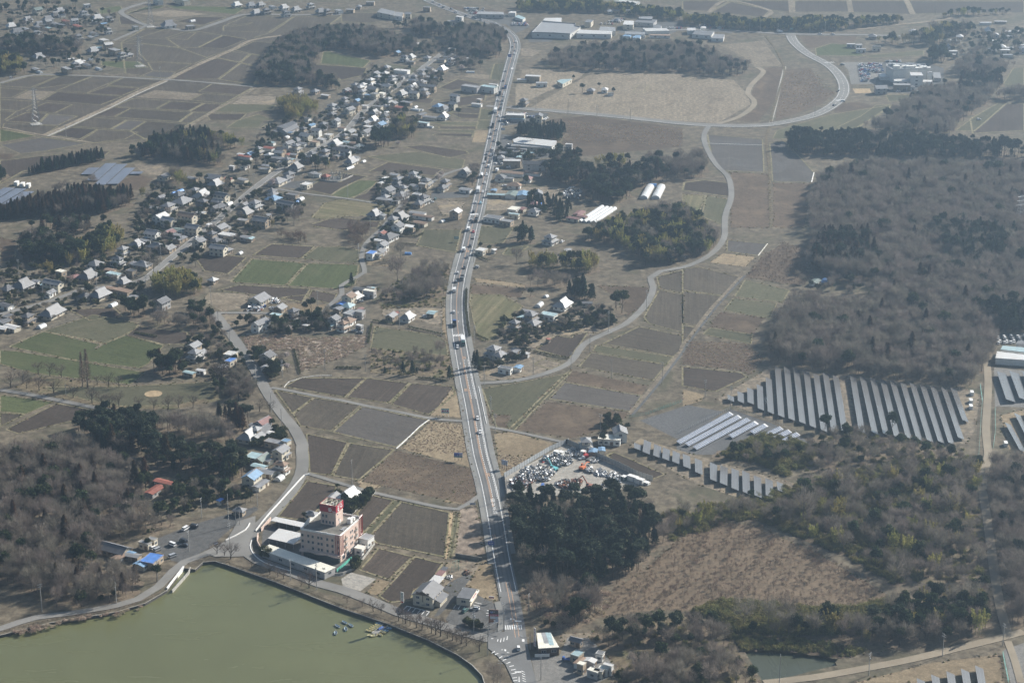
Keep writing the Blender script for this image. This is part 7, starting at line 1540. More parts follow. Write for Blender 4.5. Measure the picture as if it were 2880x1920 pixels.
for s, z_, m_, lab in (('8 1030,668', 5.0, M_signb, 'blue overhead road sign on an arm above the shaded highway'), ('3 748,232', 5, M_signg, 'pale overhead sign beyond the curved new road'), ('j 365,585', 5, M_signp, 'pale blue board beside the conifer block shop'), ('j 362,520', 5, M_signp, 'upper pale board beside the workshop forecourt')):
    x, y = P1(s); root = empty('road_sign', (x - 1.5, y, .05), rad(-6)); mb = MB(); mb.box(1.6, 0, z_, 3.0, .12, 2.0); bd = mb.build('board', m_, root); mb = MB(); mb.bar((0, 0, 0), (0, 0, z_ + 1), .12); mb.build('post', M_steel, root); mb = MB(); mb.bar((0, 0, z_), (1.6, .1, z_), .08); mb.build('arm', M_steel, root)
    o = inst('lettering', glyphs(3, .7, M_signw), bd, (1.6, -.09, z_)); tag(root, lab, 'road sign')
# traffic lights on arms at the junction
for s, an, lab in (('b 1655,1030', -20, 'dark traffic light pole beside the crossing'), ('q 1085,640', 170, 'pale traffic light pole in front of the diner'), ('b 1438,1130', 30, 'pale street light arm above the pond road mouth')):
    x, y = P1(s); root = empty('traffic_light', (x, y, 0), rad(an)); inst('mast', PM[8], root); mb = MB(); mb.bar((0, 0, 5.6), (4.2, 0, 6.0), .09); mb.build('arm', M_steel, root); mb = MB(); mb.box(4.2, 0, 6.0, 1.3, .3, .45); hd = mb.build('signal_head', M_steel, root)
    for k, m_ in enumerate(('green', 'yellow', 'red')): mb = MB(); mb.bar((3.8 + k * .4, -.17, 6.0), (3.8 + k * .4, -.22, 6.0), .15, n=8); mb.build('lamp', CP[m_], hd)
    tag(root, lab, 'traffic light')
# gravestones
GP = gp('h 1000,1250 1010,1205 1120,1195 1300,1235 1130,1310 900,1310 830,1260'); mg = MB(); mg.box(0, 0, .2, .9, .9, .4); mg.box(0, 0, .55, .6, .6, .3); mg.box(0, 0, 1.2, .34, .34, 1.1); ME_GR = mg.mesh('gravestone', M_conc)
k = 0; xs = [p[0] for p in GP]; ys = [p[1] for p in GP]; gx = min(xs)
while gx < max(xs):
    gy = min(ys)
    while gy < max(ys):
        if inpoly(gx, gy, GP) and RN.random() < .8:
            o = inst('gravestone', ME_GR, None, (gx + RN.uniform(-.3, .3), gy + RN.uniform(-.3, .3), .05), RN.uniform(-.1, .1), RN.uniform(.9, 1.5)); reg(o, 'grey upright gravestone in the little graveyard', 'gravestone', 'gravestones in the village graveyard')
        gy += 5.0
    gx += 2.2
lowwall('graveyard_wall', 'h 880,1310 1120,1335 1335,1250', 1.0, .4, M_conc, 'grey retaining wall of the little graveyard')
# railing along the pond
def railing(s, h, label, pitch=2.2):
    P = smooth(gp(s), 4); root = empty('railing', (*P[0], .03)); mb = MB()
    for z in (h, h * .55):
        for a, b in zip(P, P[1:]): mb.bar((a[0] - P[0][0], a[1] - P[0][1], z), (b[0] - P[0][0], b[1] - P[0][1], z), .06, n=4)
    mb.build('rail', M_wood, root); m2 = MB(); m2.bar((0, 0, 0), (0, 0, h + .1), .09, n=4); me = m2.mesh('post', M_wood); d = 0
    while d < plen(P): (x, y), _ = along(P, d); inst('post', me, root, (x - P[0][0], y - P[0][1], 0)); d += pitch
    tag(root, label, 'railing')
railing('7 0,1222 350,1138 500,1112 800,1062 1000,1002 1110,945', .9, 'brown wooden railing along the curved pond path'); railing('7 1560,742 1900,862 2352,1040 8 300,1140 600,1258 800,1355', .9, 'brown wooden railing along the pond beneath the bare cherry trees')
def net(s, h, col, label):
    P = gp(s); mb = MB(); n = 0
    for (a, b) in zip(P, P[1:]):
        l = math.hypot(b[0] - a[0], b[1] - a[1])
        for k in range(int(l / 2) + 1): t = k * 2 / l; mb.bar((a[0] + (b[0] - a[0]) * t, a[1] + (b[1] - a[1]) * t, 0), (a[0] + (b[0] - a[0]) * t, a[1] + (b[1] - a[1]) * t, h), .05, n=4)
        for z in np.linspace(.2, h, 6): mb.bar((*a, z), (*b, z), .035, n=3)
    tag(mb.build('mesh_fence', col), label, 'fence')
M_gn = plain('green_fence_wire', (0.08, 0.33, 0.3), .6, .1)
net('6 2050,1090 2065,1200 2055,1320 2040,1568', 1.6, M_gn, 'green mesh fence on the solar side of the gravel lane'); net('6 2152,1250 2155,1400 2140,1520', 1.6, M_gn, 'green mesh fence beyond the gravel lane'); net('9 2205,1370 2225,1470 2245,1568', 1.8, M_gn, 'green mesh fence of the lowest solar plot'); net('6 -30,1420 330,1250 560,1320 820,1425 920,1430', 1.8, M_steel, 'grey mesh fence between the two solar fields'); net('b 935,235 1030,215 1030,150 940,175', 3.2, M_gn, 'green net cage behind the restaurant'); net('5 1985,1310 2100,1290 2352,1200', 1.8, M_gn, 'green mesh fence of the gravel plot')
# ---------------------------------------------------------------- trees
def barkmat(name, col): return plain(name, col, .9, .2, 1.2)
def leafmat(name, col, col2, trans=0.25, rnd=0.25):
    m, t, b = newmat(name); r = objrand(t)
    g = t.nodes.new('ShaderNodeNewGeometry'); isl = g.outputs['Random Per Island']
    c = mixc(t, isl, col, col2); hs = t.nodes.new('ShaderNodeHueSaturation'); mr = t.nodes.new('ShaderNodeMapRange'); mr.inputs[3].default_value = 1 - rnd; mr.inputs[4].default_value = 1 + rnd
    t.links.new(r, mr.inputs[0]); t.links.new(mr.outputs[0], hs.inputs['Value']); t.links.new(c, hs.inputs['Color'])
    m2 = t.nodes.new('ShaderNodeMath'); m2.operation = 'MULTIPLY_ADD'; m2.inputs[1].default_value = 0.05; m2.inputs[2].default_value = 0.475
    m3 = t.nodes.new('ShaderNodeMath'); m3.operation = 'FRACT'; m4 = t.nodes.new('ShaderNodeMath'); m4.operation = 'MULTIPLY'; m4.inputs[1].default_value = 7.31
    t.links.new(r, m4.inputs[0]); t.links.new(m4.outputs[0], m3.inputs[0]); t.links.new(m3.outputs[0], m2.inputs[0]); t.links.new(m2.outputs[0], hs.inputs['Hue'])
    d = t.nodes.new('ShaderNodeBsdfDiffuse'); t.links.new(hs.outputs[0], d.inputs[0]); out = t.nodes.get('Material Output'); t.nodes.remove(b)
    if trans:
        tr = t.nodes.new('ShaderNodeBsdfTranslucent'); t.links.new(hs.outputs[0], tr.inputs[0]); mx = t.nodes.new('ShaderNodeMixShader'); mx.inputs[0].default_value = trans
        t.links.new(d.outputs[0], mx.inputs[1]); t.links.new(tr.outputs[0], mx.inputs[2]); t.links.new(mx.outputs[0], out.inputs[0])
    else: t.links.new(d.outputs[0], out.inputs[0])
    return m
M_bark = barkmat('grey_bark', (0.15, 0.12, 0.095)); M_barkd = barkmat('dark_bark', (0.075, 0.055, 0.042)); M_culm = barkmat('bamboo_culm', (0.16, 0.17, 0.07))
LM = dict(bare=leafmat('winter_twigs', (0.17, 0.146, 0.122), (0.255, 0.22, 0.186), .3, .22), cherry=leafmat('cherry_twigs', (0.1, 0.078, 0.066), (0.17, 0.135, 0.115), .15, .15), conifer=leafmat('conifer_sprays', (0.034, 0.05, 0.03), (0.068, 0.084, 0.05), .1, .3), rusty=leafmat('winter_cedar_sprays', (0.075, 0.05, 0.03), (0.115, 0.075, 0.045), .1, .25),
          broad=leafmat('evergreen_leaves', (0.035, 0.05, 0.027), (0.075, 0.09, 0.045), .15, .3), bamboo=leafmat('bamboo_leaves', (0.25, 0.235, 0.08), (0.4, 0.355, 0.135), .35, .22),
          pine=leafmat('dark_pine_needles', (0.038, 0.05, 0.034), (0.08, 0.09, 0.058), .12, .3), plum=leafmat('plum_blossom', (0.4, 0.34, 0.32), (0.55, 0.48, 0.45), .2, .12), shrub=leafmat('shrub_leaves', (0.055, 0.065, 0.033), (0.12, 0.115, 0.06), .15, .35),
          vine=leafmat('dead_vine_stems', (0.36, 0.285, 0.215), (0.5, 0.41, 0.32), .25, .15), grass=leafmat('bamboo_grass', (0.135, 0.135, 0.055), (0.24, 0.22, 0.1), .3, .25), sap=leafmat('sapling_twigs', (0.15, 0.11, 0.082), (0.23, 0.172, 0.13), .25, .2),
          meta=leafmat('bare_metasequoia_twigs', (0.22, 0.155, 0.13), (0.28, 0.2, 0.165), 0, .1))
rg = np.random.default_rng(5)
def leaf_tris(Pc, dirv, ln, wd):
    "triangles centred at Pc along dirv"
    n = len(Pc); d = dirv / np.maximum(1e-6, np.linalg.norm(dirv, axis=1, keepdims=True)); s = np.cross(d, rg.normal(size=(n, 3))); s /= np.maximum(1e-6, np.linalg.norm(s, axis=1, keepdims=True))
    ln = np.asarray(ln).reshape(-1, 1); wd = np.asarray(wd).reshape(-1, 1)
    V = np.stack([Pc - d * ln / 2 - s * wd / 2, Pc - d * ln / 2 + s * wd / 2, Pc + d * ln / 2], 1).reshape(-1, 3)
    return V
def crown_mesh(name, V, mat):
    n = len(V) // 3; me = bpy.data.meshes.new(name); me.vertices.add(len(V)); me.vertices.foreach_set('co', V.astype(np.float32).ravel()); me.loops.add(3 * n)
    me.loops.foreach_set('vertex_index', np.arange(3 * n, dtype=np.int32)); me.polygons.add(n); me.polygons.foreach_set('loop_start', np.arange(0, 3 * n, 3, dtype=np.int32)); me.update(calc_edges=True); me.validate(); me.materials.append(mat); return me
def limbs(h, spread, nl, r0, base, upto, mat, bend=.25, seed=0):
    R_ = random.Random(seed); mb = MB(); top = Vector((R_.uniform(-.4, .4), R_.uniform(-.4, .4), h * upto)); mb.bar((0, 0, -.3), top * base, r0, r0 * .75, 6); mb.bar(top * base, top, r0 * .75, r0 * .2, 5); tips = []
    for k in range(nl):
        t = base + (1 - base) * (k / nl) * .8; a = k * 2.4 + R_.uniform(-.4, .4); p = top * t; l = spread * R_.uniform(.7, 1.05) * (1.15 - .4 * k / nl); q = p + Vector((math.cos(a) * l * .6, math.sin(a) * l * .6, l * R_.uniform(.45, .8))); e = q + Vector((math.cos(a) * l * .35, math.sin(a) * l * .35, l * R_.uniform(.3, .6)))
        mb.bar(p, q, r0 * .42, r0 * .25, 4); mb.bar(q, e, r0 * .25, r0 * .06, 3); tips += [q, e]
        for s in (-1, 1): e2 = q + Vector((math.cos(a + s * .8) * l * .4, math.sin(a + s * .8) * l * .4, l * R_.uniform(.25, .55))); mb.bar(q, e2, r0 * .18, r0 * .05, 3); tips.append(e2)
    return mb.mesh('trunk', mat), tips
VAR = {}
def variants():
    for v in range(4):      # winter broadleaf: fan of fine twigs
        h = 10 * (0.9 + .07 * v); tr, tips = limbs(h, 3.1, 7, .17, .3, .86, M_bark, seed=v)
        T = np.array([tuple(t) for t in tips]); n = 1000; i = rg.integers(0, len(T), n); c = T[i] + rg.normal(size=(n, 3)) * np.array([.75, .75, .7]); ctr = np.array([0, 0, h * .38])
        d = (c - ctr) * np.array([1, 1, 1.1]) + rg.normal(size=(n, 3)) * 1.0; V = leaf_tris(c, d, rg.uniform(.8, 1.9, n), rg.uniform(.06, .13, n)); VAR.setdefault('bare', []).append((tr, crown_mesh('crown', V, LM['bare']), h))
    for v in range(4):      # spreading cherry
        h = 6.5 + .4 * v; tr, tips = limbs(h, 3.0, 8, .26, .22, .7, M_barkd, seed=60 + v); T = np.array([tuple(t) for t in tips]); n = 420; i = rg.integers(0, len(T), n); c = T[i] + rg.normal(size=(n, 3)) * np.array([.6, .6, .5])
        VAR.setdefault('cherry', []).append((tr, crown_mesh('crown', leaf_tris(c, (c - np.array([0, 0, h * .3])) + rg.normal(size=(n, 3)), rg.uniform(.6, 1.4, n), rg.uniform(.05, .1, n)), LM['cherry']), h))
    for kind, hh, rr, nn in (('conifer', 12.5, 2.6, 1), ('rusty', 12.5, 2.7, 2)):
        for v in range(3):
            h = hh * (.9 + .1 * v); tr = MB(); tr.bar((0, 0, -.3), (0, 0, h * .9), .22, .05, 6); n = 900; t = rg.uniform(0, 1, n) ** .75; z = h * (.14 + .86 * t); rad_ = rr * (1 - t) ** .75 * (.9 + .25 * np.sin(t * 30 + v)) + .12; a = rg.uniform(0, 6.283, n); rr_ = rad_ * rg.uniform(.55, 1, n)
            c = np.stack([np.cos(a) * rr_, np.sin(a) * rr_, z], 1); d = np.stack([np.cos(a), np.sin(a), -.35 + rg.normal(size=n) * .35], 1); VAR.setdefault(kind, []).append((tr.mesh('trunk', M_barkd), crown_mesh('crown', leaf_tris(c, d, rg.uniform(.7, 1.5, n), rg.uniform(.35, .8, n)), LM[kind]), h))
    for kind, h0, rx, rz, n, ls in (('broad', 9.5, 3.4, 3.4, 1000, .62), ('pine', 12.5, 3.0, 3.3, 950, .62), ('shrub', 2.6, 1.6, 1.2, 260, .48), ('plum', 4.2, 2.2, 1.6, 420, .35)):
        for v in range(4):
            h = h0 * (.85 + .1 * v); tr, tips = limbs(h, rx * .7, 5, .2 if h0 > 5 else .09, .35, .8, M_barkd, seed=20 + v); L = 9 + v; cs = []
            for k in range(L): a = k * 2.4; rr = rx * .62 * math.sqrt((k + .5) / L); cs.append((math.cos(a) * rr, math.sin(a) * rr, h - rz * 1.22 + rz * .72 * (1 - (rr / rx) ** 2) + rg.normal() * rz * .22, rx * rg.uniform(.32, .55)))
            cs = np.array(cs); i = rg.integers(0, L, n); u = rg.normal(size=(n, 3)); u /= np.linalg.norm(u, axis=1, keepdims=True); r = cs[i, 3:4] * rg.uniform(.55, 1.05, (n, 1)); c = cs[i, :3] + u * r * np.array([1, 1, .85]); c[:, 2] = np.maximum(c[:, 2], .25)
            VAR.setdefault(kind, []).append((tr, crown_mesh('crown', leaf_tris(c, rg.normal(size=(n, 3)) + u * .5, rg.uniform(.6, 1.5, n) * ls * 1.4, rg.uniform(.5, 1.1, n) * ls * 1.2), LM[kind]), h))
    for v in range(4):      # bamboo: a clump of bowed feathery culms
        mb = MB(); Vs = []; h = 9.5 + v * .6
        for k in range(9):
            a = k * 2.4 + v; b0 = Vector((math.cos(a), math.sin(a), 0)) * (1.5 * math.sqrt(k / 9)); lean = Vector((math.cos(a), math.sin(a), 0)) * 1.5; hk = h * rg.uniform(.75, 1.05); m1 = b0 + Vector((0, 0, hk * .6)) + lean * .25; tp = b0 + Vector((0, 0, hk)) + lean * rg.uniform(.8, 1.5)
            mb.bar(b0, m1, .06, .045, 4); mb.bar(m1, tp, .045, .01, 3); n = 120; t = rg.uniform(.0, 1, n) ** .8; P = np.array(m1)[None] * (1 - t)[:, None] + np.array(tp)[None] * t[:, None]; lo = rg.uniform(0, 1, n) < .3; P[lo] -= (np.array(m1) - np.array(b0)) * rg.uniform(0, .55, (lo.sum(), 1))
            c = P + rg.normal(size=(n, 3)) * np.array([.5, .5, .4]) * (1.15 - t)[:, None]; Vs.append(leaf_tris(c, rg.normal(size=(n, 3)) * .6 + np.array([lean.x * .3, lean.y * .3, .35]), rg.uniform(.5, 1.1, n), rg.uniform(.18, .42, n)))
        VAR.setdefault('bamboo', []).append((mb.mesh('trunk', M_culm), crown_mesh('crown', np.concatenate(Vs), LM['bamboo']), h))
    for kind, n, w_, h_, ln, wd in (('vine', 300, 2.6, 1.5, 1.3, .2), ('grass', 320, 2.2, 2.0, 1.2, .28)):
        for v in range(3):
            u = rg.normal(size=(n, 3)); u /= np.linalg.norm(u, axis=1, keepdims=True); u[:, 2] = np.abs(u[:, 2]); r = rg.uniform(.5, 1, (n, 1)); c = u * r * np.array([w_, w_, h_]) * (1 + .35 * np.sin(u[:, :1] * 5 + v * 2)); VAR.setdefault(kind, []).append((None, crown_mesh('crown', leaf_tris(c, rg.normal(size=(n, 3)) + u, rg.uniform(.6, 1.2, n) * ln, rg.uniform(.6, 1.4, n) * wd), LM[kind]), h_))
    for v in range(4):
        h = 3.2 + .5 * v; tr, tips = limbs(h, .8, 4, .055, .4, .9, M_bark, seed=40 + v); T = np.array([tuple(t) for t in tips]); n = 170; i = rg.integers(0, len(T), n); c = T[i] + rg.normal(size=(n, 3)) * .28; VAR.setdefault('sap', []).append((tr, crown_mesh('crown', leaf_tris(c, rg.normal(size=(n, 3)) * .5 + np.array([0, 0, .8]), rg.uniform(.4, .9, n), rg.uniform(.03, .07, n)), LM['sap']), h))
    tr = MB(); tr.bar((0, 0, -.3), (0, 0, 23), .38, .05, 7); n = 1300; t = rg.uniform(0, 1, n) ** .9; z = 3 + 20 * t; a = rg.uniform(0, 6.283, n); r = 3.0 * (1 - t) ** .8 * rg.uniform(.25, 1, n) + .1; c = np.stack([np.cos(a) * r, np.sin(a) * r, z], 1); VAR['meta'] = [(tr.mesh('trunk', M_bark), crown_mesh('crown', leaf_tris(c, np.stack([np.cos(a), np.sin(a), .5 + 0 * a], 1), rg.uniform(.8, 1.8, n), rg.uniform(.14, .26, n)), LM['meta']), 23)]
variants()
NAME = dict(cherry='cherry_tree', bare='bare_tree', conifer='conifer_tree', rusty='cedar_tree', broad='evergreen_tree', pine='dark_pine_tree', shrub='shrub', plum='blossom_tree', bamboo='bamboo_clump', vine='vine_mound', grass='bamboo_grass_clump', sap='sapling', meta='metasequoia_tree')
PHR = dict(cherry='bare dark spreading cherry tree', bare='bare grey brown winter tree', conifer='dark green conifer', rusty='rust tinged dark cedar', broad='dark rounded evergreen tree', pine='dark blackish green pine', shrub='low dark garden shrub', plum='pale blossoming plum tree', bamboo='yellow green feathery bamboo clump', vine='tangled pale brown vine mound', grass='low olive bamboo grass clump', sap='thin bare brown sapling', meta='very tall slim bare metasequoia')
WOODS = [  # canopy outline in the photo, mix of kinds, spacing in metres, size factor, description of the wood
 ('7 0,-60 300,-90 520,-60 700,40 1000,60 1050,200 980,300 1250,420 1215,490 1000,560 850,600 690,625 700,750 850,720 1000,790 1030,860 850,1030 400,1050 170,930 0,870 -150,850 -150,-60', dict(bare=.78, broad=.09, rusty=.05, shrub=.08), 5.2, 1.0, 'in the pondside wood behind the blue shop'),
 ('4 0,1500 300,1450 520,1430 700,1560 950,1570 1010,1640 900,1720 0,1720 -150,1700 -150,1500', dict(bare=.9, broad=.1), 5.2, 1.0, 'in the bare far end of the pondside wood'),
 ('4 530,1290 830,1240 1050,1290 1080,1400 1300,1480 1660,1500 1740,1720 1600,1760 1100,1680 950,1570 700,1560 540,1430', dict(pine=.42, conifer=.1, rusty=.08, broad=.3, bare=.1), 4.2, 1.0, 'in the dark hilltop wood below the small park'),
 ('4 1250,1250 1600,1195 1750,1240 1740,1330 1640,1430 1560,1330 1400,1290', dict(rusty=.35, pine=.35, conifer=.3), 4.0, .95, 'in the cedar edge of the hilltop wood'),
 ('4 1050,1290 1250,1270 1560,1330 1640,1430 1640,1500 1300,1480 1080,1400', dict(bare=1), 5.0, 1.05, 'in the bare middle of the hilltop wood'),
 ('8 1118,330 1190,255 1450,250 1620,240 1900,190 2040,255 2150,340 2200,560 2080,760 1960,890 1700,890 1450,850 1330,850 1250,820 1195,640', dict(pine=.6, conifer=.34, bare=.06), 4.4, 1.0, 'in the dark wood between highway and scrap yard'),
 ('8 1245,880 1450,840 1750,880 1850,960 1800,1110 1650,1180 1420,1200 1300,1080', dict(vine=.72, bare=.12, broad=.08, shrub=.08), 3.8, 1.15, 'on the vine-smothered slope below the dark wood'),
 ('9 -130,400 50,330 450,300 560,345 700,250 830,190 900,110 1300,60 1700,20 2050,0 2050,200 2000,300 2095,500 2090,720 2020,860 1700,900 1450,890 1300,780 1000,640 800,540 450,430 200,450 0,560 -150,640', dict(bare=.3, grass=.56, broad=.08, bamboo=.06), 4.3, .95, 'in the open scrub wood above the sapling field'),
 ('9 1450,950 1700,900 2080,850 2150,1100 2190,1200 1700,1330 1200,1290 700,1250 350,1235 350,1150 900,1080 1400,1080', dict(bare=.5, broad=.34, bamboo=.1, pine=.06), 4.8, 1.0, 'in the mixed wood behind the small pond'),
 ('8 1740,1180 1960,1110 2352,1100 9:250,1110 340,1230 300,1300 150,1330 0,1330 8:1850,1330 1740,1290', dict(pine=.25, bare=.4, broad=.15, grass=.2), 4.2, .85, 'in the wood edge beside the diner yard'),
 ('9 0,1320 340,1290 430,1450 520,1568 0,1640 8:1900,1640 1860,1500 1980,1420 2100,1350', dict(bare=.6, broad=.15, grass=.25), 4.4, .95, 'in the lowest bare wood beside the small pond'),
 ('9 2140,-20 2440,-20 2440,1180 2330,1200 2240,1150 2170,800 2140,500 2110,250', dict(bare=.95, pine=.05), 5.0, 1.0, 'in the bare wood along the gravel lane'),
 ('6 830,1490 1000,1390 1150,1350 1400,1390 1900,1500 2050,1568 9:2040,60 1500,60 900,120 560,60 250,20 200,-20 6:420,1470', dict(bare=.33, grass=.55, broad=.12), 4.4, .8, 'in the scrub strip below the big solar rows'),
 ('6 860,140 900,20 3:850,1400 950,1200 1200,1100 1900,1110 2352,1110 2420,1568 6:2420,700 2150,720 2140,880 2050,1080 1850,1100 1000,1000 600,925 575,760 700,520 800,445 1280,485 1400,395 1000,345 870,290', dict(bare=.94, rusty=.02, broad=.04), 5.2, 1.05, 'in the great bare wood behind the solar rows'),
 ('6 950,0 1280,0 1290,200 1200,330 900,300 870,200', dict(rusty=.6, conifer=.25, pine=.15), 3.9, 1.05, 'in the cedar block inside the great bare wood'),
 ('6 1690,-60 2250,-30 2352,60 2180,260 1950,300 1750,150', dict(conifer=.6, pine=.4), 4.1, .95, 'in the green conifer block inside the great bare wood'),
 ('6 1400,490 1450,390 1600,420 1560,510', dict(rusty=1), 5, 1.0, 'in the small cedar clump inside the great bare wood'),
 ('6 2080,500 2300,480 2400,560 2400,720 2160,725', dict(pine=.6, conifer=.4), 4.2, 1.05, 'in the dark clump behind the depot'),
 ('3 700,940 750,890 930,900 1190,900 1700,940 2100,960 2420,1010 2420,1100 1800,1095 1100,1075 800,1065 730,1030', dict(pine=.6, conifer=.3, bare=.1), 4.2, .95, 'in the dark wood edge beyond the valley paddies'),
 ('3 1190,880 1230,850 1400,790 1450,730 1650,600 1900,560 2220,560 2100,720 2000,790 1860,890 1900,950 1400,920', dict(bare=.84, pine=.1, rusty=.06), 5.8, 1.05, 'in the bare wood below the hospital'),
 ('3 1900,560 1910,500 2220,510 2225,560 2180,620 1900,620', dict(rusty=.4, pine=.6), 5.6, 1.15, 'in the dark clump beside the hospital'),
 ('3 1675,345 1740,330 1850,340 1845,430 1700,450', dict(broad=.7, pine=.3), 5.4, 1.3, 'in the round dark grove behind the hospital'),
 ('3 1830,450 1980,375 2290,430 2300,470 2200,515 1900,540', dict(bare=.95, pine=.05), 5.8, 1.05, 'in the bare wood behind the hospital'),
 ('3 2145,630 2420,560 2420,700 2150,690', dict(bare=.8, pine=.2), 5.8, 1.0, 'in the bare wood at the far field corner'),
 ('3 0,100 300,105 450,135 700,130 1000,115 1130,145 1150,210 900,222 380,212 0,168', dict(bamboo=.45, broad=.55), 4.0, .82, 'in the long far grove behind the factories'),
 ('2 1180,10 1700,5 2352,70 2352,145 2100,130 1850,92 1650,92 1220,80', dict(bamboo=.4, broad=.6), 4.2, .82, 'in the far grove behind the supermarket'),
 ('3 1120,120 1520,115 1520,165 1180,198', dict(bamboo=.5, broad=.5), 4.2, .8, 'in the far grove beyond the curved road'),
 ('3 1720,115 1900,65 2300,62 2280,95 1750,132', dict(bamboo=.5, broad=.5), 4.4, .8, 'in the farthest grove before the black fields'),
 ('3 1200,255 1320,250 1600,235 1620,320 1300,300', dict(broad=.5, bamboo=.3, bare=.2), 6, 1.1, 'in the grove behind the valley farm'),
 ('3 1630,220 1720,165 2000,155 2050,235 1800,260 1770,320 1640,320', dict(broad=.5, bamboo=.3, bare=.2), 6, 1.2, 'in the grove of the far hamlet'),
 ('2 1330,450 1480,345 1700,295 2000,280 2352,285 3:130,295 260,375 470,430 465,495 380,525 200,528 0,500 2:2250,500 1850,490 1500,482', dict(bare=.72, pine=.2, conifer=.08), 5.8, 1.0, 'in the long bare wood before the factories'),
 ('2 1182,890 1240,845 1560,855 1570,885 1500,980 1182,930', dict(conifer=.7, pine=.3), 3.8, .85, 'in the square conifer block behind the white factory'),
 ('2 1390,1150 1450,1060 1640,1060 1700,1150 1950,1160 2100,1100 2240,1130 2280,1240 2150,1270 2050,1330 1900,1410 1660,1390 1690,1290 1500,1270 1400,1215', dict(pine=.5, broad=.3, rusty=.08, bare=.12), 4.6, 1.0, 'in the dark wood behind the highway workshops'),
 ('2 1630,1060 1780,1025 2000,1060 2190,1015 2210,1060 1900,1080 1700,1085', dict(conifer=1), 4.8, 1.0, 'in the conifer row at the top of the workshop wood'),
 ('2 1700,1130 1750,1080 1950,1060 2000,1100 1950,1160 1750,1165', dict(bamboo=.8, broad=.2), 5, 1.1, 'in the bamboo patch of the workshop wood'),
 ('2 1960,1150 2100,1060 2352,1040 3:120,1030 190,1150 150,1210 60,1240 2:2300,1240 2240,1180', dict(bare=.9, pine=.1), 5.4, 1.05, 'in the bare end of the workshop wood'),
 ('5 1660,30 1760,-40 2000,-100 2352,-160 6:130,-60 240,10 260,90 150,195 0,235 5:2080,270 2010,190 1880,120 1660,90', dict(broad=.42, bare=.28, bamboo=.22, pine=.08), 4.6, .95, 'in the mixed wood above the curved lane'),
 ('2 2030,1470 2200,1400 2352,1390 3:60,1440 120,1500 0,1568 2:2100,1540', dict(bare=.85, broad=.15), 5.4, .95, 'in the bare wood behind the plastic tunnels'),
 ('5 1285,290 1300,160 1400,185 1600,180 1740,170 1790,240 1720,330 1500,300 1300,300', dict(bamboo=.82, broad=.18), 4.6, .95, 'in the bamboo grove beside the streaked field'),
 ('5 1285,330 1420,305 1620,330 1560,420 1300,410', dict(bare=1), 4.8, .95, 'in the bare clump behind the white farmhouse'),
 ('5 1272,475 1290,400 1360,400 1380,475', dict(broad=1), 4.6, .95, 'in the dark clump beside the white farmhouse'),
 ('5 1540,400 1620,345 1740,400 1770,505 1580,505', dict(broad=.5, conifer=.5), 4.6, 1.0, 'in the dark clump behind the white farmhouse'),
 ('5 1842,490 1900,440 1960,510 1950,590 1885,590', dict(broad=1), 4.6, 1.15, 'in the pair of dark trees beside the reed field'),
 ('5 1150,95 1190,25 1350,10 1360,110 1200,120', dict(conifer=.5, broad=.5), 5, .95, 'in the conifer clump above the highway field'),
 ('5 540,240 620,215 740,245 705,460 480,525 250,500 260,430 430,410', dict(bare=.86, shrub=.14), 5.2, .95, 'in the bare copse beside the highway'),
 ('5 200,840 500,830 700,855 735,950 560,1000 210,950', dict(bare=.8, shrub=.2), 6.5, .62, 'in the old orchard beside the highway'),
 ('1 860,1045 1030,965 1050,925 1250,875 1420,890 1560,950 1500,1060 1620,1100 1500,1150 1200,1115 900,1085', dict(conifer=.3, rusty=.1, broad=.3, bare=.25, bamboo=.05), 5.2, 1.05, 'in the wood above the village street'),
 ('1 1290,955 1500,905 1700,965 1660,1025 1400,1030', dict(bamboo=.85, broad=.15), 5, 1.05, 'in the bamboo wood above the village street'),
 ('1 160,1180 300,1095 700,1020 750,1070 700,1115 200,1215', dict(conifer=.8, rusty=.2), 3.4, .72, 'in the conifer strip above the valley solar farm'),
 ('1 -60,1150 90,1160 100,1220 -60,1270', dict(conifer=1), 3.4, .72, 'in the conifer clump beside the dark field'),
 ('1 -80,1440 150,1360 600,1280 900,1285 930,1360 880,1420 700,1480 300,1500 -80,1530', dict(rusty=.6, conifer=.25, bare=.15), 4.0, .95, 'in the rusty cedar wood below the valley solar farm'),
 ('1 200,1330 600,1215 760,1215 640,1290 350,1340', dict(bare=1), 5.4, .9, 'in the bare strip before the valley solar farm'),
 ('4 120,50 300,25 500,70 560,260 400,255 160,240', dict(broad=.75, pine=.1, bare=.15), 4.2, 1.0, 'in the dark corner wood above the hamlet'),
 ('1 60,1568 300,1500 700,1490 900,1530 4:640,20 480,100 300,20 120,40', dict(bare=.4, rusty=.3, broad=.3), 5.2, 1.1, 'in the mixed wood above the hamlet'),
 ('4 480,110 640,25 750,-30 910,60 780,190 620,220 560,260', dict(bamboo=.7, broad=.3), 4.8, 1.15, 'in the corner bamboo wood above the hamlet'),
 ('4 1035,345 1180,295 1300,305 1430,370 1440,420 1350,470 1200,485 1060,460', dict(bamboo=.88, broad=.12), 4.0, 1.0, 'in the roadside bamboo grove at the village end'),
 ('4 260,330 265,270 330,230 390,270 370,330', dict(bamboo=1), 4.0, .95, 'in the small golden bamboo clump of the hamlet'),
 ('4 825,560 850,490 1050,510 1060,600 950,635 850,605', dict(broad=1), 4.6, .95, 'in the dark grove at the wheat field corner'),
 ('4 990,600 1100,565 1330,645 1315,710 1050,675', dict(bare=1), 4.6, .8, 'in the low bare clump beside the dark grove'),
 ('4 1300,600 1300,490 1400,500 1500,620 1480,680 1380,720 1330,690', dict(broad=.4, bare=.5, shrub=.1), 4.6, .8, 'in the mixed trees beside the village lane'),
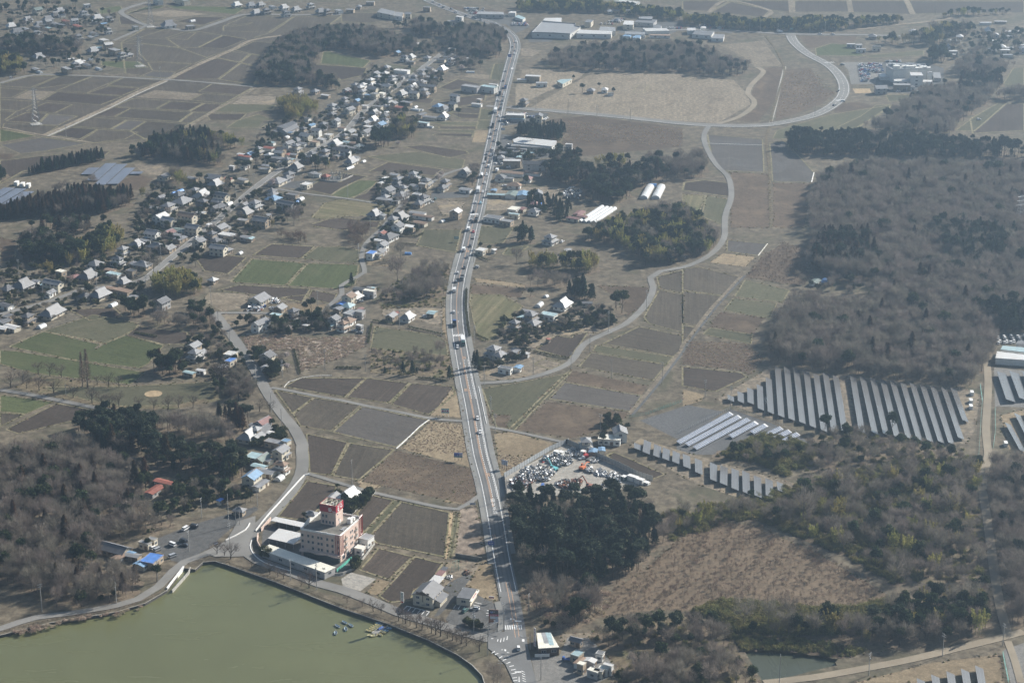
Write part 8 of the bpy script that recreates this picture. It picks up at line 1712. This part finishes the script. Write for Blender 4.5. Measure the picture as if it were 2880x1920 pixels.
 ('4 1030,940 1060,880 1200,830 1285,900 1280,1020 1050,1020', dict(broad=.7, rusty=.3), 4.6, 1.05, 'in the dark grove at the park corner'),
 ('1 1745,570 1800,430 1900,290 2050,200 2352,170 2:150,180 480,250 520,300 500,395 420,330 330,400 100,370 0,340 1:2200,360 2200,430 2080,490 2352,520 2352,625 2100,590 1950,595', dict(bare=.6, broad=.32, conifer=.08), 4.8, 1.0, 'in the big wood between paddies and village'),
 ('2 230,215 480,215 500,275 400,250', dict(bamboo=1), 5.4, 1.15, 'in the golden bamboo top of the big wood'),
 ('2 250,170 480,130 560,130 700,180 880,170 1080,185 1165,240 1130,305 1060,310 1130,400 900,395 700,330 740,260 500,255 480,205 270,190', dict(bare=.6, broad=.32, conifer=.08), 4.8, 1.0, 'in the wood beside the distant junction'),
 ('h 275,220 430,130 600,140 740,155 930,255 930,375 700,410 600,500 430,480 400,370 295,320', dict(bamboo=.85, bare=.15), 4.8, 1.1, 'in the great bamboo grove beside the village'),
 ('h 1555,780 1650,640 1820,640 1840,870 1560,885', dict(broad=1), 5, 1.3, 'in the tall dark pair of trees beyond the street'),
 ('h 1770,640 1900,460 2200,420 2230,550 2270,640 2200,735 1880,735', dict(bamboo=.45, broad=.3, bare=.25), 5, 1.1, 'in the bamboo grove behind the tall dark trees'),
 ('h 615,1085 750,1040 1000,990 1110,1060 1090,1150 760,1185', dict(broad=.7, bamboo=.3), 4.8, .95, 'in the trees behind the graveyard hall'),
 ('1 0,40 250,0 620,5 720,15 500,60 300,55 100,75 0,90', dict(broad=.5, bare=.3, conifer=.2), 6.2, 1.15, 'in the far wood above the distant village'),
 ('1 -40,265 150,245 580,290 590,350 500,385 200,375 -40,355', dict(broad=.6, bare=.4), 6, 1.1, 'in the dark wood of the distant village'),
 ('1 -40,385 90,375 180,435 180,515 -40,518', dict(bamboo=.75, broad=.25), 5.4, 1.1, 'in the golden grove beside the distant village'),
 ('1 345,478 350,425 400,425 405,475', dict(broad=1), 4.2, 1.2, 'standing alone in the distant village'),
 ('1 1120,1250 1150,1160 1220,1150 1290,1240 1240,1270', dict(bamboo=.6, bare=.4), 5, 1.0, 'in the grove above the farm gardens'),
 ('2 1010,1340 1040,1230 1075,1240 1070,1340', dict(bare=1), 5, .8, 'beside the highway workshops'),
 ('2 870,1280 880,1140 960,1110 970,1170 900,1290', dict(broad=.5, bare=.5), 4.6, .85, 'on the roadside bank by the highway'),
]
SINGLES = {  # kind: base points, size
 'cherry': '''b:200,905,0.85 b:300,940,0.85 b:360,965,0.54 b:450,1000,0.93 b:525,1025,0.85 b:600,1012,0.46 b:655,1075,0.93 b:715,1092,1.01 b:780,1115,1.08 b:875,1145,0.62 b:945,1175,0.78 b:1000,1195,0.46 b:1065,1215,0.93 b:1135,1250,0.85 b:1315,1325,0.93 7:1495,682,0.78 7:1590,712,1.01 7:1548,692,0.62 7:1735,765,0.46 7:1860,820,0.78 7:1915,837,0.62 7:1955,850,0.62 7:2075,900,0.62 7:2130,912,1.08 8:40,1015,0.46 8:145,1040,0.46 8:220,1075,0.70 8:275,1085,0.62 4:185,1108,0.93 4:270,1122,1.08 4:370,1142,1.08 4:505,1172,0.93 4:635,1207,1.08 4:700,1227,0.93 4:757,1242,1.08 4:820,1232,1.01 4:75,1102,1.16 4:160,1075,1.08 4:265,1010,0.93 4:345,1022,1.01 4:425,1032,0.93 4:670,1082,0.78 4:750,1092,0.93 4:820,1102,0.93 4:1500,1062,1.60 4:1530,1066,1.55 4:1330,1240,0.93 4:1230,1240,0.93 4:1160,1250,0.93 4:1585,1190,1.16 4:1645,1185,1.24 4:1790,1265,0.93 4:1860,1270,0.93 4:960,1240,0.78 4:1060,1245,0.78''',
 'bare': '''5:388,372,1.5 5:410,215,1.1 5:1205,250,1.0 5:680,885,.9 l:860,770,1.1 g:2190,1005,1.3 9:830,470,1.4 9:1840,420,1.2 9:420,1185,1.1 9:590,1190,1.1 9:720,1170,1.0 4:1060,320,1.0 8:1050,1568,.7 8:1075,1600,.7''',
 'meta': '4:570,1097,.95 4:605,1102,1.05', 'plum': '4:1430,610,1.1 4:1975,905,1.1 4:1980,995,1.1 l:1410,285,1.6 g:1880,480,1.2 l:900,270,1 m:760,690,1.2 h:230,1400,1.3 h:1960,850,1.1 6:0,225,1.0 2:690,1225,1.2 i:1660,600,1.4 i:1650,490,1.3 g:700,800,.8 g:590,1330,.8',
 'conifer': '5:425,1015,.75 5:490,1015,.72 5:745,1045,.7 5:300,1010,.4 5:520,1010,.35 5:935,985,.95 5:915,960,.8 5:1250,55,.9 5:1310,95,1.0 5:70,400,.8 m:410,540,.45 g:2180,870,.4 h:180,660,.7 8:1490,1060,.75 7:1165,440,.7',
 'broad': '4:490,1078,.25 5:960,150,.5 5:1020,165,.55 k:1235,800,1.0 4:1630,700,.55 4:1720,670,.8 4:1760,950,.8 4:1720,900,.6 4:1865,990,.75 4:1760,880,.5 m:1060,390,.9 m:970,390,.7 m:1130,570,1.0 m:1280,650,.6 m:560,610,.9 m:680,640,.8 7:1555,280,.9 7:1690,340,.7 7:1250,290,.7 7:1310,240,.5 a:1320,370,.4 a:1420,590,.6 a:870,780,.45 c:1440,170,.7 j:1140,900,1.1 j:770,740,1.2 j:680,1290,.8 j:800,1480,.9 j:1150,1510,.7 j:960,1500,.6 g:1660,150,1.0 g:1420,270,.9 g:1560,280,.95 g:1500,240,.8 g:1660,290,.7 g:890,400,.9 g:990,430,.7 g:1280,430,.7 g:1380,440,.6 g:1320,520,.6 g:1830,150,.8 g:1900,270,.8 g:2060,230,.7 g:2300,190,1.1 g:280,640,.7 g:390,580,.5 g:820,640,.6 g:160,830,.7 g:2100,950,.6 g:2260,950,.8 6:980,1400,1.15 6:1440,1400,1.1 6:1120,1420,.7 4:1350,270,.9 4:1250,420,.6 7:560,1040,.85 7:350,250,1.15 7:1080,870,.8 7:1020,640,.5 i:1610,1230,.8 2:960,470,.9 2:1660,640,.8 2:1775,610,.5 2:1875,650,.6 2:1600,555,.5 9:480,1568,.8 9:200,1200,.9 9:90,1220,.8 9:470,300,.6''',
 'bamboo': '5:2180,250,1.0 5:2140,240,.9 5:2225,235,.8 4:480,270,.9 g:600,440,1.0 g:660,450,1.0 g:530,380,1.0 g:100,620,.8 g:1890,1010,.6 7:1620,160,.9 7:1600,120,.8 7:980,170,.8'}
GARDENS = [  # outline, count, mix, size, description
 ('g 180,480 700,450 1300,430 1700,470 1650,560 300,1560 0,1568 0,900 150,700', 285, dict(shrub=.6, broad=.2, bare=.15, conifer=.05), .5, 'in the gardens on the paddy side of the village street'),
 ('g 1650,520 2000,560 2352,700 2352,900 1900,1000 1500,1200 700,1568 500,1568', 161, dict(shrub=.6, broad=.15, bare=.25), .45, 'in the gardens on the highway side of the village street'),
 ('h 100,600 1000,380 1500,0 1900,0 1300,500 0,1200 0,800', 161, dict(shrub=.5, broad=.35, bare=.15), .5, 'between the houses at the middle of the village'),
 ('h 1300,520 1700,200 2000,150 2100,400 1700,620 1500,900 1100,1100 700,1000', 133, dict(shrub=.5, broad=.35, bare=.15), .45, 'between the houses below the village street'),
 ('k 0,300 1200,200 2000,250 2000,700 1300,900 700,1100 0,1300', 285, dict(shrub=.66, broad=.14, bare=.2), .42, 'in the gardens of the hamlet'),
 ('l 450,200 1000,150 1350,350 900,800 1150,1100 700,1200 350,1480 300,1300 600,900 450,600', 171, dict(shrub=.65, broad=.2, bare=.15), .42, 'in the gardens between village and highway'),
 ('5 1120,620 1500,640 1600,560 1880,580 1900,690 1500,720 1400,760 1130,900 930,940 950,1000 1300,900 1300,850 1080,760', 285, dict(shrub=.65, broad=.15, bare=.2), .42, 'in the farm gardens beside the country lane'),
 ('m 0,480 200,520 700,480 1100,420 1300,350 1300,620 700,720 180,620', 114, dict(shrub=.5, broad=.3, bare=.2), .5, 'in the gardens above the vine-covered plot'),
 ('4 1280,760 1500,660 1640,830 1700,1000 1640,1130 1500,1180 1450,1020 1280,950', 133, dict(shrub=.55, broad=.15, bare=.3), .45, 'in the gardens beside the park'),
 ('4 1700,870 1800,850 1960,960 1900,1050 1800,1040 1690,900', 57, dict(shrub=.5, broad=.4, bare=.1), .5, 'round the gabled house at the lane corner'),
 ('7 1020,200 1400,180 1550,250 1680,210 1750,330 1600,330 1400,350 1250,420 1180,380', 114, dict(shrub=.6, broad=.25, bare=.15), .5, 'in the old nursery garden above the pond car park'),
 ('d 400,900 1000,600 1450,820 1400,1000 900,930 800,1180 400,1150', 57, dict(shrub=.85, broad=.15), .4, 'in the gardens at the road bend'),
 ('a 1280,420 1500,560 1840,400 1860,360 1700,600 1500,720 1380,650', 85, dict(shrub=.75, broad=.25), .45, 'in the hedge garden behind the hotel'),
 ('a 1500,1400 1760,1150 1800,1180 1560,1480', 30, dict(shrub=.9, broad=.1), .5, 'along the hotel field wall'), ('a 280,1290 560,1400 1150,1568 1180,1540 560,1330 290,1240', 41, dict(shrub=1), .4, 'below the long hotel garage'),
 ('b 1090,930 1330,1010 1330,1050 1080,960', 17, dict(shrub=1), .4, 'in the planted edge of the corner car park'),
 ('1 50,60 560,80 800,110 760,250 500,300 60,240', 133, dict(broad=.5, shrub=.2, bare=.3), .55, 'in the gardens of the distant village'), ('1 200,380 900,360 900,400 650,500 220,510', 68, dict(broad=.5, shrub=.3, bare=.2), .5, 'in the nearer gardens of the distant village'),
 ('3 1800,240 2352,220 2352,400 2000,420 1800,380', 142, dict(broad=.4, bare=.5, shrub=.1), .6, 'in the far hamlet beyond the hospital'), ('i 1000,200 1450,230 1700,300 1900,400 1850,600 1500,560 1350,400 1000,420', 133, dict(broad=.3, bare=.55, shrub=.15), .6, 'in the gardens at the far end of the village'),
 ('i 400,560 1000,600 900,800 600,950 200,900', 76, dict(broad=.4, bare=.2, shrub=.4), .5, 'in the far gardens on the paddy side'), ('i 1000,650 1350,620 1400,700 1250,960 950,1000', 68, dict(broad=.3, bare=.4, shrub=.3), .5, 'in the far gardens on the highway side'),
 ('j 260,780 1000,820 1000,900 700,950 260,930', 49, dict(broad=.4, shrub=.5, bare=.1), .5, 'between the highway workshops'), ('2 1300,1380 1600,1440 1550,1530 1480,1540 1250,1440', 76, dict(conifer=.5, broad=.3, shrub=.2), .5, 'between houses and plastic tunnels'),
 ('6 780,330 1450,370 1280,480 800,420', 41, dict(bare=.6, broad=.3, shrub=.1), .6, 'in the clearing with the green shed'), ('5 2150,200 2352,150 2352,240 2250,260', 26, dict(broad=.4, bare=.5, shrub=.1), .7, 'beside the curved lane farmhouse'),
 ('4 1560,1060 1700,1000 1800,1140 1650,1200 1560,1180', 49, dict(bare=.6, shrub=.4), .55, 'beside the lower park gate'), ('5 1780,1350 1900,1320 2000,1420 1800,1520', 26, dict(broad=.4, shrub=.6), .5, 'between the sheds behind the scrap yard'),
]
STUFFS = [  # uncountable ground growth
 ('sapling_growth', '8 1790,1120 1880,930 2100,780 2352,560 9:200,460 480,480 900,660 1280,880 1440,980 1200,1050 900,1060 300,1000 60,1080 -150,1060', 'sap', 1100, .75, 'dense thin brown saplings on the felled slope'),
 ('vine_tangle', 'm 110,720 550,682 1060,742 1800,702 1830,830 1500,1000 900,1200 890,900 500,905 200,930', 'vine', 900, .42, 'low pale tangle of dead vines on the abandoned plot'),
 ('bamboo_grass', '9 -130,400 450,300 830,190 1500,40 2050,20 2000,300 1450,880 1000,640 450,430 0,560', 'grass', 1500, .9, 'low olive bamboo grass under the scrub wood'),
 ('bamboo_grass', '9 20,1090 300,1010 900,1070 1200,1060 1440,990 1500,1070 1300,1210 800,1230 350,1215 250,1110', 'grass', 1100, 1.15, 'olive bamboo grass along the slope above the small pond'),
 ('bamboo_grass', '6 250,1568 480,1450 560,1430 830,1480 900,1568 9:700,150 550,60', 'grass', 420, 1.0, 'olive bamboo grass below the white framed solar rows'),
 ('weed_growth', '5 240,420 740,250 740,440 690,540 280,560', 'grass', 200, .5, 'low weeds under the copse'), ('weed_growth', '5 200,830 735,880 790,1040 200,1000', 'grass', 160, .45, 'low weeds in the old orchard'),
 ('pond_reeds', '7 60,1215 280,1172 560,1112 800,1085 1000,1030 1060,1015 1010,1045 820,1105 560,1135 300,1195 100,1240', 'vine', 40, .55, 'brown reed tufts standing in the pond shallows'),
 ('bank_growth', '9 350,1250 560,1245 1000,1288 1260,1342 1110,1400 1080,1390 960,1372 720,1346 480,1332 425,1342 380,1290', 'grass', 170, .7, 'brown green growth on the bank of the small pond'),
 ('dry_reeds', 'o 910,1034 1085,1077 1098,1130 1075,1158 830,1105', 'vine', 700, .16, 'dry reed tufts on the fallow plot beside the highway'), ('dry_reeds', '5 610,1330 860,1350 880,1568 400,1530', 'vine', 700, .16, 'dry reed tufts below the field billboard'),
 ('dry_reeds', '6 540,205 690,112 860,142 870,280 920,320 800,400 430,342', 'sap', 420, .55, 'thin reeds beside the bare wood'), ('dry_reeds', '6 60,780 430,800 560,900 470,1010 380,982 0,940', 'vine', 700, .24, 'reed tufts above the solar field'), ('dry_reeds', '8 1080,0 1330,0 1130,140 1075,130', 'vine', 260, .16, 'dry tufts beside the panel fence'),
 ('orchard_saplings', 'g 1900,1160 2352,1160 2352,1260 2180,1230', 'sap', 60, 1.3, 'rows of thin young trees beside the brown field'), ('orchard_saplings', 'l 0,1000 350,1040 200,1330 0,1330', 'sap', 110, 1.5, 'young bare orchard beside the country lane'),
 ('litter_brush', '3 700,520 900,480 1050,640 640,830', 'vine', 500, .25, 'rough tufts in the brown valley field'), ('litter_brush', '2 1500,830 2352,890 2352,1010 1500,970', 'vine', 800, .25, 'rough tufts in the dry field below the new road'),
]
PTS = {}       # kind -> list of (x, y, scale, rot, variant, wood index or text)
def hitroad(x, y, m):
    for P, wd in RDL:
        d = P - (x, y); k = (d * d).sum(1); j = int(k.argmin())
        if k[j] < 220:
            for a in (j - 1, j):
                if 0 <= a < len(P) - 1:
                    s = P[a + 1] - P[a]; t = max(0, min(1, ((x - P[a][0]) * s[0] + (y - P[a][1]) * s[1]) / max(1e-6, (s * s).sum()))); q = P[a] + s * t
                    if math.hypot(q[0] - x, q[1] - y) < wd / 2 + m: return True
    return False
OC = np.array(OCC)
def hithouse(x, y, m): return bool((np.hypot(OC[:, 0] - x, OC[:, 1] - y) < OC[:, 2] * .8 + m).any())
BUSY = [P1(s) for s in PO and [q.replace(':', ' ') for q in PO]]
def addp(kind, x, y, sc, txt): v = RN.randrange(len(VAR[kind])); PTS.setdefault(kind, []).append((x, y, sc, RN.uniform(0, 6.283), v, txt))
for s, mix, sp, sz, txt in WOODS:
    IP = pts(s); hs_ = {k: VAR[k][0][2] * sz for k in mix}; hm = max(hs_.values())
    gp_ = [G(x, y, 0) for x, y in IP]; gp2 = [G(x, y, hm) for x, y in IP]; X = [p[0] for p in gp_ + gp2]; Y = [p[1] for p in gp_ + gp2]; y = min(Y); row = 0
    ks, ws = list(mix), list(mix.values())
    while y < max(Y):
        x = min(X) + (row % 2) * sp / 2
        while x < max(X):
            xx, yy = x + RN.uniform(-.42, .42) * sp, y + RN.uniform(-.42, .42) * sp; kd = RN.choices(ks, ws)[0]; sc = sz * RN.choices((RN.uniform(.6, .9), RN.uniform(.9, 1.28)), (.45, .55))[0]; h = VAR[kd][0][2] * sc
            if inpoly(*PX(xx, yy, 0), IP) and inpoly(*PX(xx, yy, h * .86), IP) and not hithouse(xx, yy, .5) and not hitroad(xx, yy, .6): addp(kd, xx, yy, sc, txt)
            x += sp
        y += sp * .87; row += 1
FLOOR = {}
for kd in PTS:
    for p in PTS[kd]: FLOOR.setdefault(p[5], []).append(p)
for txt, L in FLOOR.items():
    mb = MB()
    for p in L:
        r = 3.6 * RN.uniform(.8, 1.3); a0 = RN.uniform(0, 1); z = .045 + RN.random() * .06; mb.face(*[(p[0] + r * math.cos(a0 + k * 1.0472), p[1] + r * math.sin(a0 + k * 1.0472), z) for k in range(6)])
    tag(mb.build('forest_floor', FM['K2']), kind='structure')
for kd, lst in SINGLES.items():
    for tok in lst.split():
        fr_, rest = tok.split(':'); x, y, sc = rest.split(','); X, Y = P1(f'{fr_} {x},{y}'); addp(kd, X, Y, float(sc) * (1.25 if kd in ('bare', 'cherry') else 1), None)
for s, n, mix, sz, txt in GARDENS:
    P = gp(s); xs = [p[0] for p in P]; ys = [p[1] for p in P]; k = 0; tries = 0; ks, ws = list(mix), list(mix.values())
    while k < n and tries < n * 30:
        tries += 1; x, y = RN.uniform(min(xs), max(xs)), RN.uniform(min(ys), max(ys))
        kd = RN.choices(ks, ws)[0]
        if inpoly(x, y, P) and not hithouse(x, y, .6) and not hitroad(x, y, 1.2): addp(kd, x, y, (sz if kd != 'shrub' else 1.0) * RN.uniform(.7, 1.5), txt); k += 1
# hedges
def hedge(s, h, wd, label):
    P = gp(s); L = plen(P); n = int(L * wd * 16); V = []; c = np.zeros((n, 3))
    for k in range(n):
        (x, y), an = along(P, RN.uniform(0, L)); o_ = RN.uniform(-wd, wd) / 2; c[k] = (x + math.sin(an) * o_, y - math.cos(an) * o_, h * RN.uniform(.1, 1) ** .6)
    c -= np.array([P[0][0], P[0][1], 0]); V = leaf_tris(c, rg.normal(size=(n, 3)), rg.uniform(.4, .9, n), rg.uniform(.3, .6, n)); tag(inst('hedge', crown_mesh('hedge', V, LM['shrub']), None, (*P[0], .03)), label, 'hedge')
for s, h, wd, lb in (('5 862,430 858,560 872,680 885,755', 1.8, 1.4, 'long dark clipped hedge between highway and streaked field'), ('5 925,745 1010,785', 1.6, 1.3, 'short hedge at the foot of the streaked field'), ('5 215,645 370,670', 1.4, 1.4, 'hedge below the pale roofed house beside the copse'), ('5 460,690 600,720 710,745', 1.4, 1.4, 'hedge below the gabled house near the highway'), ('m 1885,560 1860,690 1840,825', 1.6, 1.3, 'tall hedge along the abandoned plot'), ('m 815,900 860,1080 900,1240', 1.0, .9, 'thin hedge line at the edge of the vine plot'),
                     ('5 530,1040 640,1050 720,1065', 1.3, 1.6, 'dark hedge at the foot of the orchard'), ('5 920,195 1020,235', 1.4, 1.2, 'hedge before the white house beside the highway'), ('l 820,1130 1080,1160 1180,1110', 1.5, 1.6, 'dark hedge between garden and mown field'), ('l 780,1270 1060,1290', 1.4, 1.4, 'lower dark hedge beside the mown field'), ('4 930,725 1080,755', 1.0, 2.2, 'rows of reddish brown low bushes in the dark plot'), ('5 1320,860 1570,905', 1.2, 1.2, 'hedge under the dark ploughed garden field'), ('m 1390,1155 1740,1160', 1.2, 2.2, 'dark clipped shrubs along the lane bank'), ('8 815,960 860,975', .9, .9, 'short hedge beside the burger shop')): hedge(s, h, wd, lb)
# individuals: the largest-looking 290 of each kind; the rest of a kind is one forest
LIMIT = dict(cherry=100, bare=292, shrub=292, broad=292, pine=292, conifer=285, rusty=292, bamboo=292, plum=100, meta=10, vine=292, grass=200)
def vis(p, kind):
    x, y = PX(p[0], p[1], VAR[kind][p[4]][2] * p[2] * .7); return -40 < x < 2920 and -40 < y < 1960
TREE_N = {}
class Srcs: pass
SRC = {}
def source(kind):
    "trunk and crown of each variant joined into one mesh, for the forest object"
    if kind in SRC: return SRC[kind]
    out = []
    for v, (tr, cr, h) in enumerate(VAR[kind]):
        bm = bmesh.new(); bm.from_mesh(cr); nf = len(bm.faces)
        if tr is not None: bm.from_mesh(tr)
        bm.faces.ensure_lookup_table()
        for f in bm.faces[nf:]: f.material_index = 1
        me = bpy.data.meshes.new('forest_tree'); bm.to_mesh(me); bm.free(); me.materials.append(cr.materials[0])
        if tr is not None: me.materials.append(tr.materials[0])
        out.append(bpy.data.objects.new('forest_tree', me))
    SRC[kind] = out; return out
def forest(name, kind, L, label):
    srcs = source(kind); n = len(L); me = bpy.data.meshes.new(name); me.vertices.add(n); me.vertices.foreach_set('co', np.array([(p[0], p[1], 0.0) for p in L], np.float32).ravel())
    for an, ty, key, dat in (('rot', 'FLOAT', 'value', [p[3] for p in L]), ('siz', 'FLOAT', 'value', [p[2] for p in L]), ('var', 'INT', 'value', [p[4] for p in L])):
        a = me.attributes.new(an, ty, 'POINT'); a.data.foreach_set(key, dat)
    me.update(); o = inst(name, me); tag(o, label, None, None, 'stuff')
    g = bpy.data.node_groups.new(name, 'GeometryNodeTree'); g.interface.new_socket('Geometry', in_out='INPUT', socket_type='NodeSocketGeometry'); g.interface.new_socket('Geometry', in_out='OUTPUT', socket_type='NodeSocketGeometry')
    nd = g.nodes; ln = g.links; gi = nd.new('NodeGroupInput'); go = nd.new('NodeGroupOutput'); iop = nd.new('GeometryNodeInstanceOnPoints'); jn = nd.new('GeometryNodeJoinGeometry')
    for so in reversed(srcs): oi = nd.new('GeometryNodeObjectInfo'); oi.inputs['Object'].default_value = so; oi.inputs['As Instance'].default_value = True; ln.new(oi.outputs['Geometry'], jn.inputs[0])
    def attr(nm, ty): a = nd.new('GeometryNodeInputNamedAttribute'); a.data_type = ty; a.inputs[0].default_value = nm; return a.outputs[0]
    cx_ = nd.new('ShaderNodeCombineXYZ'); ln.new(attr('rot', 'FLOAT'), cx_.inputs[2]); cs_ = nd.new('ShaderNodeCombineXYZ'); sz = attr('siz', 'FLOAT')
    for i in range(3): ln.new(sz, cs_.inputs[i])
    iop.inputs['Pick Instance'].default_value = True; ln.new(gi.outputs[0], iop.inputs['Points']); ln.new(jn.outputs[0], iop.inputs['Instance']); ln.new(attr('var', 'INT'), iop.inputs['Instance Index']); ln.new(cx_.outputs[0], iop.inputs['Rotation']); ln.new(cs_.outputs[0], iop.inputs['Scale']); ln.new(iop.outputs[0], go.inputs[0])
    md = o.modifiers.new('forest', 'NODES'); md.node_group = g
    return o
CAT = dict(shrub='shrub', bamboo='bamboo', vine='vines', grass='bamboo grass')
FOREST_LABEL = dict(bare='far mass of bare grey brown winter trees', pine='far mass of blackish green pines', broad='far mass of dark evergreen trees', conifer='far mass of dark green conifers', rusty='far mass of rust tinged cedars', bamboo='far mass of yellow green bamboo', shrub='mass of low garden shrubs', vine='mass of dead vine mounds', grass='mass of low bamboo grass')
for kind, L in PTS.items():
    L.sort(key=lambda p: (not vis(p, kind), -VAR[kind][p[4]][2] * p[2] / math.hypot(p[0], p[1])))
    lim = LIMIT.get(kind, 280); ind = [p for p in L[:lim] if vis(p, kind)]; rest = L[len(ind):]
    for x, y, sc, rt, v, txt in ind:
        tr, cr, h = VAR[kind][v]; sc3 = (sc * RN.uniform(.9, 1.1), sc * RN.uniform(.9, 1.1), sc)
        root = empty(NAME[kind], (x, y, 0.02), rt); root.scale = sc3
        if tr is not None: inst('trunk', tr, root)
        inst('crown', cr, root)
        if txt: tag(root, f'{PHR[kind]} {txt}', CAT.get(kind, 'tree'), f'{NAME[kind].replace("_", " ")}s {txt}')
        else: reg(root, ('large ' if sc > 1 else 'small ' if sc < .5 else '') + f'free-standing {PHR[kind]}', CAT.get(kind, 'tree'), 'free-standing trees')
    if rest: forest('forest' if kind not in ('shrub', 'vine', 'grass') else 'undergrowth', kind, rest, FOREST_LABEL.get(kind, 'far mass of trees'))
    TREE_N[kind] = (len(ind), len(rest))
for nm, s, kd, n, sz, lb in STUFFS:
    P = gp(s); xs = [p[0] for p in P]; ys = [p[1] for p in P]; L = []
    while len(L) < n:
        x, y = RN.uniform(min(xs), max(xs)), RN.uniform(min(ys), max(ys))
        if inpoly(x, y, P): L.append((x, y, sz * RN.uniform(.6, 1.3), RN.uniform(0, 6.28), RN.randrange(len(VAR[kd]))))
    forest(nm, kd, L, lb)
L = []          # ragged weedy verges along the nearer plots and lanes
for ln_ in FIELDS.strip().splitlines():
    ty, rest = ln_.split(' ', 1)
    if ty in 'ACSZV': continue
    P = gp(rest)
    if min(p[1] for p in P) > 1500: continue
    P = P + P[:1]; d = RN.uniform(0, 3); tot = plen(P)
    while d < tot:
        (x, y), an = along(P, d); o_ = RN.gauss(0, .7)
        if not hitroad(x, y, .4): L.append((x - math.sin(an) * o_, y + math.cos(an) * o_, RN.uniform(.08, .3), RN.uniform(0, 6.28), RN.randrange(3)))
        d += RN.expovariate(1 / 2.6)
forest('verge_weeds', 'grass', L[::2], 'olive weeds along the field edges'); forest('verge_weeds', 'vine', L[1::2], 'dry pale weeds along the field edges')
print('TREES', TREE_N, 'HOUSES', len(HOUSES), 'OBJECTS', len(bpy.data.objects))
finish_labels()
# ---------------------------------------------------------------- haze: one closed even box of air round everything
mb = MB(); mb.box(0, 7250, (CAMH + 12 - 3) / 2, 18400, 17900, CAMH + 12 + 3)
hz = bpy.data.materials.new('haze'); hz.use_nodes = True; t = hz.node_tree; t.nodes.clear()
pv = t.nodes.new('ShaderNodeVolumePrincipled'); pv.inputs['Color'].default_value = (0.52, 0.74, 1.0, 1); pv.inputs['Density'].default_value = HAZE; pv.inputs['Anisotropy'].default_value = 0.72
pv.inputs['Density Attribute'].default_value = ''
mo = t.nodes.new('ShaderNodeOutputMaterial'); t.links.new(pv.outputs[0], mo.inputs['Volume'])
tag(mb.build('haze', hz), 'thin blue winter haze over the whole town', kind='stuff')
